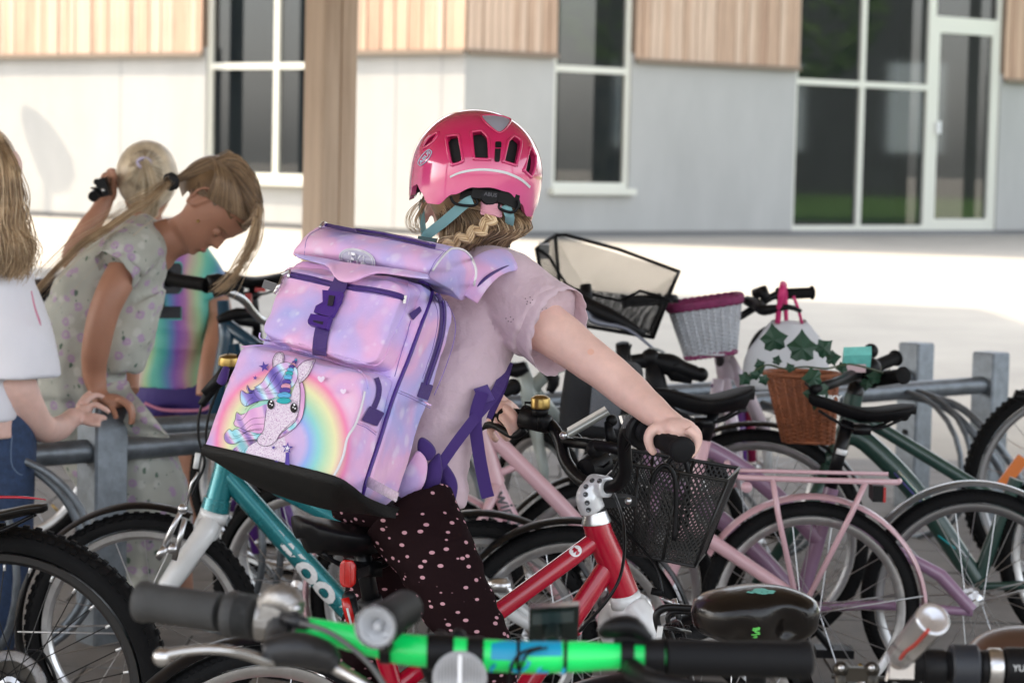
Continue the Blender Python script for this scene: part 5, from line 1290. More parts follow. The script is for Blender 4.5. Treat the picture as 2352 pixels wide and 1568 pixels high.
def backpack():
    t=thing('backpack','lilac and pink school backpack printed with a unicorn and a rainbow','backpack',tuple(P(760,1130,3.7)))
    O=ORG[t.name]
    # front plane of the main body
    a,b_,d_=P(470,1035,3.73),P(830,1148,3.53),P(665,590,3.86)
    W=(b_-a).cross(d_-a).normalized()
    if W.y>0: W=-W
    def pk(x,y,out=0):
        r=ray(x,y); s_=((a+W*out)-CAM).dot(W)/r.dot(W); return CAM+r*s_
    CX=lambda x,y:(402+.4762*x,488+.4762*y)
    pc_=lambda x,y,o=0:pk(*CX(x,y),o)
    # fabric
    def fabric(name,rainbow=False):
        m=mat(name,(.5,.35,.6),.72,sheen=.12); nt,N,L,b=nodes(m); tc=N.new('ShaderNodeTexCoord')
        n=N.new('ShaderNodeTexNoise'); n.inputs['Scale'].default_value=10.5; n.inputs['Detail'].default_value=2.2; n.inputs['Roughness'].default_value=.45; n.inputs['Distortion'].default_value=.4; L.new(tc.outputs['Object'],n.inputs[0])
        r=ramp(N,[(.28,(.36,.42,.80)),(.40,(.52,.42,.78)),(.50,(.60,.42,.74)),(.58,(.74,.42,.68)),(.68,(.80,.48,.68)),(.8,(.76,.64,.82))]); L.new(n.outputs[0],r.inputs[0]); last=r.outputs[0]
        def add(last,vscale,lo,hi,col,amt,seed):
            v=N.new('ShaderNodeTexVoronoi'); v.inputs['Scale'].default_value=vscale; mp=N.new('ShaderNodeMapping'); mp.inputs['Location'].default_value=(seed,seed*.7,seed*.3); L.new(tc.outputs['Object'],mp.inputs[0]); L.new(mp.outputs[0],v.inputs['Vector'])
            rr=ramp(N,[(0,(amt,)*3),(lo,(amt,)*3),(hi,(0,0,0))]); L.new(v.outputs['Distance'],rr.inputs[0]); mx=N.new('ShaderNodeMixRGB'); mx.inputs[2].default_value=(*col,1); L.new(rr.outputs[0],mx.inputs[0]); L.new(last,mx.inputs[1]); return mx.outputs[0]
        last=add(last,24,.14,.30,(.85,.80,.92),.38,3.1); last=add(last,44,.06,.22,(.90,.88,.95),.38,7.7); last=add(last,120,.03,.10,(.95,.93,.97),.55,1.3)
        if rainbow:
            cc=pk(642,1022,.09)-O; sb_=N.new('ShaderNodeVectorMath'); sb_.operation='SUBTRACT'; sb_.inputs[1].default_value=cc; L.new(tc.outputs['Object'],sb_.inputs[0])
            ml=N.new('ShaderNodeVectorMath'); ml.operation='MULTIPLY'; ml.inputs[1].default_value=(1/.118,0,1/.118); L.new(sb_.outputs[0],ml.inputs[0]); ln=N.new('ShaderNodeVectorMath'); ln.operation='LENGTH'; L.new(ml.outputs[0],ln.inputs[0])
            rr=ramp(N,[(.0,(.72,.42,.62)),(.30,(.62,.45,.72)),(.38,(.25,.42,.82)),(.50,(.22,.66,.62)),(.60,(.45,.74,.45)),(.72,(.80,.80,.42)),(.80,(.82,.50,.42)),(.88,(.85,.18,.40)),(.93,(.80,.30,.50)),(1,(.6,.32,.6))]); L.new(ln.outputs['Value'],rr.inputs[0])
            fa=ramp(N,[(0,(.75,)*3),(.25,(.55,)*3),(.40,(.88,)*3),(.86,(.92,)*3),(.99,(0,0,0))]); L.new(ln.outputs['Value'],fa.inputs[0])
            mx=N.new('ShaderNodeMixRGB'); L.new(fa.outputs[0],mx.inputs[0]); L.new(last,mx.inputs[1]); L.new(rr.outputs[0],mx.inputs[2]); last=mx.outputs[0]
        L.new(last,b.inputs['Base Color'])
        wv=N.new('ShaderNodeTexNoise'); wv.inputs['Scale'].default_value=60; wv.inputs['Detail'].default_value=3; L.new(tc.outputs['Object'],wv.inputs[0]); w2=N.new('ShaderNodeTexNoise'); w2.inputs['Scale'].default_value=1500; L.new(tc.outputs['Object'],w2.inputs[0])
        bu=N.new('ShaderNodeBump'); bu.inputs['Strength'].default_value=.12; bu.inputs['Distance'].default_value=.01; L.new(wv.outputs[0],bu.inputs['Height']); b2=N.new('ShaderNodeBump'); b2.inputs['Strength'].default_value=.08; b2.inputs['Distance'].default_value=.001; L.new(w2.outputs[0],b2.inputs['Height']); L.new(bu.outputs[0],b2.inputs['Normal']); L.new(b2.outputs[0],b.inputs['Normal'])
        return m
    FB=fabric('galaxy_fabric'); FR=fabric('rainbow_fabric',True)
    PW=mat('purple_webbing',(.050,.016,.17),.6,bump=.4,bs=1400,sheen=.1); PPL=mat('purple_plastic',(.055,.018,.20),.35); BK=mat('black_base_rubber',(.005,.005,.005),.6,bump=.3,bs=500,spec=.3,var=.2,vs=200)
    WP=mat('white_piping',(.72,.70,.74),.6); TH=mat('purple_thread',(.16,.10,.40),.7); REF=mat('silver_reflex',(.55,.50,.56),.3,.3,var=.25,vs=150)
    def hexa(name,cs,mt,rd=.2,n=22,wr=.003,ws=18,par=t):
        o=rbox(cs,n,rd).build(name,mt,par,fix=False); weld(o); displace(o,lambda p,n_:wr*(noise.noise(p*ws)+.5*noise.noise(p*ws*2.3))); return o
    # main body
    main=hexa('main_compartment',[pk(500,1050),pk(830,1148),pk(990,652),pk(668,592),pk(560,1085,-.13),pk(908,1176,-.13),pk(1057,700,-.13),pk(745,610,-.13)],FB,.22,26,.0035)
    # upper pocket and lower pocket
    up_=hexa('upper_pocket',[pk(600,768,.052),pk(852,842,.052),pk(930,652,.045),pk(655,622,.045),pk(622,792,-.01),pk(908,868,-.01),pk(975,655,-.01),pk(655,605,-.01)],FB,.26,26,.0035,26)
    lw=hexa('lower_pocket',[pk(464,1032,.075),pk(768,1104,.075),pk(838,862,.068),pk(556,792,.068),pk(500,1048,-.005),pk(832,1146,-.005),pk(908,868,-.005),pk(612,788,-.005)],FR,.14,30,.0022,20)
    # lid : rounded roll over the top
    m=MB(); endR=[(984,634,.02),(994,607,.034),(1012,582,.02),(1038,568,-.02),(1072,580,-.07),(1092,612,-.10),(1088,655,-.12),(1062,690,-.12),(1035,665,-.06)]
    endL=[(676,584,.02),(692,556,.034),(712,532,.02),(742,517,-.02),(770,525,-.07),(785,550,-.10),(780,600,-.12),(750,610,-.12),(720,600,-.06)]
    rr_=[];K=22
    A_,_=spline([pk(*p) for p in endL],[1]*9,5,True); B_,_=spline([pk(*p) for p in endR],[1]*9,5,True)
    cenA=sum(A_,V((0,0,0)))/len(A_); cenB=sum(B_,V((0,0,0)))/len(B_)
    rr_.append([p*.9+cenA*.1 for p in A_])
    for k in range(K+1): rr_.append([p.lerp(q,k/K)+UP*.004*math.sin(PI*k/K) for p,q in zip(A_,B_)])
    for s_ in (.985,.93,.8,.5,.2): rr_.append([p*s_+cenB*(1-s_)+(B_[0]-A_[0]).normalized()*.006*(1-s_)**.6 for p in B_])
    m.rings(rr_); lid=m.build('lid',FB,t); displace(lid,lambda p,n_:.0030*noise.noise(p*24)+.0015*noise.noise(p*60))
    # lid front flap with its tongue
    top=[(676,586),(716,592),(752,598),(775,603),(806,608),(840,612),(880,617),(940,625),(984,634)]; bot=[(682,590),(722,601),(752,612),(774,641),(806,646),(838,633),(872,626),(935,634),(984,640)]
    m=MB(); T_,_=spline([V((x,y-4,0)) for x,y in top],[1]*9,4); B2,_=spline([V((x,y,0)) for x,y in bot],[1]*9,4); n_=len(T_)
    rows=[]
    for k in range(7):
        rows.append([pk(T_[i].x+(B2[i].x-T_[i].x)*k/6,T_[i].y+(B2[i].y-T_[i].y)*k/6,.040+.024*math.sin(PI*.5*k/6)*max(0,min(1,(B2[i].y-T_[i].y-6)/22))+.012) for i in range(n_)])
    m.rings(rows+[[p-W*.004 for p in r_] for r_ in rows[::-1]],False,False); m.build('lid_flap',FB,t)
    # black base
    base=[pk(464,1030,.078),pk(775,1108,.076),pk(775,1100,.076),pk(466,1026,.078)]
    m=MB(); F_=[(462,1029,.080),(560,1051,.082),(660,1076,.082),(762,1103,.080),(800,1124,.045),(832,1149,.005),(870,1166,-.06),(910,1179,-.13)]
    Bt=[(466,1038,.06),(552,1098,.02),(640,1138,0),(730,1165,-.02),(790,1176,-.05),(840,1181,-.08),(876,1183,-.10),(908,1181,-.13)]
    f1,_=spline([pk(*p) for p in F_],[1]*8,5); f2,_=spline([pk(*p) for p in Bt],[1]*8,5); rows=[]
    for k in range(9):
        s_=k/8; rows.append([p.lerp(q,s_)+(-UP*.006+V((0,-.006,0)))*math.sin(PI*s_) for p,q in zip(f1,f2)])
    bk_=[p+V((.02,.12,.02)) for p in f2]; rows.append([p.lerp(q,.5) for p,q in zip(f2,bk_)]); rows.append(bk_)
    m.rings([[p+UP*.006+V((.004,.006,0)) for p in f1]]+rows,False,False); m.build('rubber_base',BK,t)
    dg=bpy.context.evaluated_depsgraph_get()
    def bv(o): return BVHTree.FromPolygons([v.co+O for v in o.data.vertices],[tuple(p.vertices) for p in o.data.polygons])
    BV={k:bv(o) for k,o in (('m',main),('u',up_),('l',lw),('d',lid))}
    def on(x,y,off=.001,which='mul d'):
        r=ray(x,y).normalized(); best=None
        for k,b2 in BV.items():
            if k in which:
                h_,n_,_,ds=b2.ray_cast(CAM,r)
                if h_ is not None and (best is None or ds<best[2]): best=(h_,n_,ds)
        if best is None: return pk(x,y,.05)
        h_,n_,_=best
        if n_.dot(r)>0: n_=-n_
        return h_+n_*off
    def line(pts,rad,mt,name,which='muld',off=.0005,n=6,par=t,flat=1,sub=4,c=True):
        P2,_=spline([V((*(CX(*p) if c else p),0)) for p in pts],[1]*len(pts),sub); m=MB(); m.tube([on(p.x,p.y,off,which) for p in P2],rad,n,flat=flat); return m.build(name,mt,par)
    def ribbon(pts,wd,mt,name,which='muld',off=.0015,sub=5,c=True):
        "webbing along traced points, lying on the fabric; width in photo pixels"
        P2,_=spline([V((*(CX(*p) if c else p),0)) for p in pts],[1]*len(pts),sub); r1=[];r2=[]
        for i,p in enumerate(P2):
            d=(P2[min(i+1,len(P2)-1)]-P2[max(i-1,0)]).normalized(); q=V((-d.y,d.x,0))*wd/2
            r1.append(on(p.x-q.x,p.y-q.y,off,which)); r2.append(on(p.x+q.x,p.y+q.y,off,which))
        m=MB(); m.rings([r1,r2,[p-W*.0012 for p in r2],[p-W*.0012 for p in r1],r1],False,False); return m.build(name,mt,t,False)
    # purple side piping, zips, stitch lines
    line([(1180,325),(1228,345),(1238,390),(1190,530),(1120,720),(1050,900),(990,1090),(940,1240),(895,1385)],.0032,PPL,'side_piping',off=.001,n=8)
    ribbon([(545,300),(640,318),(760,348),(850,362),(970,378),(1060,398),(1100,412)],13,PW,'pocket_zip'); line([(550,302),(640,320),(760,350),(850,365),(970,381),(1060,401),(1098,414)],.0013,PPL,'zip_teeth',off=.0025)
    for dy in (-13,14): line([(560,302+dy),(640,320+dy),(735,342+dy)],.0004,TH,'stitch',off=.0008); line([(855,364+dy),(970,382+dy),(1085,405+dy)],.0004,TH,'stitch',off=.0008)
    ribbon([(1262,392),(1285,440),(1290,500),(1282,580),(1262,660),(1232,750),(1205,830)],13,PW,'side_zip'); line([(1262,392),(1285,440),(1290,500),(1282,580),(1262,660),(1232,750),(1205,830)],.0014,PPL,'zip_teeth',off=.0025)
    for dx in (-20,18): line([(1262+dx,420),(1283+dx,470),(1284+dx,540),(1262+dx,650),(1232+dx,740),(1212+dx,800)],.0004,TH,'stitch',off=.0008)
    ribbon([(968,800),(980,840),(975,890),(955,940)],11,PW,'lower_side_zip')
    ribbon([(725,62),(850,88),(1000,110),(1130,140),(1255,170)],11,PW,'lid_zip',off=.002); line([(725,62),(850,88),(1000,110),(1130,140),(1255,170)],.0016,PPL,'zip_teeth',off=.003)
    line([(625,205),(640,120),(700,80),(740,78)],.0004,TH,'stitch'); line([(740,80),(900,106),(1100,145),(1270,182),(1310,190)],.0004,TH,'stitch',off=.0008)
    line([(1240,278),(1270,235),(1310,190),(1345,172),(1400,190),(1440,240),(1452,290),(1440,350),(1405,400)],.0020,WP,'white_piping','muld',off=.001,n=7)
    line([(912,862),(900,920),(872,1010),(830,1090),(812,1170),(780,1245),(755,1290)],.0020,WP,'white_piping',off=.001,n=7)
    line([(1222,300),(1250,240),(1295,190)],.0004,TH,'stitch')
    # seam welt round the lower pocket and upper pocket
    line([(322,648),(420,642),(560,665),(700,700),(830,735),(900,770),(925,815),(930,850)],.0016,FB,'seam_welt','muld',n=6)
    line([(410,580),(420,612),(550,625)],.0014,FB,'seam_welt','muld'); line([(430,640),(545,650),(700,690),(860,745),(985,778),(1040,792)],.0012,FB,'seam_welt','muld')
    line([(1120,335),(1128,400),(1100,500),(1050,600),(1020,680),(985,728),(940,733),(830,700),(700,665),(600,632)],.0012,FB,'seam_welt','muld')
    line([(1135,520),(1120,590),(1085,700),(1060,790)],.0005,TH,'stitch'); line([(1310,430),(1350,520),(1345,620),(1300,760),(1250,880)],.0005,TH,'stitch')
    line([(1065,850),(1140,880),(1235,930)],.0014,FB,'seam_welt'); line([(1070,866),(1140,896),(1232,944)],.0004,TH,'stitch')
    line([(870,1005),(920,1022),(970,1058)],.0012,FB,'seam_welt'); line([(872,1018),(920,1036),(968,1072)],.0004,TH,'stitch')
    # webbing strap with buckle
    ribbon([(812,330),(800,365),(780,400)],34,PW,'strap_webbing',off=.006); ribbon([(716,560),(706,610),(700,680)],33,PW,'strap_webbing',off=.003)
    def plate(poly,off,th,name,mt):
        m=MB(); T=[on(*CX(*p),off) for p in poly]; m.rings([T,[p+W*th for p in T],]); o=m.build(name,mt,t,False); return o
    plate([(733,392),(825,402),(815,440),(780,510),(768,520),(690,500),(700,470),(735,450)],.005,.008,'buckle_socket',PPL)
    plate([(676,506),(768,522),(750,578),(735,578),(662,556),(660,540)],.004,.009,'buckle_plug',PPL)
    plate([(690,538),(738,548),(733,562),(685,550)],.0135,.001,'buckle_slot',mat('dark_slot',(.008,.004,.02),.6)); plate([(770,420),(795,425),(785,470),(760,468)],.0135,.001,'buckle_slot',mat('dark_slot',(.008,.004,.02),.6))
    # pull tabs
    plate([(1190,822),(1240,835),(1215,905),(1168,888)],.002,.004,'zip_tab',PW); plate([(940,940),(1002,968),(968,1030),(902,1005)],.003,.005,'zip_tab',PW); plate([(1128,495),(1185,462),(1188,478),(1140,518)],.003,.004,'zip_tab',PW)
    # reflective band
    plate([(932,1272),(1082,1352),(1066,1396),(920,1318)],.001,.001,'reflective_band',REF)
    for y0,y1 in ((1285,1368),(1312,1398)): line([(930,y0),(1005,(y0+y1)/2-4),(1070,y1-12)],.0006,WP,'band_edge',off=.0026)
    # metal zip sliders
    m=MB(); 
    for pts,r_ in (([(515,300),(560,290),(555,318)],.0028),([(530,310),(500,360),(478,390)],.0030),([(512,335),(490,372)],.0035)): m.tube([on(*CX(*p),.004) for p in pts],r_,8)
    m.build('zip_slider',ALU,t); m=MB(); m.tube([pc_(700,72,.02),pc_(716,50,.01),pc_(735,60,-.01)],.0026,8,sub=3); m.build('zip_slider',ALU,t)
    m=MB(); m.box(pc_(455,352,.03),V((.010,0,-.003)),V((0,.002,0)),V((.002,0,.006))); m.build('zip_puller',mat('dark_metal_tag',(.12,.12,.13),.3,1),t,False)
    m=MB(); m.box(pc_(1243,168,-.005),V((.006,0,-.003)),V((0,.003,0)),V((.001,0,.004))); m.box(on(*CX(1101,418),.003),V((.002,0,0)),V((0,.002,0)),V((.001,0,.006))); m.build('zip_stop',ALU,t,False)
    # oval badge with raised letters
    BC=(883,225); 
    def bp(u,v,off): 
        a=R(12); x=BC[0]+u*math.cos(a)-v*math.sin(a); y=BC[1]+u*math.sin(a)+v*math.cos(a); return on(*CX(x,y),off,'d m')
    m=MB(); m.add([bp(86*math.cos(2*PI*k/36),42*math.sin(2*PI*k/36),.002) for k in range(36)]+[bp(0,0,.0035)],[(36,k,(k+1)%36) for k in range(36)]); m.build('badge',mat('badge_silver',(.50,.48,.62),.4,bump=.3,bs=900),t)
    for s_ in (1,.88): m=MB(); m.tube([bp(87*s_*math.cos(2*PI*k/36),43*s_*math.sin(2*PI*k/36),.0025) for k in range(36)],.0009,6,closed=True); m.build('badge_rim',mat('badge_rim',(.70,.70,.76),.3),t)
    v_,f_=text_mesh('JEVA',46,1.4); m=MB(); m.add([bp(x,-y*1.15,.0045) for x,y in v_],f_); m.build('badge_letters',mat('badge_letter',(.82,.82,.88),.3),t,False,fix=False)
    # ------------------------------- unicorn print on the lower pocket
    Z=lambda x,y:(488+.2746*x,775+.2746*y)
    lay=[0]
    def shape(poly,col,name='print_patch',smooth=3,rough=.7,cuts=2,mt=None):
        lay[0]+=1; off=.0006+.00012*lay[0]
        pts=[V((x,y,0)) for x,y in poly]
        if smooth: pts,_=spline(pts,[1]*len(pts),smooth,True)
        tri=tessellate_polygon([pts]); bm=bmesh.new(); vs_=[bm.verts.new(p) for p in pts]
        for a_ in tri:
            try: bm.faces.new([vs_[i] for i in a_])
            except ValueError: pass
        long=[e for e in bm.edges if e.calc_length()>60]
        for _ in range(2):
            long=[e for e in bm.edges if e.calc_length()>60]
            if long: bmesh.ops.subdivide_edges(bm,edges=long,cuts=1); bmesh.ops.triangulate(bm,faces=bm.faces)
        bm.verts.index_update(); m=MB(); m.add([on(*Z(v.co.x,v.co.y),off,'l') for v in bm.verts],[tuple(v.index for v in f.verts) for f in bm.faces]); bm.free()
        return m.build(name,mt or mat('print_%02d_%02d_%02d'%tuple(int(c*99) for c in col),col,rough),t,True)
    INK=mat('print_ink',(.012,.010,.02),.7)
    def ink(pts,wd=1.7,closed=False,sub=5):
        P2,_=spline([V((x,y,0)) for x,y in pts],[1]*len(pts),sub,closed); off=.0008+.00012*lay[0]+.0006; m=MB()
        m.tube([on(*Z(p.x,p.y),off,'l') for p in P2],.00017*wd,5,closed=closed); m.build('print_line',INK,t)
    GL=mat('print_glitter',(.62,.52,.66),.5); nt,N,L,b=nodes(GL); tc=N.new('ShaderNodeTexCoord'); nn=N.new('ShaderNodeTexNoise'); nn.inputs['Scale'].default_value=700; nn.inputs['Detail'].default_value=1; L.new(tc.outputs['Object'],nn.inputs[0]); r=ramp(N,[(.36,(.45,.25,.48)),(.47,(.76,.66,.78)),(.7,(.82,.76,.84))]); L.new(nn.outputs[0],r.inputs[0]); L.new(r.outputs[0],b.inputs['Base Color'])
    def hairp(name,stops,ang,sc_):
        m=mat(name,(.5,.5,.6),.6); nt,N,L,b=nodes(m); tc=N.new('ShaderNodeTexCoord'); mp=N.new('ShaderNodeMapping'); mp.inputs['Rotation'].default_value=(0,ang,0); L.new(tc.outputs['Object'],mp.inputs[0]); n=N.new('ShaderNodeTexWave'); n.inputs['Scale'].default_value=sc_; n.inputs['Distortion'].default_value=2.5; n.inputs['Detail'].default_value=1; L.new(mp.outputs[0],n.inputs[0]); r=ramp(N,stops); L.new(n.outputs['Fac'],r.inputs[0]); L.new(r.outputs[0],b.inputs['Base Color']); return m
    H1=hairp('mane_blue',[(0,(.13,.09,.42)),(.3,(.34,.26,.66)),(.55,(.38,.62,.88)),(.8,(.66,.84,.92)),(1,(.66,.42,.74))],.7,6)
    H2=hairp('mane_pink',[(0,(.70,.36,.66)),(.4,(.80,.46,.72)),(.85,(.78,.50,.74)),(1,(.42,.26,.60))],.5,7)
    H3=hairp('mane_teal',[(0,(.28,.66,.76)),(.4,(.55,.78,.86)),(.7,(.72,.46,.70)),(1,(.32,.20,.54))],.6,11)
    # neck and chest, mane behind, ears, head, fringe, horn
    shape([(600,830),(560,850),(400,860),(300,920),(268,985),(340,1010),(480,1045),(600,1078),(640,1000),(620,900)],(0,0,0),'print_neck',2,mt=GL); ink([(385,865),(310,905),(272,950),(270,985)])
    shape([(160,960),(215,900),(270,860),(385,850),(300,920),(268,985)],(0,0,0),'print_mane',2,mt=H3)
    for k in range(4): ink([(165+22*k,960+5*k),(225+18*k,905+4*k),(285+16*k,872+3*k),(385,856)],1.2)
    shape([(430,790),(330,770),(250,755),(170,780),(145,768),(108,808),(104,850),(130,885),(180,893),(240,880),(330,852),(420,840)],(0,0,0),'print_mane',2,mt=H3)
    ink([(430,800),(330,820),(250,790),(200,765),(170,785),(145,768),(108,808),(104,850),(130,885),(180,893),(260,870),(380,850)]); ink([(140,830),(170,850),(230,835),(300,790),(420,775)],1.2); ink([(175,805),(190,830),(240,815),(330,770)],1.2); ink([(205,885),(270,850),(330,840)],1.2)
    shape([(470,560),(400,580),(330,600),(270,640),(240,650),(206,630),(196,680),(184,705),(190,740),(250,762),(330,790),(430,800),(455,690)],(0,0,0),'print_mane',2,mt=H2)
    ink([(184,710),(190,740),(250,765),(340,800),(430,812)]); ink([(184,710),(194,690),(206,628),(240,650),(275,638)]); ink([(210,690),(250,690),(290,640),(320,590),(390,545)],1.5); ink([(245,762),(300,710),(350,680),(440,672)],1.2); ink([(285,775),(340,735),(440,725)],1.2); ink([(300,790),(360,770),(420,765)],1.2)
    shape([(480,520),(400,530),(330,560),(275,580),(245,545),(238,490),(250,445),(290,468),(340,460),(355,430),(420,450),(560,480)],(0,0,0),'print_mane',2,mt=H1)
    shape([(300,440),(295,402),(320,440),(355,440),(345,465),(318,470)],(.09,.06,.32),'print_mane',2); ink([(355,440),(330,450),(300,402),(294,440),(320,472),(345,462)],1.4)
    ink([(480,530),(395,535),(330,565),(280,578),(245,545),(238,490),(248,445),(290,470),(340,462)]); ink([(355,440),(360,480),(400,520),(470,525)],1.3); ink([(290,580),(300,540),(345,505)],1.3); ink([(280,610),(320,560),(390,543)],1.2)
    # right hand side mane
    shape([(735,370),(762,385),(778,460),(776,580),(750,680),(690,760),(620,800),(560,848),(600,790),(680,720),(730,600),(742,480)],(0,0,0),'print_mane',2,mt=H2); ink([(760,378),(778,460),(776,580),(750,690),(690,765),(620,820),(550,850)])
    shape([(730,700),(690,760),(620,800),(575,830),(590,800),(660,740),(720,690)],(0,0,0),'print_mane',1,mt=H3)
    # ears
    shape([(512,255),(508,210),(530,150),(565,132),(595,145),(604,180),(600,218),(560,222)],(0,0,0),'print_ear',2,mt=GL); ink([(512,255),(508,205),(530,150),(568,132),(600,150),(604,190),(598,218)],2); ink([(520,250),(518,205),(540,155),(568,142),(590,158),(590,215)],1)
    shape([(716,260),(760,215),(840,198),(858,198),(820,300),(770,360),(735,388),(720,340)],(0,0,0),'print_ear',2,mt=GL); ink([(716,262),(760,215),(858,196),(822,300),(775,362),(735,390)],2); ink([(842,205),(810,290),(760,350),(738,378)],1)
    # head
    shape([(470,545),(540,520),(640,520),(690,420),(720,345),(738,420),(738,520),(730,620),(700,700),(620,775),(570,810),(540,870),(490,905),(430,912),(390,885),(385,845),(430,790),(445,700),(458,620)],(0,0,0),'print_head',2,mt=GL)
    ink([(458,610),(446,700),(432,785),(386,845),(388,885),(430,912),(490,905),(540,870),(572,812),(620,775),(695,715),(728,630),(738,520),(738,420),(722,345)]); ink([(722,640),(700,690),(620,760),(585,795)],1.2); ink([(425,850),(440,852),(440,862)],1.5); ink([(480,862),(492,857),(505,862)],1.5)
    # fringe
    shape([(360,420),(420,380),(470,310),(510,262),(570,222),(640,215),(700,250),(722,290),(718,350),(690,400),(640,440),(560,478),(470,482),(400,465)],(0,0,0),'print_fringe',2,mt=H1)
    ink([(355,425),(420,385),(470,310),(510,262),(575,222),(640,215),(700,250),(722,290),(718,350),(690,410)]); ink([(360,430),(450,430),(520,360),(560,300),(640,262)],1.3); ink([(360,432),(440,445),(480,400),(510,330),(590,270)],1.3); ink([(365,440),(440,475),(560,470)],1.3); ink([(380,450),(480,455),(560,400),(600,330),(620,290)],1.2)
    # horn rings
    hr=[(702,198,12,12,(.05,.35,.60)),(692,214,19,13,(.10,.06,.36)),(681,233,22,15,(.70,.32,.45)),(671,250,25,16,(.10,.06,.36)),(661,276,29,19,(.12,.45,.75)),(651,307,33,22,(.03,.42,.45)),(641,340,35,25,(.12,.45,.75)),(631,380,37,24,(.10,.06,.36)),(624,418,42,26,(.70,.32,.45)),(617,454,48,28,(.10,.06,.36)),(612,493,56,28,(.12,.45,.75)),(607,537,60,27,(.02,.40,.44))]
    for x,y,rx,ry,cl in hr[::-1] if False else hr:
        P0=[(x+rx*math.cos(2*PI*k/14),y+ry*math.sin(2*PI*k/14)) for k in range(14)]; shape(P0,cl,'print_horn',1); ink(P0,1.1,True,2)
    # eyes
    for (x,y,rx,ry,s_) in ((498,568,30,42,-1),(692,598,30,42,1)):
        shape([(x+rx*math.cos(2*PI*k/16),y+ry*math.sin(2*PI*k/16)) for k in range(16)],(.006,.006,.008),'print_eye',1)
        for a_,b2,q in ((4,-26,9),(-6,-4,6),(12,6,7)): shape([(x+a_+q*math.cos(2*PI*k/8),y+b2+q*math.sin(2*PI*k/8)) for k in range(8)],(.85,.85,.9),'print_eye_glint',0)
        for k in range(6): ink([(x-18+9*k,y-38),(x-20+11*k,y-54)],1,sub=1)
    # stars, wand, small hearts
    def star(x,y,r_,rot,col):
        shape([(x+(r_ if k%2==0 else r_*.38)*math.sin(rot+PI*k/5),y-(r_ if k%2==0 else r_*.38)*math.cos(rot+PI*k/5)) for k in range(10)],col,'print_star',0)
    PU=(.08,.045,.32)
    star(446,256,48,-.2,PU); star(371,348,22,.1,PU); star(526,930,22,.3,PU); star(553,1046,20,.1,PU); star(640,935,52,.1,PU); star(640,938,26,.1,(.8,.78,.85)); shape([(628,975),(654,972),(664,1100),(622,1092)],PU,'print_wand',0)
    HE=(.80,.68,.84)
    for (x,y,s_) in ((925,360,30),(1110,462,24),(1045,175,0)):
        if s_: shape([(x,y+s_),(x-s_,y-s_*.1),(x-s_*.8,y-s_*.75),(x-s_*.25,y-s_*.7),(x,y-s_*.35),(x+s_*.3,y-s_*.7),(x+s_*.85,y-s_*.7),(x+s_,y)],HE,'print_heart',2)
    # ------------------------------- shoulder straps and hanging webbing
    m=MB(); pts=[P(1040,700,3.87),P(1070,640,3.885),P(1120,600,3.90),P(1165,605,3.94),P(1185,640,4.02),P(1160,760,4.10)]
    strap_=strap_fn
    def pad(pts,wd,th,name,mt,par=t):
        P3,_=spline([P(*p) for p in pts],[1]*len(pts),6); rows=[]
        for i,p in enumerate(P3):
            d=(P3[min(i+1,len(P3)-1)]-P3[max(i-1,0)]).normalized(); nn_=(p-P(1080,760,4.03)); nn_=(nn_-d*nn_.dot(d)).normalized(); s_=d.cross(nn_).normalized()
            rows.append([p+s_*wd*.5*math.cos(a_)*1.0+nn_*th*.5*math.sin(a_) for a_ in [2*PI*k/14 for k in range(14)]])
        m=MB(); m.rings(rows); return m.build(name,mt,par)
    pad([(1066,676,3.80),(1090,640,3.80),(1122,610,3.835),(1158,597,3.89),(1190,603,3.96),(1206,640,4.04)],.052,.016,'shoulder_strap',FB)
    pad([(1090,668,3.795),(1112,642,3.795),(1140,624,3.825),(1172,612,3.88),(1198,614,3.95)],.005,.010,'strap_piping',PW)
    line([(0,0)],.0001,PPL,'x') if False else None
    pad([(1000,690,3.98),(1010,640,4.04),(1020,600,4.10),(1030,620,4.18)],.05,.014,'shoulder_strap',FB)
    strap_([(1168,830,3.93),(1140,900,3.86),(1095,955,3.82),(1045,1020,3.78),(1000,1085,3.76)],.017,'lower_strap',PW,t)
    strap_([(1148,835,3.97),(1128,880,3.94),(1112,912,3.90)],.020,'lower_strap',PW,t); strap_([(1165,835,3.96),(1150,890,3.95),(1118,958,3.93)],.018,'lower_strap',PW,t)
    strap_([(1108,900,3.83),(1092,960,3.82),(1100,1040,3.82),(1113,1110,3.82),(1121,1142,3.82)],.0205,'hanging_webbing',PW,t)
    m=MB(); m.box(P(1112,905,3.84),V((.011,0,.004)),V((0,.004,0)),V((-.006,0,.012))); m.build('strap_buckle',PPL,t,False)
    # hip fin and lower strap anchor
    def slab(poly,D,th,name,mt,tilt=0,sub=4):
        cx=sum(CX(*p)[0] for p in poly)/len(poly); P2,_=spline([V((*CX(*p),0)) for p in poly],[1]*len(poly),sub,True)
        A_=[P(p.x,p.y,D+tilt*(p.x-cx)/1500) for p in P2]; c_=sum(A_,V((0,0,0)))/len(A_); m=MB()
        m.rings([[c_+(p-c_)*k+V((0,o_,0)) for p in A_] for k,o_ in ((.9,-th/2),(.98,-th*.35),(1,0),(.98,th*.35),(.9,th/2))]); o=m.build(name,mt,t); displace(o,lambda p,n:.002*noise.noise(p*30)); return o
    slab([(1160,1150),(1200,1170),(1220,1225),(1205,1300),(1165,1365),(1110,1400),(1070,1400),(1080,1320),(1110,1240)],3.735,.016,'side_wing',FB)
    slab([(1190,1085),(1240,1120),(1258,1160),(1225,1195),(1175,1165),(1170,1120)],3.745,.012,'strap_anchor',PW)
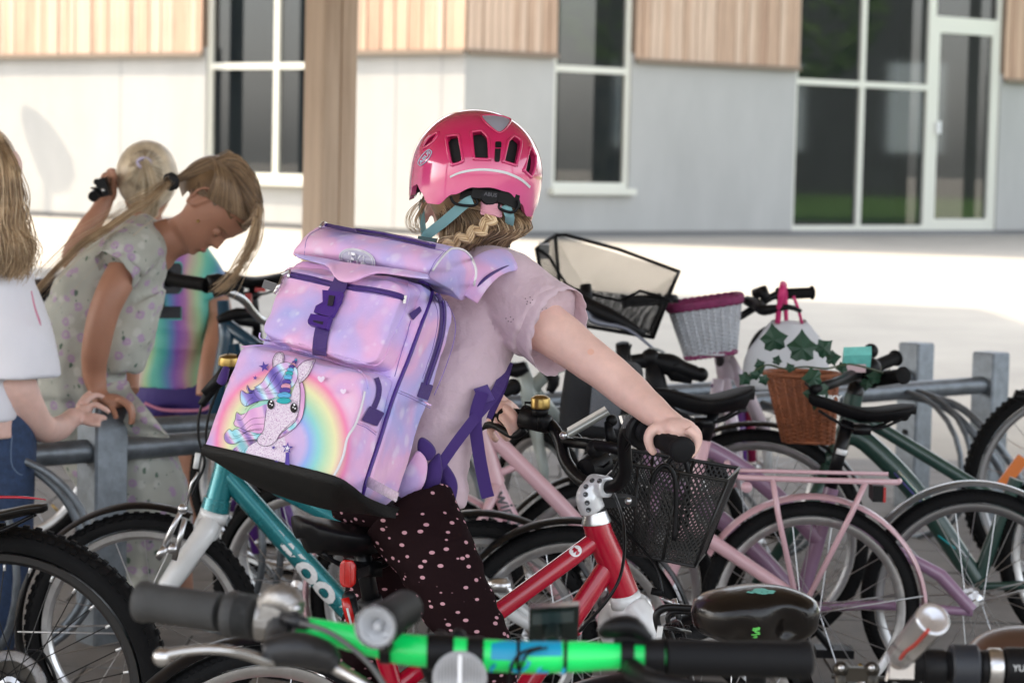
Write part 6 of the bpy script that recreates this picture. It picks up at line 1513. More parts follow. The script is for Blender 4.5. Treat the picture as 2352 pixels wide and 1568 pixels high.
    slab([(1215,1225),(1270,1160),(1285,1200),(1290,1265),(1270,1320),(1230,1345),(1190,1350),(1205,1300)],3.76,.014,'strap_anchor',PW)
    slab([(1282,1195),(1320,1225),(1355,1275),(1366,1330),(1352,1400),(1338,1425),(1322,1380),(1305,1330),(1275,1290)],3.79,.012,'strap_anchor',PW)
    m=MB(); m.tube([P(x,y,D) for x,y,D in ((520,845,3.86),(512,868,3.85),(506,880,3.85))],[.006,.008,.007],10,sub=3); m.build('side_strap',PW,t)
backpack()
# ============================================================= children at the left
def floral(name,base,c1,c2):
    m=mat(name,base,.85,bump=.3,bs=26,sheen=.1); nt,N,L,b=nodes(m); tc=N.new('ShaderNodeTexCoord'); last=None
    src=None
    n=N.new('ShaderNodeTexNoise'); n.inputs['Scale'].default_value=9; L.new(tc.outputs['Object'],n.inputs[0]); r=ramp(N,[(.35,tuple(x*.88 for x in base)),(.65,base)]); L.new(n.outputs[0],r.inputs[0]); last=r.outputs[0]
    def dots(last,sc_,lo,hi,col,amt,seed,st=(1,1,1),ringed=False):
        mp=N.new('ShaderNodeMapping'); mp.inputs['Location'].default_value=(seed,seed,seed*.5); mp.inputs['Scale'].default_value=st; L.new(tc.outputs['Object'],mp.inputs[0]); nn=N.new('ShaderNodeTexNoise'); nn.inputs['Scale'].default_value=60; L.new(tc.outputs['Object'],nn.inputs[0])
        ad=N.new('ShaderNodeVectorMath'); ad.operation='MULTIPLY_ADD'; ad.inputs[1].default_value=(.012,.012,.012); L.new(nn.outputs['Color'],ad.inputs[0]); L.new(mp.outputs[0],ad.inputs[2])
        v=N.new('ShaderNodeTexVoronoi'); v.inputs['Scale'].default_value=sc_; L.new(ad.outputs[0],v.inputs['Vector'])
        z=(0,0,0); a=(amt,)*3
        rr=ramp(N,([(0,tuple(x*.4 for x in a)),(lo*.45,tuple(x*.3 for x in a)),(lo*.6,a),(lo,a),(hi,z)] if ringed else [(0,a),(lo,a),(hi,z)])); L.new(v.outputs['Distance'],rr.inputs[0]); mx=N.new('ShaderNodeMixRGB'); mx.inputs[2].default_value=(*col,1); L.new(rr.outputs[0],mx.inputs[0]); L.new(last,mx.inputs[1]); return mx.outputs[0]
    last=dots(last,24,.22,.34,(.62,.62,.58),.5,9.3); last=dots(last,27,.26,.36,c1,.75,1.1,ringed=True); last=dots(last,30,.14,.18,c2,.9,4.7,(1,1,.7)); last=dots(last,44,.10,.13,c2,.8,6.1,(1.6,1.6,.7))
    L.new(last,b.inputs['Base Color']); return m
# ---- second girl: floral dress, bending over the post
def girl_floral():
    t=thing('person','girl in a floral dress bending forward, her hand on the rack post','person',(-1.0,6.2,0))
    fw=V((.42,-.20,-.90)).normalized(); up_=V((.90,-.05,.42)); hc=P(499,466,6.12); H=.222
    m=MB(); f_,u_,s_=head(m,hc,fw,up_,H)
    limb(m,[(P(470,520,6.12),.050),(P(425,540,6.13),.047),(P(385,550,6.14),.055),(P(350,575,6.15),.065)],22,4)
    eo=s_ if s_.y<0 else -s_
    ear(m,P(478,466,6.12)+eo*.074,f_,u_,eo,.034)
    limb(m,[(P(305,590,6.05),.044),(P(266,655,5.98),.041),(P(238,720,5.96),.038),(P(222,790,5.97),.036),(P(216,850,6.0),.031),(P(226,900,6.0),.024),(P(238,925,5.98),.023)],22,5)
    m.ell(P(262,920,5.97),V((.034,0,-.006)),V((0,.036,0)),V((.003,0,.017)),16,10)
    for dy,x0 in ((-.03,0),(-.012,6),(.008,8),(.026,4)):
        finger(m,[P(270+x0*.4,915,5.97+dy),P(292+x0,930,5.96+dy),P(301+x0*.6,950,5.95+dy),P(299+x0*.6,975,5.95+dy)],.0092)
    finger(m,[P(250,925,5.96),P(262,945,5.93),P(268,962,5.92)],.0095)
    limb(m,[(P(330,620,6.3),.044),(P(330,690,6.36),.038),(P(305,780,6.38),.034),(P(296,860,6.33),.028),(P(300,900,6.3),.024)],20,5)
    limb(m,[(P(300,1200,6.3),.06),(P(315,1330,6.3),.050),(P(322,1450,6.3),.042),(P(320,1560,6.3),.036)],18,4); limb(m,[(P(380,1200,6.35),.06),(P(400,1330,6.35),.050),(P(405,1450,6.35),.042)],18,4)
    torso(m,[(P(190,860,6.15),V((.0,.08,0)),V((.09,0,.03))),(P(250,740,6.13),V((0,.09,0)),V((.08,0,.05))),(P(320,620,6.13),V((0,.09,0)),V((.05,0,.07)))])
    o=m.build('body',SKIN2,t); remesh(o,.0045,3); face_parts(t,hc,f_,u_,H,closed=SKIN2)
    q=MB(); c=P(455,508,6.02); q.sph(c,.0045,8,6); q.build('earring',BRASS,t)
    FL=floral('floral_cotton',(.46,.47,.42),(.42,.26,.46),(.07,.13,.09))
    m=MB(); ly=V((0,1,0))
    torso(m,[(P(190,905,6.16),ly*.12,V((.112,0,0))),(P(190,835,6.15),ly*.115,V((.108,0,-.016))),(P(201,755,6.15),ly*.11,V((.116,0,-.036))),(P(240,680,6.14),ly*.115,V((.116,0,-.052))),(P(290,605,6.14),ly*.12,V((.090,0,-.058))),(P(335,545,6.14),ly*.11,V((.058,0,-.052))),(P(366,522,6.14),ly*.065,V((.034,0,-.036)))])
    limb(m,[(P(322,560,6.06),.066),(P(292,588,6.01),.064),(P(276,612,5.99),.060)],24,4)
    # skirt
    torso(m,[(P(185,850,6.16),ly*.11,V((.105,0,0))),(P(205,930,6.18),ly*.13,V((.12,0,.01))),(P(270,1040,6.22),ly*.15,V((.14,0,.02))),(P(320,1150,6.25),ly*.16,V((.13,0,.02))),(P(345,1260,6.28),ly*.16,V((.10,0,.02))),(P(352,1345,6.28),ly*.15,V((.075,0,.01)))])
    # belly hem hanging free under the chest
    torso(m,[(P(330,690,6.12),ly*.09,V((.055,0,.03))),(P(300,780,6.12),ly*.10,V((.06,0,.0))),(P(280,850,6.14),ly*.10,V((.05,0,0)))])
    o=m.build('dress',FL,t); remesh(o,.0065,6)
    displace(o,lambda p,n:.007*noise.noise(V((p.x*9,p.y*9,p.z*16)))+.0035*noise.noise(V((p.x*26,p.y*20,p.z*34)))+.003*math.sin(pxy(p)[0]*.10+4*noise.noise(p*6))*(1 if p.z<.75 else .3))
    # loose skirt flap in front of the rail
    m=MB(); T=[P(x,y,D) for x,y,D in ((250,880,6.0),(292,872,6.0),(305,900,5.99),(345,950,5.97),(388,1002,5.96))]; B=[P(x,y,D) for x,y,D in ((235,960,6.02),(270,985,6.0),(300,1000,5.99),(340,1003,5.97),(388,1004,5.96))]
    T_,_=spline(T,[1]*5,5); B_,_=spline(B,[1]*5,5); rows=[]
    for k in range(9): rows.append([p.lerp(q_,k/8)+V((0,-.012*math.sin(k*.9+i*.35),0)) for i,(p,q_) in enumerate(zip(T_,B_))])
    m.rings(rows+[[p+V((0,.004,0)) for p in r_] for r_ in rows[::-1]],False,False); m.build('skirt_flap',FL,t)
    # sleeve opening rim
    m=MB(); ax=(P(262,645,5.98)-P(310,600,6.03)).normalized(); u,w_=frame_of(ax); c0=P(278,608,5.995)
    rows=[[c0+ax*e+(u*math.cos(2*PI*k/40)+w_*math.sin(2*PI*k/40))*(r_+.003*math.sin(k*1.1)) for k in range(40)] for e,r_ in ((-.01,.056),(.012,.058),(.026,.060),(.026,.058),(.0,.054))]
    m.rings(rows,True,False); m.build('sleeve_edge',FL,t)
    # hair
    cap=MB(); cap.ell(hc-f_*.010+u_*.004,f_*.112,eo*.0895,u_*.103,40,30); cp=cap.build('hair_cap',HD,t)
    # trim the cap away from the face
    me=cp.data; bm=bmesh.new(); bm.from_mesh(me); org=ORG[t.name]; rem=[]
    for f in bm.faces:
        p=f.calc_center_median()+org-hc; a=p.dot(f_)/H; b_=p.dot(u_)/H
        if (a>.14 and b_<.10+.2*(a-.1)) or (b_<.0 and a>-.16) or b_<-.30: rem.append(f)
    bmesh.ops.delete(bm,geom=rem,context='FACES'); bm.to_mesh(me); bm.free()
    tie=P(394,417,6.05); G=[]
    def hp(a,b_,l): return hc+f_*a*H+u_*b_*H+eo*l*H
    for a,b_,l in ((-.02,-.02,.40),(.10,.06,.41),(.20,.13,.39),(.30,.20,.34),(.36,.24,.24),(.40,.26,.12),(.40,.28,0),(.36,.36,-.1)):
        p0=hp(a,b_,l); mid=hp(a*.45-.20,b_*.6+.20,l*1.0+.10*(1-l)); m2=hp(-.42,.16+.1*b_,l*.55+.08); G.append([p0,mid,m2,tie+V((0,.003,0))])
    strands(t,'hair_top',HD,G,1300,.0011,.002,11)
    G=[]
    for a,b_,l in ((.40,.28,.1),(.42,.36,.2),(.34,.44,.26),(.22,.50,.26),(.05,.52,.24),(-.12,.48,.22),(-.28,.38,.2)):
        G.append([hp(a,b_,l*.3),hp(a-.12,b_+.03,l+.06),hp(a*.2-.34,b_*.55+.06,.28),tie])
    strands(t,'hair_top',HD,G,1000,.0011,.003,12)
    # lower edge of the hairline behind the ear
    G=[[hp(-.02,.02,.40),hp(-.14,-.04,.40),hp(-.30,-.04,.30),tie],[hp(-.08,-.16,.34),hp(-.20,-.14,.32),hp(-.34,-.06,.24),tie]]
    strands(t,'hair_nape',HD,G,260,.0011,.003,13)
    m=MB(); ax=(P(370,425,6.03)-tie).normalized(); u,w_=frame_of(ax)
    for k in range(4): m.tube([tie+ax*(.004*k-.005)+(u*math.cos(a)+w_*math.sin(a))*.0175 for a in [2*PI*j/18 for j in range(18)]],.0055,8,closed=True)
    m.build('hair_tie',mat('black_hair_tie',(.01,.01,.012),.8),t)
    G=[[tie,P(368,432,6.0),P(340,458,5.98),P(298,482,5.97),P(240,523,5.97),P(175,566,5.98),P(80,666,6.0)],[tie,P(374,438,6.0),P(345,464,5.98),P(303,488,5.96),P(244,529,5.96),P(179,573,5.97),P(86,668,6.0)]]
    strands(t,'ponytail',HB,G,110,.0011,.0030,14,sub=4,spread=1.0); strands(t,'ponytail_wisps',HB,G,50,.0006,.014,17,sub=4,spread=1.3)
    G=[[hp(.40,.28,.18),P(596,470,5.95),P(592,545,5.93),P(560,600,5.93),P(520,640,5.94),P(488,668,5.95)],[hp(.42,.24,.10),P(592,500,5.95),P(580,560,5.93),P(555,605,5.93),P(530,650,5.94),P(505,670,5.95)],[hp(.40,.20,.22),P(585,500,5.92),P(572,545,5.92),P(560,585,5.92),P(548,620,5.93),P(535,648,5.94)]]
    strands(t,'front_locks',HB,G,70,.0009,.004,15,sub=5)
    strands(t,'front_locks',HB,G,26,.0008,.014,16,sub=5)
girl_floral()
# ---- third child: pale pony tail, rainbow jersey with a number
def child_jersey():
    t=thing('person','child with a pale blond ponytail and a shiny rainbow football jersey, seen from behind','person',(-1.0,7.3,0))
    hc=P(338,408,7.3); fw=V((-.10,.98,-.05)).normalized(); up_=V((.02,0,1)); H=.212
    m=MB(); head(m,hc,fw,up_,H); limb(m,[(P(335,460,7.3),.045),(P(338,530,7.32),.048),(P(345,590,7.32),.07)],20,4)
    ear(m,P(268,440,7.3),fw,up_,V((-1,0,0)),.03)
    limb(m,[(P(225,600,7.30),.050),(P(185,610,7.24),.043),(P(172,585,7.20),.038),(P(200,530,7.20),.034),(P(232,480,7.22),.028),(P(248,440,7.24),.024)],20,5)
    m.ell(P(250,420,7.24),V((.018,0,.02)),V((0,.02,0)),V((-.02,0,.028)),14,8)
    for k in range(4): finger(m,[P(248+3*k,405+5*k,7.22),P(250+3*k,392+5*k,7.18),P(262+2*k,390+6*k,7.17)],.0085)
    finger(m,[P(255,430,7.2),P(262,405,7.17),P(260,388,7.17)],.009)
    limb(m,[(P(462,620,7.34),.05),(P(495,690,7.34),.042),(P(505,735,7.32),.037),(P(492,790,7.26),.033),(P(478,850,7.20),.029),(P(468,910,7.18),.025)],20,5)
    torso(m,[(P(400,900,7.34),V((.09,0,0)),V((0,.07,0))),(P(400,760,7.34),V((.09,0,0)),V((0,.07,0))),(P(380,620,7.34),V((.10,0,0)),V((0,.07,0)))])
    for x in (360,450): limb(m,[(P(x,900,7.34),.068),(P(x-5,1000,7.34),.06),(P(x-8,1150,7.34),.048),(P(x-8,1300,7.34),.042)],20,4)
    o=m.build('body',SKIN2,t); remesh(o,.005,3)
    JM=mat('rainbow_jersey',(.3,.3,.4),.45,bump=.3,bs=30,sheen=.2,spec=.6); nt,N,L,b=nodes(JM); tc=N.new('ShaderNodeTexCoord'); mp=N.new('ShaderNodeMapping'); mp.inputs['Location'].default_value=(0,0,0); L.new(tc.outputs['Object'],mp.inputs[0])
    wv=N.new('ShaderNodeTexNoise'); wv.inputs['Scale'].default_value=4; L.new(mp.outputs[0],wv.inputs[0])
    sp=N.new('ShaderNodeSeparateXYZ'); L.new(mp.outputs[0],sp.inputs[0]); ma=N.new('ShaderNodeMath'); ma.operation='MULTIPLY_ADD'; ma.inputs[1].default_value=.10; L.new(wv.outputs[0],ma.inputs[0]); L.new(sp.outputs['X'],ma.inputs[2])
    m2=N.new('ShaderNodeMath'); m2.operation='MULTIPLY'; m2.inputs[1].default_value=6.8; L.new(ma.outputs[0],m2.inputs[0]); fr=N.new('ShaderNodeMath'); fr.operation='FRACT'; L.new(m2.outputs[0],fr.inputs[0])
    r=ramp(N,[(0,(.06,.38,.36)),(.16,(.08,.20,.45)),(.3,(.22,.08,.42)),(.46,(.42,.16,.40)),(.56,(.50,.36,.30)),(.70,(.36,.55,.30)),(.84,(.12,.50,.38)),(1,(.06,.38,.36))]); L.new(fr.outputs[0],r.inputs[0]); L.new(r.outputs[0],b.inputs['Base Color'])
    m=MB(); torso(m,[(P(393,888,7.34),V((.118,0,0)),V((0,.09,0))),(P(396,830,7.34),V((.110,0,0)),V((0,.085,0))),(P(400,760,7.34),V((.108,0,0)),V((0,.085,0))),(P(398,690,7.34),V((.118,0,0)),V((0,.085,0))),(P(385,610,7.34),V((.130,0,0)),V((0,.085,0))),(P(365,560,7.34),V((.125,0,0)),V((0,.07,0))),(P(345,535,7.34),V((.06,0,0)),V((0,.05,0)))])
    limb(m,[(P(440,590,7.34),.06),(P(478,650,7.34),.062),(P(492,685,7.34),.058)],22,4); limb(m,[(P(270,585,7.33),.06),(P(215,600,7.30),.058)],22,4)
    o=m.build('jersey',JM,t); remesh(o,.006,5); displace(o,lambda p,n:.006*noise.noise(V((p.x*10,p.y*8,p.z*14)))+.004*max(0,math.sin(p.z*70+5*noise.noise(p*7)))*max(0,1-abs(pxy(p)[1]-800)/60))
    bv=BVHTree.FromPolygons([v.co+ORG[t.name] for v in o.data.vertices],[tuple(p.vertices) for p in o.data.polygons])
    def on(x,y,off=.002):
        h_,n_,_,_=bv.ray_cast(CAM,ray(x,y).normalized())
        return (h_+V((0,-off,0))) if h_ is not None else P(x,y,7.24)
    NB=[[(345,652),(345,735),(418,735),(418,712),(372,712),(372,700),(412,700),(412,640),(370,640),(370,652)]]
    # the figure 2
    bl=mat('black_print',(.012,.014,.02),.5); two=[(350,600),(415,600),(420,608),(420,665),(412,675),(378,675),(378,705),(418,705),(418,735),(347,735),(347,662),(355,652),(390,652),(390,628),(350,628)]
    for nm,mt_,off,gr in (('number_outline',mat('teal_print',(.10,.42,.40),.5),.003,1.0),('number_two',bl,.0045,.94)):
        cx,cy=384,668; pts=[V((cx+(x-cx)*gr,cy+(y-cy)*gr,0)) for x,y in two]; tri=tessellate_polygon([pts]); q=MB(); q.add([on(p.x,p.y,off) for p in pts],[tuple(a) for a in tri]); q.build(nm,mt_,t,False,fix=False)
    m=MB(); torso(m,[(P(400,860,7.34),V((.108,0,0)),V((0,.085,0))),(P(402,900,7.34),V((.118,0,0)),V((0,.088,0))),(P(404,925,7.34),V((.116,0,0)),V((0,.086,0)))])
    for x in (362,446): limb(m,[(P(x,905,7.34),.075),(P(x,950,7.34),.074)],20,4)
    o=m.build('shorts',mat('purple_shorts',(.045,.025,.17),.6,bump=.2,bs=40),t); remesh(o,.006,3)
    m=MB(); m.tube([P(x,y,7.22) for x,y in ((332,925),(370,940),(420,943),(470,940),(486,925))],.005,8,sub=4); m.build('shorts_hem',mat('pink_hem',(.60,.22,.34),.6),t)
    for x in (355,440):
        m=MB(); c=P(x,1500,7.34); c.z=.045; m.ell(c+V((0,.03,0)),V((.042,0,0)),V((0,.10,0)),V((0,0,.045)),16,10); m.build('shoe',mat('dark_shoe',(.05,.04,.07),.6),t)
    # hair drawn up to a high tie
    tie=P(333,376,7.155); cap=MB(); cap.ell(hc+V((0,-.006,.006)),V((.092,0,0)),V((0,.116,0)),V((0,0,.107)),28,18); cap.build('hair_cap',HW,t); G=[]
    for k in range(19):
        a=2*PI*k/18-.5; e=hc+V((.088*math.cos(a),-.035 if math.sin(a)<-.3 else .0,.008+.098*math.sin(a))); mid=e.lerp(tie,.5)+V((0,-.036,0)); G.append([e,mid,tie])
    strands(t,'hair_drawn_up',HW,G,1100,.0013,.0025,21)
    G=[[tie,tie+V((.005,-.03,.012)),P(342,405,7.09),P(348,450,7.10),P(342,500,7.13)],[tie,tie+V((.015,-.03,.008)),P(356,405,7.09),P(364,450,7.10),P(358,495,7.13)],[tie,tie+V((-.005,-.02,.0)),P(328,405,7.10),P(326,440,7.11),P(324,485,7.13)]]
    strands(t,'ponytail',HW,G,360,.0011,.004,22,sub=4)
    m=MB()
    for k in range(3): m.tube([tie+V((.019*math.cos(a),-.014-.004*k,.013*math.sin(a)+.002*k)) for a in [2*PI*j/16 for j in range(16)]],.0045,6,closed=True)
    m.build('hair_tie',mat('lavender_hair_tie',(.55,.50,.68),.7),t)
    # dark camera held up
    c=thing('camera','small black camera held up by the child in the rainbow jersey','camera',tuple(P(240,430,7.16))); m=MB(); m.box(P(238,430,7.16),V((.015,0,.004)),V((0,.03,0)),V((-.008,0,.026))); m.cyl(P(228,440,7.16),P(214,452,7.1),.016,16); m.sph(P(222,418,7.16),.010); m.box(P(216,432,7.15),V((.008,0,0)),V((0,.01,0)),V((0,0,.003))); m.build('camera_body',PLA,c,'auto'); m=MB(); m.sph(P(237,437,7.12),.006); m.build('button',ALU,c)
child_jersey()
# ---- fourth child at the left edge: long wavy hair, white T-shirt, jeans
def girl_white():
    t=thing('person','girl at the left edge in a loose white T-shirt with long wavy blond hair','person',(-1.3,5.6,0))
    D=5.62; m=MB(); hc=P(-45,400,D); fw=V((.9,.35,-.15)).normalized(); head(m,hc,fw,V((0.1,0,1)),.215); limb(m,[(P(-45,470,D),.048),(P(-40,560,D),.05),(P(-40,600,D),.08)],18,4)
    limb(m,[(P(-10,700,5.60),.052),(P(20,800,5.58),.047),(P(45,890,5.58),.042),(P(92,975,5.66),.034),(P(130,985,5.76),.030),(P(160,965,5.85),.0245),(P(172,955,5.88),.0235)],22,5)
    m.ell(P(188,945,5.90),V((.026,.010,.010)),V((0,.026,0)),V((-.006,0,.015)),16,10)
    for pts in ([(195,925,5.93),(215,908,5.95),(232,910,5.955),(248,917,5.955)],[(198,940,5.90),(218,929,5.90),(240,938,5.89),(252,948,5.89)],[(195,955,5.88),(215,955,5.87),(235,958,5.865),(246,962,5.865)],[(190,965,5.87),(205,972,5.86),(222,974,5.855),(232,975,5.855)],[(180,935,5.92),(192,915,5.95),(208,900,5.97)]):
        finger(m,[P(*p) for p in pts],.0092)
    torso(m,[(P(-50,1000,D),V((.10,0,0)),V((0,.09,0))),(P(-50,760,D),V((.11,0,0)),V((0,.09,0))),(P(-45,620,D),V((.10,0,0)),V((0,.09,0)))])
    o=m.build('body',SKIN,t); remesh(o,.0045,3); face_parts(t,hc,fw,V((.1,0,1)),.215)
    TS=mat('white_cotton',(.78,.78,.84),.85,bump=.25,bs=24,sheen=.1)
    m=MB(); torso(m,[(P(-60,960,D),V((.115,0,0)),V((0,.10,0))),(P(-55,800,D),V((.118,0,0)),V((0,.10,0))),(P(-50,680,D),V((.13,0,0)),V((0,.10,0))),(P(-40,610,D),V((.11,0,0)),V((0,.085,0))),(P(-42,575,D),V((.06,0,0)),V((0,.06,0)))])
    # wide sleeve reaching the elbow, open at the hem
    limb(m,[(P(-5,640,5.62),.070),(P(22,720,5.60),.082),(P(40,800,5.59),.092),(P(45,870,5.585),.098)],28,5,True)
    o=m.build('t_shirt',TS,t); remesh(o,.006,6); displace(o,lambda p,n:.006*noise.noise(V((p.x*9,p.y*9,p.z*10)))+.0035*noise.noise(V((p.x*22,p.y*22,p.z*18))))
    m=MB(); m.tube([P(x,y,5.50) for x,y in ((72,668),(80,705),(90,735),(94,748))],[.003,.004,.005,.002],6,sub=3,flat=.5); m.build('print_edge',mat('pink_hem',(.60,.22,.34),.6),t)
    JN=mat('blue_denim',(.030,.055,.12),.85,var=.3,vs=60,bump=.3,bs=300); m=MB()
    torso(m,[(P(-40,1560,5.68),V((.06,0,0)),V((0,.06,0))),(P(-15,1300,5.66),V((.082,0,0)),V((0,.075,0))),(P(-8,1120,5.65),V((.09,0,0)),V((0,.085,0))),(P(-20,960,5.65),V((.105,0,0)),V((0,.095,0))),(P(-40,880,5.65),V((.11,0,0)),V((0,.10,0)))])
    o=m.build('jeans',JN,t); remesh(o,.007,4); displace(o,lambda p,n:.004*noise.noise(V((p.x*14,p.y*12,p.z*22))))
    m=MB(); m.tube([P(x,y,5.53) for x,y in ((28,1000),(26,1060),(40,1085),(52,1090))],.0014,5,sub=3); m.build('seam',mat('denim_seam',(.10,.15,.24),.8),t)
    m=MB(); c=P(-40,1600,5.68); c.z=.045; m.ell(c,V((.10,0,0)),V((0,.04,0)),V((0,0,.045)),16,10); m.build('shoe',mat('dark_shoe',(.05,.04,.07),.6),t)
    G=[]
    for k in range(9):
        s_=k/8; G.append([P(-60+55*s_,300+20*s_,5.60-.10*math.sin(PI*s_)),P(-50+75*s_,380,5.52),P(-55+95*s_,450,5.51),P(-60+108*s_,520,5.50),P(-50+118*s_,575,5.50),P(-40+95*s_,630,5.50)])
    strands(t,'long_hair',HB,G,900,.0014,.006,31,wav=.012,wf=9,sub=5); strands(t,'long_hair',HB,[G[7],G[8],[p+V((.016,0,.0)) for p in G[8]]],60,.0014,.008,32,wav=.016,wf=12,sub=5)
    cap=MB(); cap.ell(hc+V((-.018,0,.012)),V((.106,0,0)),V((0,.098,0)),V((0,0,.112)),24,16); cap.build('hair_cap',HB,t)
girl_white()
# ============================================================= foreground handlebar (green)
NEON=mat('neon_green_paint',(.004,.80,.15),.3,coat=.3,var=.05,vs=15); NBLU=mat('cyan_blue_print',(.005,.30,.50),.35)
def front_bike():
    D=2.2
    b=thing('bicycle','bike in the near foreground with a bright green handlebar, white front reflector and small lamp','bicycle',(0,2.3,0))
    q=lambda x,y,d=D:P(x,y,d)
    m=MB()
    def seg(name,mt,pts,n=22,sub=5):
        m=MB(); m.tube([q(*p[:3]) if len(p)>3 else q(p[0],p[1]) for p in pts],[p[-1] for p in pts],n,sub=sub); return m.build(name,mt,b,'auto')
    seg('handlebar',NEON,[(640,1433,2.24,.0105),(735,1448,2.22,.0110),(850,1473,2.21,.0135),(930,1490,2.20,.0148),(1060,1500,2.20,.0150),(1200,1508,2.20,.0150),(1320,1507,2.20,.0145),(1400,1506,2.20,.0125),(1460,1506,2.20,.0108),(1530,1508,2.2,.0105)])
    # blue print with lettering band
    m=MB(); m.tube([q(1128,1506,2.1995),q(1210,1509,2.1995),q(1290,1508,2.1995)],[.0152,.0152,.0148],22); bb=m.build('print_band',NBLU,b,'auto')
    me=bb.data; bm=bmesh.new(); bm.from_mesh(me); rem=[]
    for f in bm.faces:
        p=f.calc_center_median()+ORG[b.name]; x,y=pxy(p)
        if p.y>2.2 or y>1512+ (x-1210)*-.05: rem.append(f)
    bmesh.ops.delete(bm,geom=rem,context='FACES'); bm.to_mesh(me); bm.free()
    v_,f_=text_mesh('VOLT',.026,.0005,.35,1.5); c0=q(1210,1518,2.2)
    m=MB(); m.add([c0+V((a*.95,-math.cos(bz/.0153)*.0155,math.sin(bz/.0153)*.0153)) for a,bz in v_],f_); m.build('lettering',NBLU,b,False,fix=False)
    # clamps, straps, cable ties
    for x,y,r_,w_ in ((885,1482,.0165,.010),(1012,1497,.0172,.024),(1092,1503,.0168,.015),(1190,1508,.0162,.003),(1298,1507,.0158,.003),(1440,1506,.0150,.012)):
        m=MB(); c=q(x,y); m.tube([c-V((w_/2,0,0)),c+V((w_/2,0,0))],r_,22); m.build('clamp',PLA,b,'auto')
    GR=mat('grey_grip',(.040,.040,.040),.5,bump=.35,bs=900,var=.2,vs=40); GK=mat('dark_grip',(.007,.007,.008),.6,bump=.2,bs=700,spec=.2)
    def ribbed(a,c,r0,mt,name,n=26,amp=.0006,around=22):
        d=(c-a); L=d.length; d.normalize(); prof=[(0,0),(r0*.8,.0),(r0*1.08,.003),(r0*1.1,.008),(r0*1.0,.012)]
        for k in range(n*2+1): prof.append((r0+amp*(k%2)-.0006*math.sin(PI*k/(n*2)),.013+(L-.016)*k/(n*2)))
        prof.append((0,L)); m=MB(); m.lathe(a,d,prof,32); return m.build(name,mt,b,'auto')
    ribbed(q(318,1379,2.30),q(515,1407,2.262),.0185,GR,'grip',34); ribbed(q(520,1408,2.262),q(592,1418,2.25),.0205,GR,'twist_shifter',10,.0012)
    m=MB(); m.tube([q(596,1418,2.248),q(640,1425,2.245)],[.0215,.0195],24); m.tube([q(612,1390,2.24),q(650,1375,2.23),q(685,1400,2.22)],[.012,.016,.010],14,sub=3); m.box(q(640,1420,2.225),V((.018,0,-.004)),V((0,.008,0)),V((.003,0,.010))); m.build('lever_clamp',mat('worn_aluminium',(.34,.33,.32),.42,.9,var=.25,vs=40,bump=.15,bs=150),b,'auto')
    m=MB(); m.lathe(q(678,1398,2.215),V((0,-1,0)),[(0,0),(.005,0),(.0055,.003),(0,.003)],14); m.lathe(q(633,1455,2.215),V((0,-1,0)),[(0,0),(.006,0),(.006,.004),(0,.004)],14); m.build('clamp_screw',STEEL,b)
    ribbed(q(1862,1515,2.22),q(1520,1509,2.20),.0172,GK,'grip',40,.0005)
    m=MB(); m.tube([q(1480,1508),q(1525,1509)],[.0165,.018],22); m.tube([q(1395,1450,2.22),q(1420,1440,2.21),q(1450,1440,2.21),q(1490,1470,2.21)],[.012,.018,.018,.010],16,sub=3,flat=.6); m.box(q(1445,1475,2.21),V((.014,0,0)),V((0,.01,0)),V((0,0,.012))); m.build('right_shifter',PLA,b,'auto')
    m=MB(); m.tube([q(1450,1535,2.17),q(1500,1560,2.12),q(1620,1580,2.10),q(1790,1590,2.10)],[.010,.008,.007,.007],12,sub=4); m.build('brake_lever',PLA,b)
    # left brake lever, silver
    m=MB(); m.tube([q(372,1507,2.12),q(392,1500,2.12),q(440,1492,2.12),q(500,1490,2.12),q(560,1500,2.14),q(610,1515,2.16),q(640,1510,2.18)],[.0062,.0060,.0055,.0060,.0065,.008,.009],16,sub=5,flat=.7); m.sph(q(372,1508,2.12),.0082,14,10); m.build('brake_lever',mat('polished_aluminium',(.60,.60,.60),.22,1),b)
    m=MB(); m.tube([q(610,1500,2.17),q(680,1490,2.17),q(740,1505,2.18),q(770,1530,2.18)],[.013,.016,.015,.009],14,sub=4); m.tube([q(640,1440,2.22),q(640,1500,2.18)],[.012,.014],12); m.tube([q(648,1420,2.22),q(705,1432,2.21)],[.008,.006],10); m.build('brake_body',mat('worn_black_metal',(.03,.03,.032),.42,.4,bump=.1,bs=120),b)
    m=MB(); m.tube([q(770,1530,2.18),q(820,1560,2.16),q(870,1590,2.15)],[.007,.005,.004],10,sub=3); m.build('barrel_adjuster',ALU,b)
    cable(b,[q(690,1430,2.205),q(745,1446,2.19),q(800,1480,2.175),q(850,1525,2.16),q(885,1575,2.15)],.0026,mat('grey_cable',(.10,.10,.10),.35),'gear_cable')
    for x in (1180,1330,1300): pass
    cable(b,[q(1245,1485,2.182),q(1195,1500,2.181),q(1172,1540,2.182),q(1170,1580,2.185)],.0016); cable(b,[q(1258,1486,2.182),q(1212,1500,2.182),q(1192,1545,2.184)],.0012)
    # lamp with torch body behind
    m=MB(); ax=(q(865,1440,2.10)-q(945,1390,2.20)).normalized(); c=q(866,1437,2.12)
    m.lathe(c,-ax,[(.0175,.004),(.0178,.0),(.0190,-.001),(.0195,.004),(.0195,.022),(.017,.03),(.0170,.085),(.014,.092),(0,.092)],30); lo=m.build('lamp_body',MATTE,b,'auto')
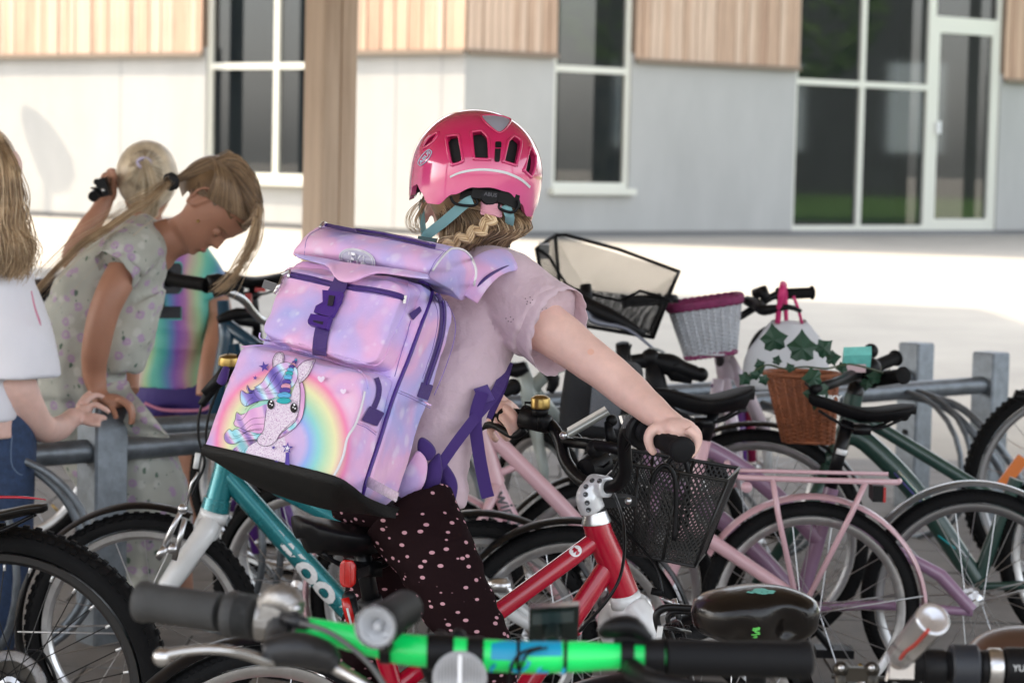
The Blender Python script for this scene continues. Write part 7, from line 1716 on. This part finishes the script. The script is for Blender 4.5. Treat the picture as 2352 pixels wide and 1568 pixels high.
    m=MB(); m.lathe(c+ax*.0035,-ax,[(.0,.001),(.0035,.002),(.0042,.010),(.007,.0105),(.0075,.006),(.010,.0065),(.0105,.003),(.0135,.0045),(.014,.001),(.0172,.0)],26); m.build('lamp_reflector',mat('chrome_reflector',(.80,.82,.86),.2,.35,bump=1.0,bs=420),lo,'auto')
    m=MB(); m.lathe(c+ax*.003,ax,[(.0178,0),(.0196,.001),(.0196,.003),(.0178,.003)],26); m.build('lamp_glass',GLS,lo)
    m=MB(); m.tube([q(885,1482,2.18),q(880,1465,2.16)],.008,10); m.build('lamp_bracket',PLA,b)
    # round white reflector
    m=MB(); c=q(1056,1556,2.14); m.lathe(c,V((0,-1,.12)),[(0,-.004),(.023,-.004),(.0245,0),(.0245,.003),(.023,.0035)],36); m.build('front_reflector_case',mat('clear_grey_case',(.30,.30,.31),.25,coat=.4),b,'auto')
    m=MB(); m.lathe(c,V((0,-1,.12)),[(.0229,.0034),(0,.0036)],36); fr=m.build('front_reflector',mat('reflector_white',(.82,.82,.84),.3,.0,bump=.9,bs=1400,coat=.6),b)
    for k in range(15):
        xx=-.020+.04*k/14; hh=math.sqrt(max(0,.0222**2-xx**2)); m=MB(); m.box(c+V((xx,-.0040,0)),V((.0005 if k!=7 else .0016,0,0)),V((0,.0007,0)),V((0,-.12*hh,hh))); m.build('reflector_rib',mat('reflector_groove',(.42,.42,.44),.3) if k!=7 else mat('reflector_bar',(.95,.95,.97),.3),fr,False)
    m=MB(); m.tube([q(1066,1480,2.22),q(1066,1462,2.22)],.006,10); m.sph(q(1012,1466,2.22),.008); m.sph(q(1052,1463,2.22),.008); m.build('stem_bolts',PLA,b)
    # small display on top of the stem
    m=MB(); m.box(q(1272,1432,2.32),V((.024,.0,.002)),V((0,.012,0)),V((0,-.006,.020))); m.tube([q(1270,1450,2.31),q(1268,1485,2.24)],.010,12); m.build('bike_computer',mat('black_gloss_case',(.006,.012,.010),.2,coat=.2,spec=.3),b,'auto')
    m=MB(); m.box(q(1270,1418,2.305),V((.020,0,.002)),V((0,.001,0)),V((0,-.003,.006))); m.build('display',mat('dark_display',(.03,.05,.05),.1,coat=1),b,False)
    m=MB(); m.tube([q(1000,1505,2.25),q(1040,1600,2.32),q(1120,1800,2.40)],.018,16); m.tube([q(1120,1800,2.40),P(1160,1900,2.75)],[.02,.02],14); m.build('stem',BLK,b)
    # rest of the bike, below the frame
    hub=V((-.03,2.2,.25)); 
    return b
front_bike()
# red parts glimpsed low between the legs belong to the red bike: chain guard
# ---- brown saddle with paint chips and black carrier
def saddle_bike():
    b=thing('bicycle','bike with a glossy brown saddle showing teal and green paint chips','bicycle',tuple(P(1700,1500,3.2)[:2])+(0,))
    VIN=mat('glossy_brown_vinyl',(.006,.0045,.004),.24,coat=.15,spec=.3,var=.5,vs=14,bump=.12,bs=60)
    c=P(1735,1408,3.25); m=MB(); 
    # wide moulded saddle seen from the side: broad back right, rounded nose left
    rings=[]
    for k in range(41):
        t=k/40; x=-.088+.176*t; e=math.sqrt(max(0,1-(abs(2*t-1))**3.0)); 
        h=.036*(e**.7)*(1+.10*math.cos(t*PI*2+2.6)); row=[]
        for j in range(28):
            a=2*PI*j/28; ca,sa=math.cos(a),math.sin(a)
            y=.062*e*ca*(1+.15*math.sin(t*6)); z=h*((abs(sa)**.7)*(1 if sa>0 else -1.15))
            dimp=-.016*math.exp(-((t-.72)/.10)**2-((sa+.25)/.35)**2)-.012*math.exp(-((t-.36)/.09)**2-((sa+.45)/.3)**2)
            row.append(c+V((x,(y-dimp*1.6) if ca<0 else y,z)))
        rings.append(row)
    m.rings(rings); s_=m.build('saddle',VIN,b)
    bv=BVHTree.FromPolygons([v.co+ORG[b.name] for v in s_.data.vertices],[tuple(p.vertices) for p in s_.data.polygons])
    rnd=random.Random(3)
    def chips(cx,cy,w_,h_,n,mt,name,k0):
        m=MB()
        for k in range(n):
            x=cx+rnd.uniform(-w_,w_); y=cy+rnd.uniform(-h_,h_)*(1-abs(x-cx)/w_*.6); a=[]
            for j in range(6):
                r_=rnd.uniform(3,9)*k0; h1,n1,_,_=bv.ray_cast(CAM,ray(x+r_*1.6*math.cos(j*PI/3),y+r_*.45*math.sin(j*PI/3)).normalized())
                if h1 is None: break
                if n1.dot(ray(x,y))>0: n1=-n1
                a.append(h1+n1*.0006)
            if len(a)==6: m.add(a,[tuple(range(6))])
        stuff(m.build(name,mt,s_,False,fix=False))
    chips(1750,1358,26,6,26,mat('teal_chip',(.14,.42,.36),.6),'paint_chip',.8); chips(1736,1450,7,16,22,mat('green_chip',(.12,.55,.10),.6),'paint_chip',.55)
    m=MB(); m.cyl(c-UP*.03,V((c.x+.02,c.y+.1,.45)),.014,14); m.build('seat_post',BLK,b)
    K=lambda x,y,d=3.45:P(x,y,d)
    m=MB()
    m.tube([K(1600,1398),K(1545,1394),K(1520,1398),K(1508,1412),K(1512,1440),K(1530,1490),K(1540,1530)],.0055,10,sub=4)
    m.build('carrier',BLK,b); m=MB(); m.tube([K(1600,1408,3.55),K(1560,1404,3.55),K(1535,1412,3.55),K(1540,1450,3.55),K(1560,1500,3.55)],.004,10,sub=4); m.build('carrier_frame',BLK,b); m=MB(); m.tube([K(1560,1470,3.4),K(1700,1486,3.4),K(1850,1482,3.4)],.005,10,sub=3); m.build('carrier_rail',BLK,b); m=MB(); m.tube([K(1520,1440),K(1545,1443,3.4),K(1585,1452)],.003,8); m.build('carrier_wire',BLK,b); m=MB()
    m.tube([K(1545,1430,3.5),K(1560,1428,3.45),K(1575,1470,3.42),K(1585,1500,3.42)],.0028,8,sub=4); m.build('carrier_bow',BLK,b)
    m=MB(); pts=[]
    for k in range(60): a=k*.9; pts.append(K(1530+k*.9,1440+.3*k*.3,3.48)+V((0,.006*math.cos(a),.006*math.sin(a))))
    m.tube(pts,.0012,6); m.build('carrier_spring',BLK,b)
    m=MB(); m.box(K(1513,1462,3.44),V((.004,0,0)),V((0,.004,0)),V((0.002,0,.016))); m.build('carrier_reflector',WHT,b,False)
    r=V((P(1500,1500,3.3).x,3.35,.25)); r2=V((P(1960,1500,3.3).x,3.45,.25))
    m=MB(); m.tube([V((c.x+.02,c.y+.1,.5)),V((c.x+.05,3.4,.25)),r],[.015,.015,.01],12); m.tube([V((c.x+.02,c.y+.1,.48)),r],.008,8); m.build('frame',BLK,b)
    wheel(b,V((r.x,3.5,.25)),V((.1,1,0)),.25,.02,spokes=20,valve=False); fender(b,V((r.x,3.5,.25)),V((1,-.1,0)),.266,20,170,BLK,.026)
saddle_bike()
# ---- black bar with clear lamp at the lower right
def corner_bike():
    b=thing('bicycle','bike at the lower right corner, black bar with a clear tube lamp','bicycle',(.55,2.6,0))
    q=lambda x,y,d=2.6:P(x,y,d)
    m=MB(); m.tube([q(2070,1530),q(2352,1528),q(2450,1528)],[.0165,.0165,.0165],20); m.build('handlebar',MATTE,b)
    for x0,x1,r_,mt in ((2120,2170,.021,PLA),(2182,2245,.026,mat('dark_blue_black',(.016,.019,.026),.5)),(2249,2268,.019,PLA),(2268,2300,.0215,ALU),(2305,2420,.0225,PLA)):
        m=MB(); m.lathe(q(x0,1532),V((1,0,0)),[(0,0),(r_*.93,0),(r_,.002),(r_,(x1-x0)/S(2.6)-.002),(r_*.93,(x1-x0)/S(2.6)),(0,(x1-x0)/S(2.6))],26); m.build('clamp_sleeve',mt,b,'auto')
    text_on('YUU',.010,lambda u,v:q(2338,1524)+V((u,-.0228,v)),'lettering',WHT,b)
    # clear tube lamp
    a=q(2062,1510,2.52); c=q(2142,1422,2.44); ax=(c-a).normalized(); m=MB()
    m.lathe(a,ax,[(0,0),(.0135,0),(.0150,.004),(.0178,(c-a).length-.006),(.0185,(c-a).length),(.0165,(c-a).length),(.0135,.01),(0,.008)],28)
    m.build('clear_tube',mat('cloudy_clear_plastic',(.55,.53,.53),.12,trans=.8),b,'auto')
    m=MB(); m.lathe(c-ax*.002,ax,[(0,0),(.011,.001),(.0165,.0),(.0185,.003),(.0165,.004),(.012,.003),(0,.002)],26); m.build('tube_end',mat('pale_metal',(.7,.7,.72),.2,.8),b)
    m=MB(); m.tube([q(2068,1512,2.49),q(2082,1494,2.47),q(2104,1478,2.45),q(2132,1446,2.42)],.0020,8,sub=3); m.build('red_wire',mat('red_wire',(.40,.03,.02),.4),b)
    m=MB(); m.box(q(2070,1532,2.53),V((.013,0,0)),V((0,.006,0)),V((0,0,.011))); m.tube([q(2050,1500,2.54),q(2045,1530,2.54),q(2035,1562,2.54)],[.005,.008,.004],8,flat=.4); m.build('lamp_clip',mat('pale_metal',(.7,.7,.72),.2,.8),b,'auto')
    m=MB(); c2=P(2352,1512,2.95); m.ell(c2,V((.072,0,0)),V((0,.07,0)),V((0,0,.040)),26,16); m.build('saddle',mat('brown_leather_saddle',(.060,.030,.020),.35,coat=.2,var=.4,vs=10),b)
    for x in (1932,2002):
        m=MB(); m.cyl(P(x,1538,2.8),P(x,1600,2.8),.008,12); m.sph(P(x,1536,2.8),.010); m.build('brake_post',mat('dark_bronze',(.05,.045,.038),.4,.8),b); m=MB(); m.sph(P(x,1533,2.788),.004); m.build('screw_head',ALU,b)
    m=MB(); m.box(P(1966,1546,2.8),V((.013,0,0)),V((0,.006,0)),V((0,0,.008))); m.tube([P(1910,1552,2.85),P(2100,1560,2.85),P(2250,1566,2.85)],.003,6); m.build('brake_bridge',mat('dark_bronze',(.05,.045,.038),.4,.8),b,'auto')
    m=MB(); m.tube([q(2210,1545,2.62),q(2230,1700,2.7),q(2260,2000,2.9)],.02,14); m.build('stem',BLK,b)
corner_bike()
# ============================================================= bikes in the back row
def bars(b,L_,Rr,D1,D2,c,stemto,droop=.02,mt=BLK,gr=.0165,gl=.12,back=None):
    "handlebar from grip tip L_ to grip tip Rr (photo points), centre c"
    a=P(*L_,D1); e=P(*Rr,D2); d=(e-a); L=d.length; d.normalize(); cc=P(*c,(D1+D2)/2) if len(c)==2 else P(*c); bk=back or V((0,.0,0))
    m=MB(); m.tube([a,a+d*gl,cc-d*.06,cc+d*.06,e-d*gl,e],.011,12,sub=5); m.tube([cc,stemto],[.013,.013],12); m.build('handlebar',mt,b)
    grip(b,a+d*gl,a,gr); grip(b,e-d*gl,e,gr)
    f=d.cross(UP).normalized()
    return a,e,d,f
def mesh_basket_bike():
    b=thing('bicycle','black bike with a big tilted wire mesh basket behind the girl\'s shoulder','bicycle',(.2,7.0,0))
    bk=thing('bike_basket','large black fine mesh basket with a wide open top, highest of the baskets','basket',tuple(P(1400,780,6.9)))
    FN=[P(1228,545,6.95),P(1560,632,6.75),P(1515,790,6.8),P(1245,760,6.95)]   # outline of the front face: TL TR BR BL
    F_=[P(1232,572,6.72),P(1548,650,6.60),P(1500,775,6.70),P(1262,735,6.78)]
    B_=[P(1275,540,7.02),P(1560,624,6.92),P(1492,762,6.98),P(1290,715,7.05)]
    m=MB()
    def face(qd,nu,nv): m=MB(); mesh_panel(m,(qd[3],qd[2],qd[1],qd[0]),nu,nv,.00075,'diamond'); stuff(m.build('mesh_side',WIRE,bk,False,fix=False))
    face(B_,62,30); face(F_[0:0]+[P(1240,650,6.74),P(1536,690,6.62),F_[2],F_[3]],56,20)
    face([F_[0],B_[0],B_[3],F_[3]],20,34); face([B_[1],F_[1],F_[2],B_[2]],16,30)
    m=MB(); m.tube([F_[0],B_[0],P(1300,540,7.02),P(1420,572,6.98),B_[1],F_[1]],.0055,8); m.build('rim',MATTE,bk)
    m=MB(); m.tube([F_[0],P(1262,590,6.72),P(1300,652,6.71),P(1350,672,6.69),P(1425,690,6.66),P(1470,668,6.63),P(1540,690,6.61)],.0042,8,sub=2); m.build('front_wire',MATTE,bk)
    m=MB(); m.box(F_[0].lerp(B_[0],.4)-UP*.02,V((.014,0,0)),V((0,.10,0)),V((0,0,.020))); m.build('corner_plate',mat('grey_sheen',(.10,.10,.10),.35),bk,False)
    for a,c in ((F_[0],F_[3]),(F_[1],F_[2]),(B_[0],B_[3]),(B_[1],B_[2]),(F_[3],F_[2]),(B_[3],B_[2]),(F_[3],B_[3]),(F_[2],B_[2])):
        m=MB(); m.tube([a,c],.0052,8); m.build('edge_wire',MATTE,bk)
    st=P(1400,900,6.9)
    m=MB(); m.tube([P(1240,640,6.6),P(1270,672,6.6),P(1330,690,6.62),P(1345,660,6.62)],[.012,.012,.013,.012],10,sub=4); m.tube([P(1330,690,6.6),P(1400,725,6.55),P(1480,770,6.55)],[.02,.022,.012],12,sub=3); m.tube([P(1345,655,6.62),P(1350,700,6.6)],[.016,.016],10); m.build('handlebar',PLA,b)
    m=MB(); m.tube([P(1350,690,6.58),P(1362,735,6.56),P(1440,755,6.52),P(1500,800,6.5)],[.008,.010,.005,.004],8,sub=4); m.build('brake_lever',mat('grey_blue_metal',(.22,.24,.30),.4,.6),b)
    m=MB(); m.tube([P(1430,790,6.7),P(1440,900,6.75),P(1400,1040,6.8)],[.02,.024,.022],12); m.tube([P(1400,1040,6.8),P(1430,1250,6.9)],[.02,.012],10); m.build('frame',BLK,b)
    cable(b,[P(1450,790,6.6),P(1440,850,6.6),P(1460,930,6.6)]); cable(b,[P(1300,700,6.6),P(1330,800,6.6),P(1400,860,6.6)])
    fh=V((P(1430,1200,6.9).x,6.95,.28)); wheel(b,fh,V((.9,.35,0)),.28,.022,spokes=24)
mesh_basket_bike()
def plum_basket_bike():
    b=thing('bicycle','white and plum bike with a white woven basket edged in plum between its grips','bicycle',(.7,6.9,0))
    bk=thing('bike_basket','white woven basket with a plum red braided rim','basket',tuple(P(1620,820,6.8)))
    ct=P(1618,697,6.8); cb=P(1632,812,6.8)
    ah=V((.985,0,.16)); ay=V((0,1,0))
    WW=mat('white_weave',(.52,.54,.58),.6,var=.1,vs=40); PR=mat('plum_weave',(.20,.018,.09),.55,var=.3,vs=60)
    weave(bk,ct,cb,.108,.085,.70,.15,ah,ay,26,15,WW,'woven_body')
    for k in range(30):
        a=2*PI*(k+.5)/30; ca,sa=math.cos(a),math.sin(a); e=1/(abs(ca)**4+abs(sa)**4)**.25*.93; s_=MB(); s_.tube([cb+(ah*.108*.70*ca+ay*.085*.70*sa)*e,ct+(ah*.108*ca+ay*.085*sa)*e],.0045,6); s_.build('stake',WW,bk)
    for t_,w_ in ((1.0,.0085),(1.05,.0085),(.0,.005)):
        c=cb+(ct-cb)*t_; s2=.70+.30*t_; m=MB()
        for ph in (0,PI): m.tube([c+(ah*.108*s2*math.cos(a)+ay*.085*s2*math.sin(a))*1.02/(abs(math.cos(a))**4+abs(math.sin(a))**4)**.25*.93+UP*.004*math.sin(a*18+ph) for a in [2*PI*k/110 for k in range(110)]],w_,6,closed=True)
        m.build('braided_rim',PR,bk)
    m=MB(); m.lathe(cb,UP,[(0,0),(.07,0),(.07,.005),(0,.005)],20); m.build('base',WW,bk)
    a,e,d,f=bars(b,(1430,692),(1868,672),6.75,6.9,(1640,735),P(1655,835,7.0),gl=.11)
    m=MB(); m.tube([P(1715,690,6.85),P(1740,700,6.8),P(1755,712,6.75),P(1810,705,6.72),P(1840,715,6.72)],[.014,.018,.016,.008,.006],10,sub=3); m.build('brake_lever',PLA,b); m=MB(); m.tube([P(1735,675,6.87),P(1752,668,6.85),P(1760,690,6.84)],[.016,.018,.014],10); m.build('lever_clamp',PLA,b); m=MB(); m.tube([P(1530,690,6.82),P(1550,688,6.84)],[.018,.016],12); m.build('lever_clamp',PLA,b)
    PW2=mat('pinkish_white_paint',(.60,.50,.56),.3,coat=.4)
    m=MB(); m.tube([P(1655,800,7.0),P(1668,870,7.02)],[.025,.025],14); m.tube([P(1672,820,7.0),P(1715,900,7.1),P(1760,1000,7.2)],[.018,.020,.020],12); m.tube([P(1660,870,7.0),P(1690,1010,7.0),P(1700,1120,7.0)],[.022,.018,.013],12); m.tube([P(1650,870,6.95),P(1630,1010,6.95),P(1640,1120,6.9)],[.018,.015,.012],12); m.build('frame',PW2,b)
    m=MB(); m.tube([P(1640,880,6.95),P(1665,930,6.95),P(1690,900,7.0)],[.012,.02,.012],10,sub=3); m.build('front_brake',mat('purple_dark',(.10,.02,.12),.4),b)
    fh=V((P(1670,1200,6.95).x,6.95,.25)); wheel(b,fh,V((.95,-.2,0)),.25,.022,spokes=20); 
plum_basket_bike()
def helmet_bag():
    t=thing('bag','white bag with pink cord handles hanging from the right-hand grip','bag',tuple(P(1800,840,6.7)))
    WB=mat('white_fabric',(.62,.63,.66),.75,bump=.3,bs=25)
    m=MB(); rows=[]
    for k in range(15):
        s_=k/14; y=738+150*s_; hw=(42+58*math.sin(min(1,s_*1.4)*PI/2))/S(6.75); c=P(1812-8*s_,y,6.78); rows.append([c+V((hw*math.cos(a)*1.0,.035*(.3+s_)*math.sin(a),.006*math.sin(a*3+s_*5))) for a in [2*PI*j/28 for j in range(28)]])
    m.rings(rows); o=m.build('bag_body',WB,t); displace(o,lambda p,n:.006*noise.noise(p*14))
    PC=mat('pink_cord',(.62,.03,.17),.6)
    m=MB(); m.tube([P(1786,742,6.75),P(1790,705,6.72),P(1797,665,6.70),P(1800,650,6.80),P(1803,680,6.86),P(1806,740,6.84)],[.008,.008,.010,.009,.008,.006],8,sub=4,flat=.6); m.build('handle',PC,t); m=MB(); m.tube([P(1842,742,6.75),P(1832,705,6.72),P(1822,680,6.72)],.0045,8,sub=4); m.build('handle',PC,t)
    m=MB(); m.ell(P(1752,800,6.95),V((.045,0,.01)),V((0,.04,0)),V((.01,0,.065)),18,12); m.build('dark_lining',MATTE,t)
helmet_bag()
# dark shoulder bag / crate behind the arm
def tote():
    t=thing('bag','black bag with a patch of coarse net on its front, behind the girl\'s forearm','bag',tuple(P(1370,1000,5.8)))
    m=rbox([P(1276,1000,5.75),P(1455,1010,5.75),P(1470,840,5.8),P(1300,815,5.8),P(1286,1000,5.95),P(1462,1010,5.95),P(1480,835,6.0),P(1312,812,6.0)],14,.3); o=m.build('bag_body',mat('black_canvas',(.012,.013,.016),.8,bump=.3,bs=200),t,fix=False); weld(o)
    displace(o,lambda p,n:.006*noise.noise(p*11)); m=MB(); mesh_panel(m,(P(1352,975,5.72),P(1420,985,5.72),P(1432,890,5.74),P(1362,872,5.74)),14,18,.0011); stuff(m.build('net_pocket',mat('grey_net',(.13,.14,.16),.6),t,False,fix=False))
    m=MB(); m.tube([P(1300,820,5.85),P(1290,780,5.85),P(1340,760,5.85),P(1380,830,5.85)],.006,8,sub=4); m.build('handle',MATTE,t)
tote()
def clutter_bars():
    b=thing('bicycle','dark bike whose black brake levers show left of the white woven basket','bicycle',(.5,6.6,0))
    m=MB(); q=lambda x,y,d=6.4:P(x,y,d)
    m.tube([q(1450,830),q(1500,828),q(1540,838),q(1575,850),q(1612,862)],[.018,.022,.030,.022,.018],14,sub=4); m.sph(q(1494,822),.026,14,10); m.sph(q(1610,860),.020,12,8); m.tube([q(1500,830),q(1508,890),q(1512,960)],[.022,.030,.024],14); m.tube([q(1545,835),q(1552,860),q(1590,872)],[.03,.022,.012],12); m.build('handlebar',PLA,b)
    cable(b,[q(1480,810),q(1500,800),q(1530,820),q(1500,880)],.004,mat('silver_cable',(.4,.42,.42),.3,.8)); cable(b,[q(1540,870),q(1560,850),q(1600,840)],.004,mat('silver_cable',(.4,.42,.42),.3,.8))
    m=MB(); m.tube([q(1512,960),q(1530,1060),q(1540,1150)],.02,12); m.build('frame',BLK,b); fh=V((q(1545,1200).x,6.5,.25)); wheel(b,fh,V((.6,.8,0)),.25,.022,spokes=20)
    c=thing('bicycle','pale grey-green bike frame half hidden between the girl\'s elbow and back','bicycle',(.1,6.8,0)); GG=mat('pale_grey_green_paint',(.42,.47,.44),.35,coat=.3,var=.1,vs=9)
    m=MB(); m.tube([q(1195,835,6.8),q(1215,900,6.8),q(1225,960,6.8)],[.02,.026,.024],14); m.tube([q(1215,900,6.8),q(1262,850,6.8),q(1300,835,6.8)],[.018,.02,.018],12); m.tube([q(1225,960,6.8),q(1250,1080,6.8),q(1240,1180,6.8)],[.02,.014,.012],12); m.tube([q(1230,905,6.8),q(1275,960,6.9)],[.022,.022],12); m.build('frame',GG,c)
    m=MB(); m.tube([q(1160,842,6.7),q(1185,850,6.7),q(1210,840,6.7)],[.016,.022,.016],12,sub=3); m.tube([q(1245,840,6.7),q(1272,870,6.7),q(1262,900,6.7)],[.014,.018,.012],12,sub=3); m.build('handlebar',PLA,c); fh=V((q(1240,1200,6.8).x,6.85,.25)); wheel(c,fh,V((.85,.5,0)),.25,.022,spokes=20)
clutter_bars()
def left_back_bikes():
    b=thing('bicycle','dark blue bike with a curved silver handlebar and black grip behind the floral dress','bicycle',(-.8,6.7,0))
    q=lambda x,y,d=6.6:P(x,y,d)
    g=grip(b,q(478,655,6.5),q(386,640,6.6),.019); m=MB(); m.tube([q(478,655,6.5),q(525,672,6.55),q(560,690,6.6),q(580,715,6.65),q(606,738,6.7),q(660,750,6.75)],.011,12,sub=4); m.build('handlebar',mat('polished_aluminium',(.6,.6,.6),.22,1),b)
    m=MB(); m.tube([q(480,652,6.48),q(510,650,6.5),q(520,672,6.5)],[.024,.026,.020],14,sub=3); m.tube([q(490,675,6.45),q(540,660,6.45),q(560,668,6.45)],[.012,.009,.006],10,sub=3); m.build('brake_lever',PLA,b)
    NB_=mat('navy_teal_paint',(.010,.05,.09),.3,coat=.5)
    m=MB(); m.tube([q(512,690,7),q(520,780,7),q(500,900,7),q(490,1000,7)],[.018,.022,.022,.02],14); m.tube([q(520,745,7),q(580,790,7),q(660,850,7)],[.02,.02,.02],12); m.tube([q(535,790,7),q(560,905,7),q(600,1010,7)],[.02,.022,.02],12); m.build('frame',NB_,b)
    fh=V((q(640,1100,7.0).x,7.05,.29)); wheel(b,fh,V((.3,.95,0)),.29,.023,spokes=24); f2=V((q(640,700,7.6).x,7.7,.29))
    m=MB(); m.tube([q(500,735,6.9),q(545,720,6.9),q(590,722,6.9)],[.012,.018,.01],10,sub=3); m.build('shifter',PLA,b)
    c=thing('bicycle','dark bike left of the backpack with a black saddle and small red rear light','bicycle',(-.9,7.6,0)); h=V((-1,.1,0)); c0=P(580,628,7.5)
    saddle(c,c0,h,.26,.16,MATTE,.04); m=MB(); m.cyl(P(578,640,7.5),P(590,760,7.5),.014,12); m.tube([P(590,760,7.5),P(610,1000,7.5)],.017,12); m.tube([P(590,740,7.5),P(440,720,7.4)],.018,12); m.build('seat_post_and_frame',BLK,c)
    m=MB(); m.box(P(571,690,7.4),V((.010,0,0)),V((0,.01,0)),V((0,0,.022))); m.box(P(598,665,7.4),V((.016,0,0)),V((0,.01,0)),V((0,0,.006))); m.build('rear_light',REDL,c,False); rh=V((P(660,700,7.5).x,7.5,.33)); wheel(c,rh,V((.1,.99,0)),.33,.023,spokes=28)
    d=thing('bicycle','dark bike at the left, its black saddle just above the white sleeve','bicycle',(-1.6,7.6,0)); c0=P(92,628,7.4); saddle(d,c0,V((1,.1,0)),.24,.17,mat('blue_black_vinyl',(.012,.016,.028),.35,coat=.2),.045)
    m=MB(); m.cyl(P(92,645,7.4),P(86,760,7.4),.016,12); m.tube([P(86,740,7.4),P(60,980,7.4)],.018,12); m.tube([P(86,760,7.4),P(160,720,7.5)],.018,12); m.build('frame',BLK,d); m=MB(); m.ell(P(96,665,7.35),V((.03,0,0)),V((0,.03,0)),V((0,0,.02)),12,8); m.build('saddle_springs',PLA,d); rh=V((P(0,700,7.4).x,7.5,.3)); wheel(d,rh,V((.1,.99,0)),.3,.023,spokes=24)
left_back_bikes()
def right_edge_bike():
    b=thing('bicycle','bike at the right edge with an orange spoke reflector in its knobbly wheel','bicycle',(1.6,7.2,0))
    c=P(2492,1230,7.0); c.z=.37; c=P(2470,1215,7.0); n=V((.12,.99,0)).normalized()
    c.z=.33
    wheel(b,c,n,.33,.028,knob=.003,spokes=32,rimc=mat('grey_rim',(.35,.35,.36),.35,1))
    m=MB(); a=P(2298,1120,6.98); e=P(2350,1050,6.98); d=(e-a)*.5; k=V((d.z,0,-d.x)).normalized()*.018; m.box((a+e)/2,d,V((0,.006,0)),k); m.build('spoke_reflector',ORG_L,b,False)
    m=MB(); m.tube([P(2330,905,6.7),P(2360,915,6.7),P(2450,930,6.8)],[.014,.018,.014],12); m.build('grip_end',PLA,b); m=MB(); m.tube([c,P(2400,900,7.0),P(2440,850,7.0)],.014,12); m.build('fork',BLK,b)
right_edge_bike()
def mid_wheels():
    b=thing('bicycle','purple bike mostly hidden below the backpack behind the teal one','bicycle',(-.4,6.2,0))
    pl=Plane(640,6.1,-1,.25); h=pl.h;n=pl.n; w1=pl.z(735,.25); wheel(b,w1,n,.25,.021,spokes=24); w2=pl.z(560,.25)
    m=MB(); m.tube([pl(570,950),pl(560,1100),pl(590,1270)],[.02,.018,.013],14); m.tube([pl(575,1000),pl(660,1180),pl(700,1300)],[.018]*3,12); m.build('frame',PURP,b)
    m=MB(); m.tube([pl(572,1170),pl(590,1250)],.008,8); m.sph(pl(590,1245),.014); m.build('front_brake',ALU,b); fender(b,w1,h,.268,20,160,mat('purple_paint',(.12,.03,.25)),.024)
    c=thing('bicycle','silver-forked bike whose dark tyre shows under the black bag base','bicycle',(-.3,5.6,0)); p2=Plane(680,5.6,-.9,.45); w3=p2.z(700,.25); wheel(c,w3,p2.n,.25,.022,spokes=20); m=MB(); m.tube([p2(760,1080),p2(725,1200),p2(660,1400)],[.016,.014,.010],12); m.build('fork',ALU,c)
mid_wheels()
# plum and purple uprights seen under the rails
def far_row():
    b=thing('bicycle','bright purple and crimson children\'s bike behind the rails, only its fork showing','bicycle',(1.0,8.0,0))
    m=MB(); m.tube([P(1695,900,7.8),P(1700,1000,7.8),P(1706,1090,7.8)],[.022,.022,.016],12); m.build('frame',PURP,b); m=MB(); m.tube([P(1722,930,7.8),P(1728,1060,7.8)],[.018,.014],12); m.build('fork',mat('crimson_paint',(.25,.01,.06),.4),b); m=MB(); m.tube([P(1755,960,7.9),P(1765,1080,7.9)],[.02,.016],12); m.build('mudguard_stay',WHT,b)
    w_=V((P(1740,1000,7.9).x,7.95,.25)); wheel(b,w_,V((.5,.85,0)),.25,.022,spokes=20)
far_row()
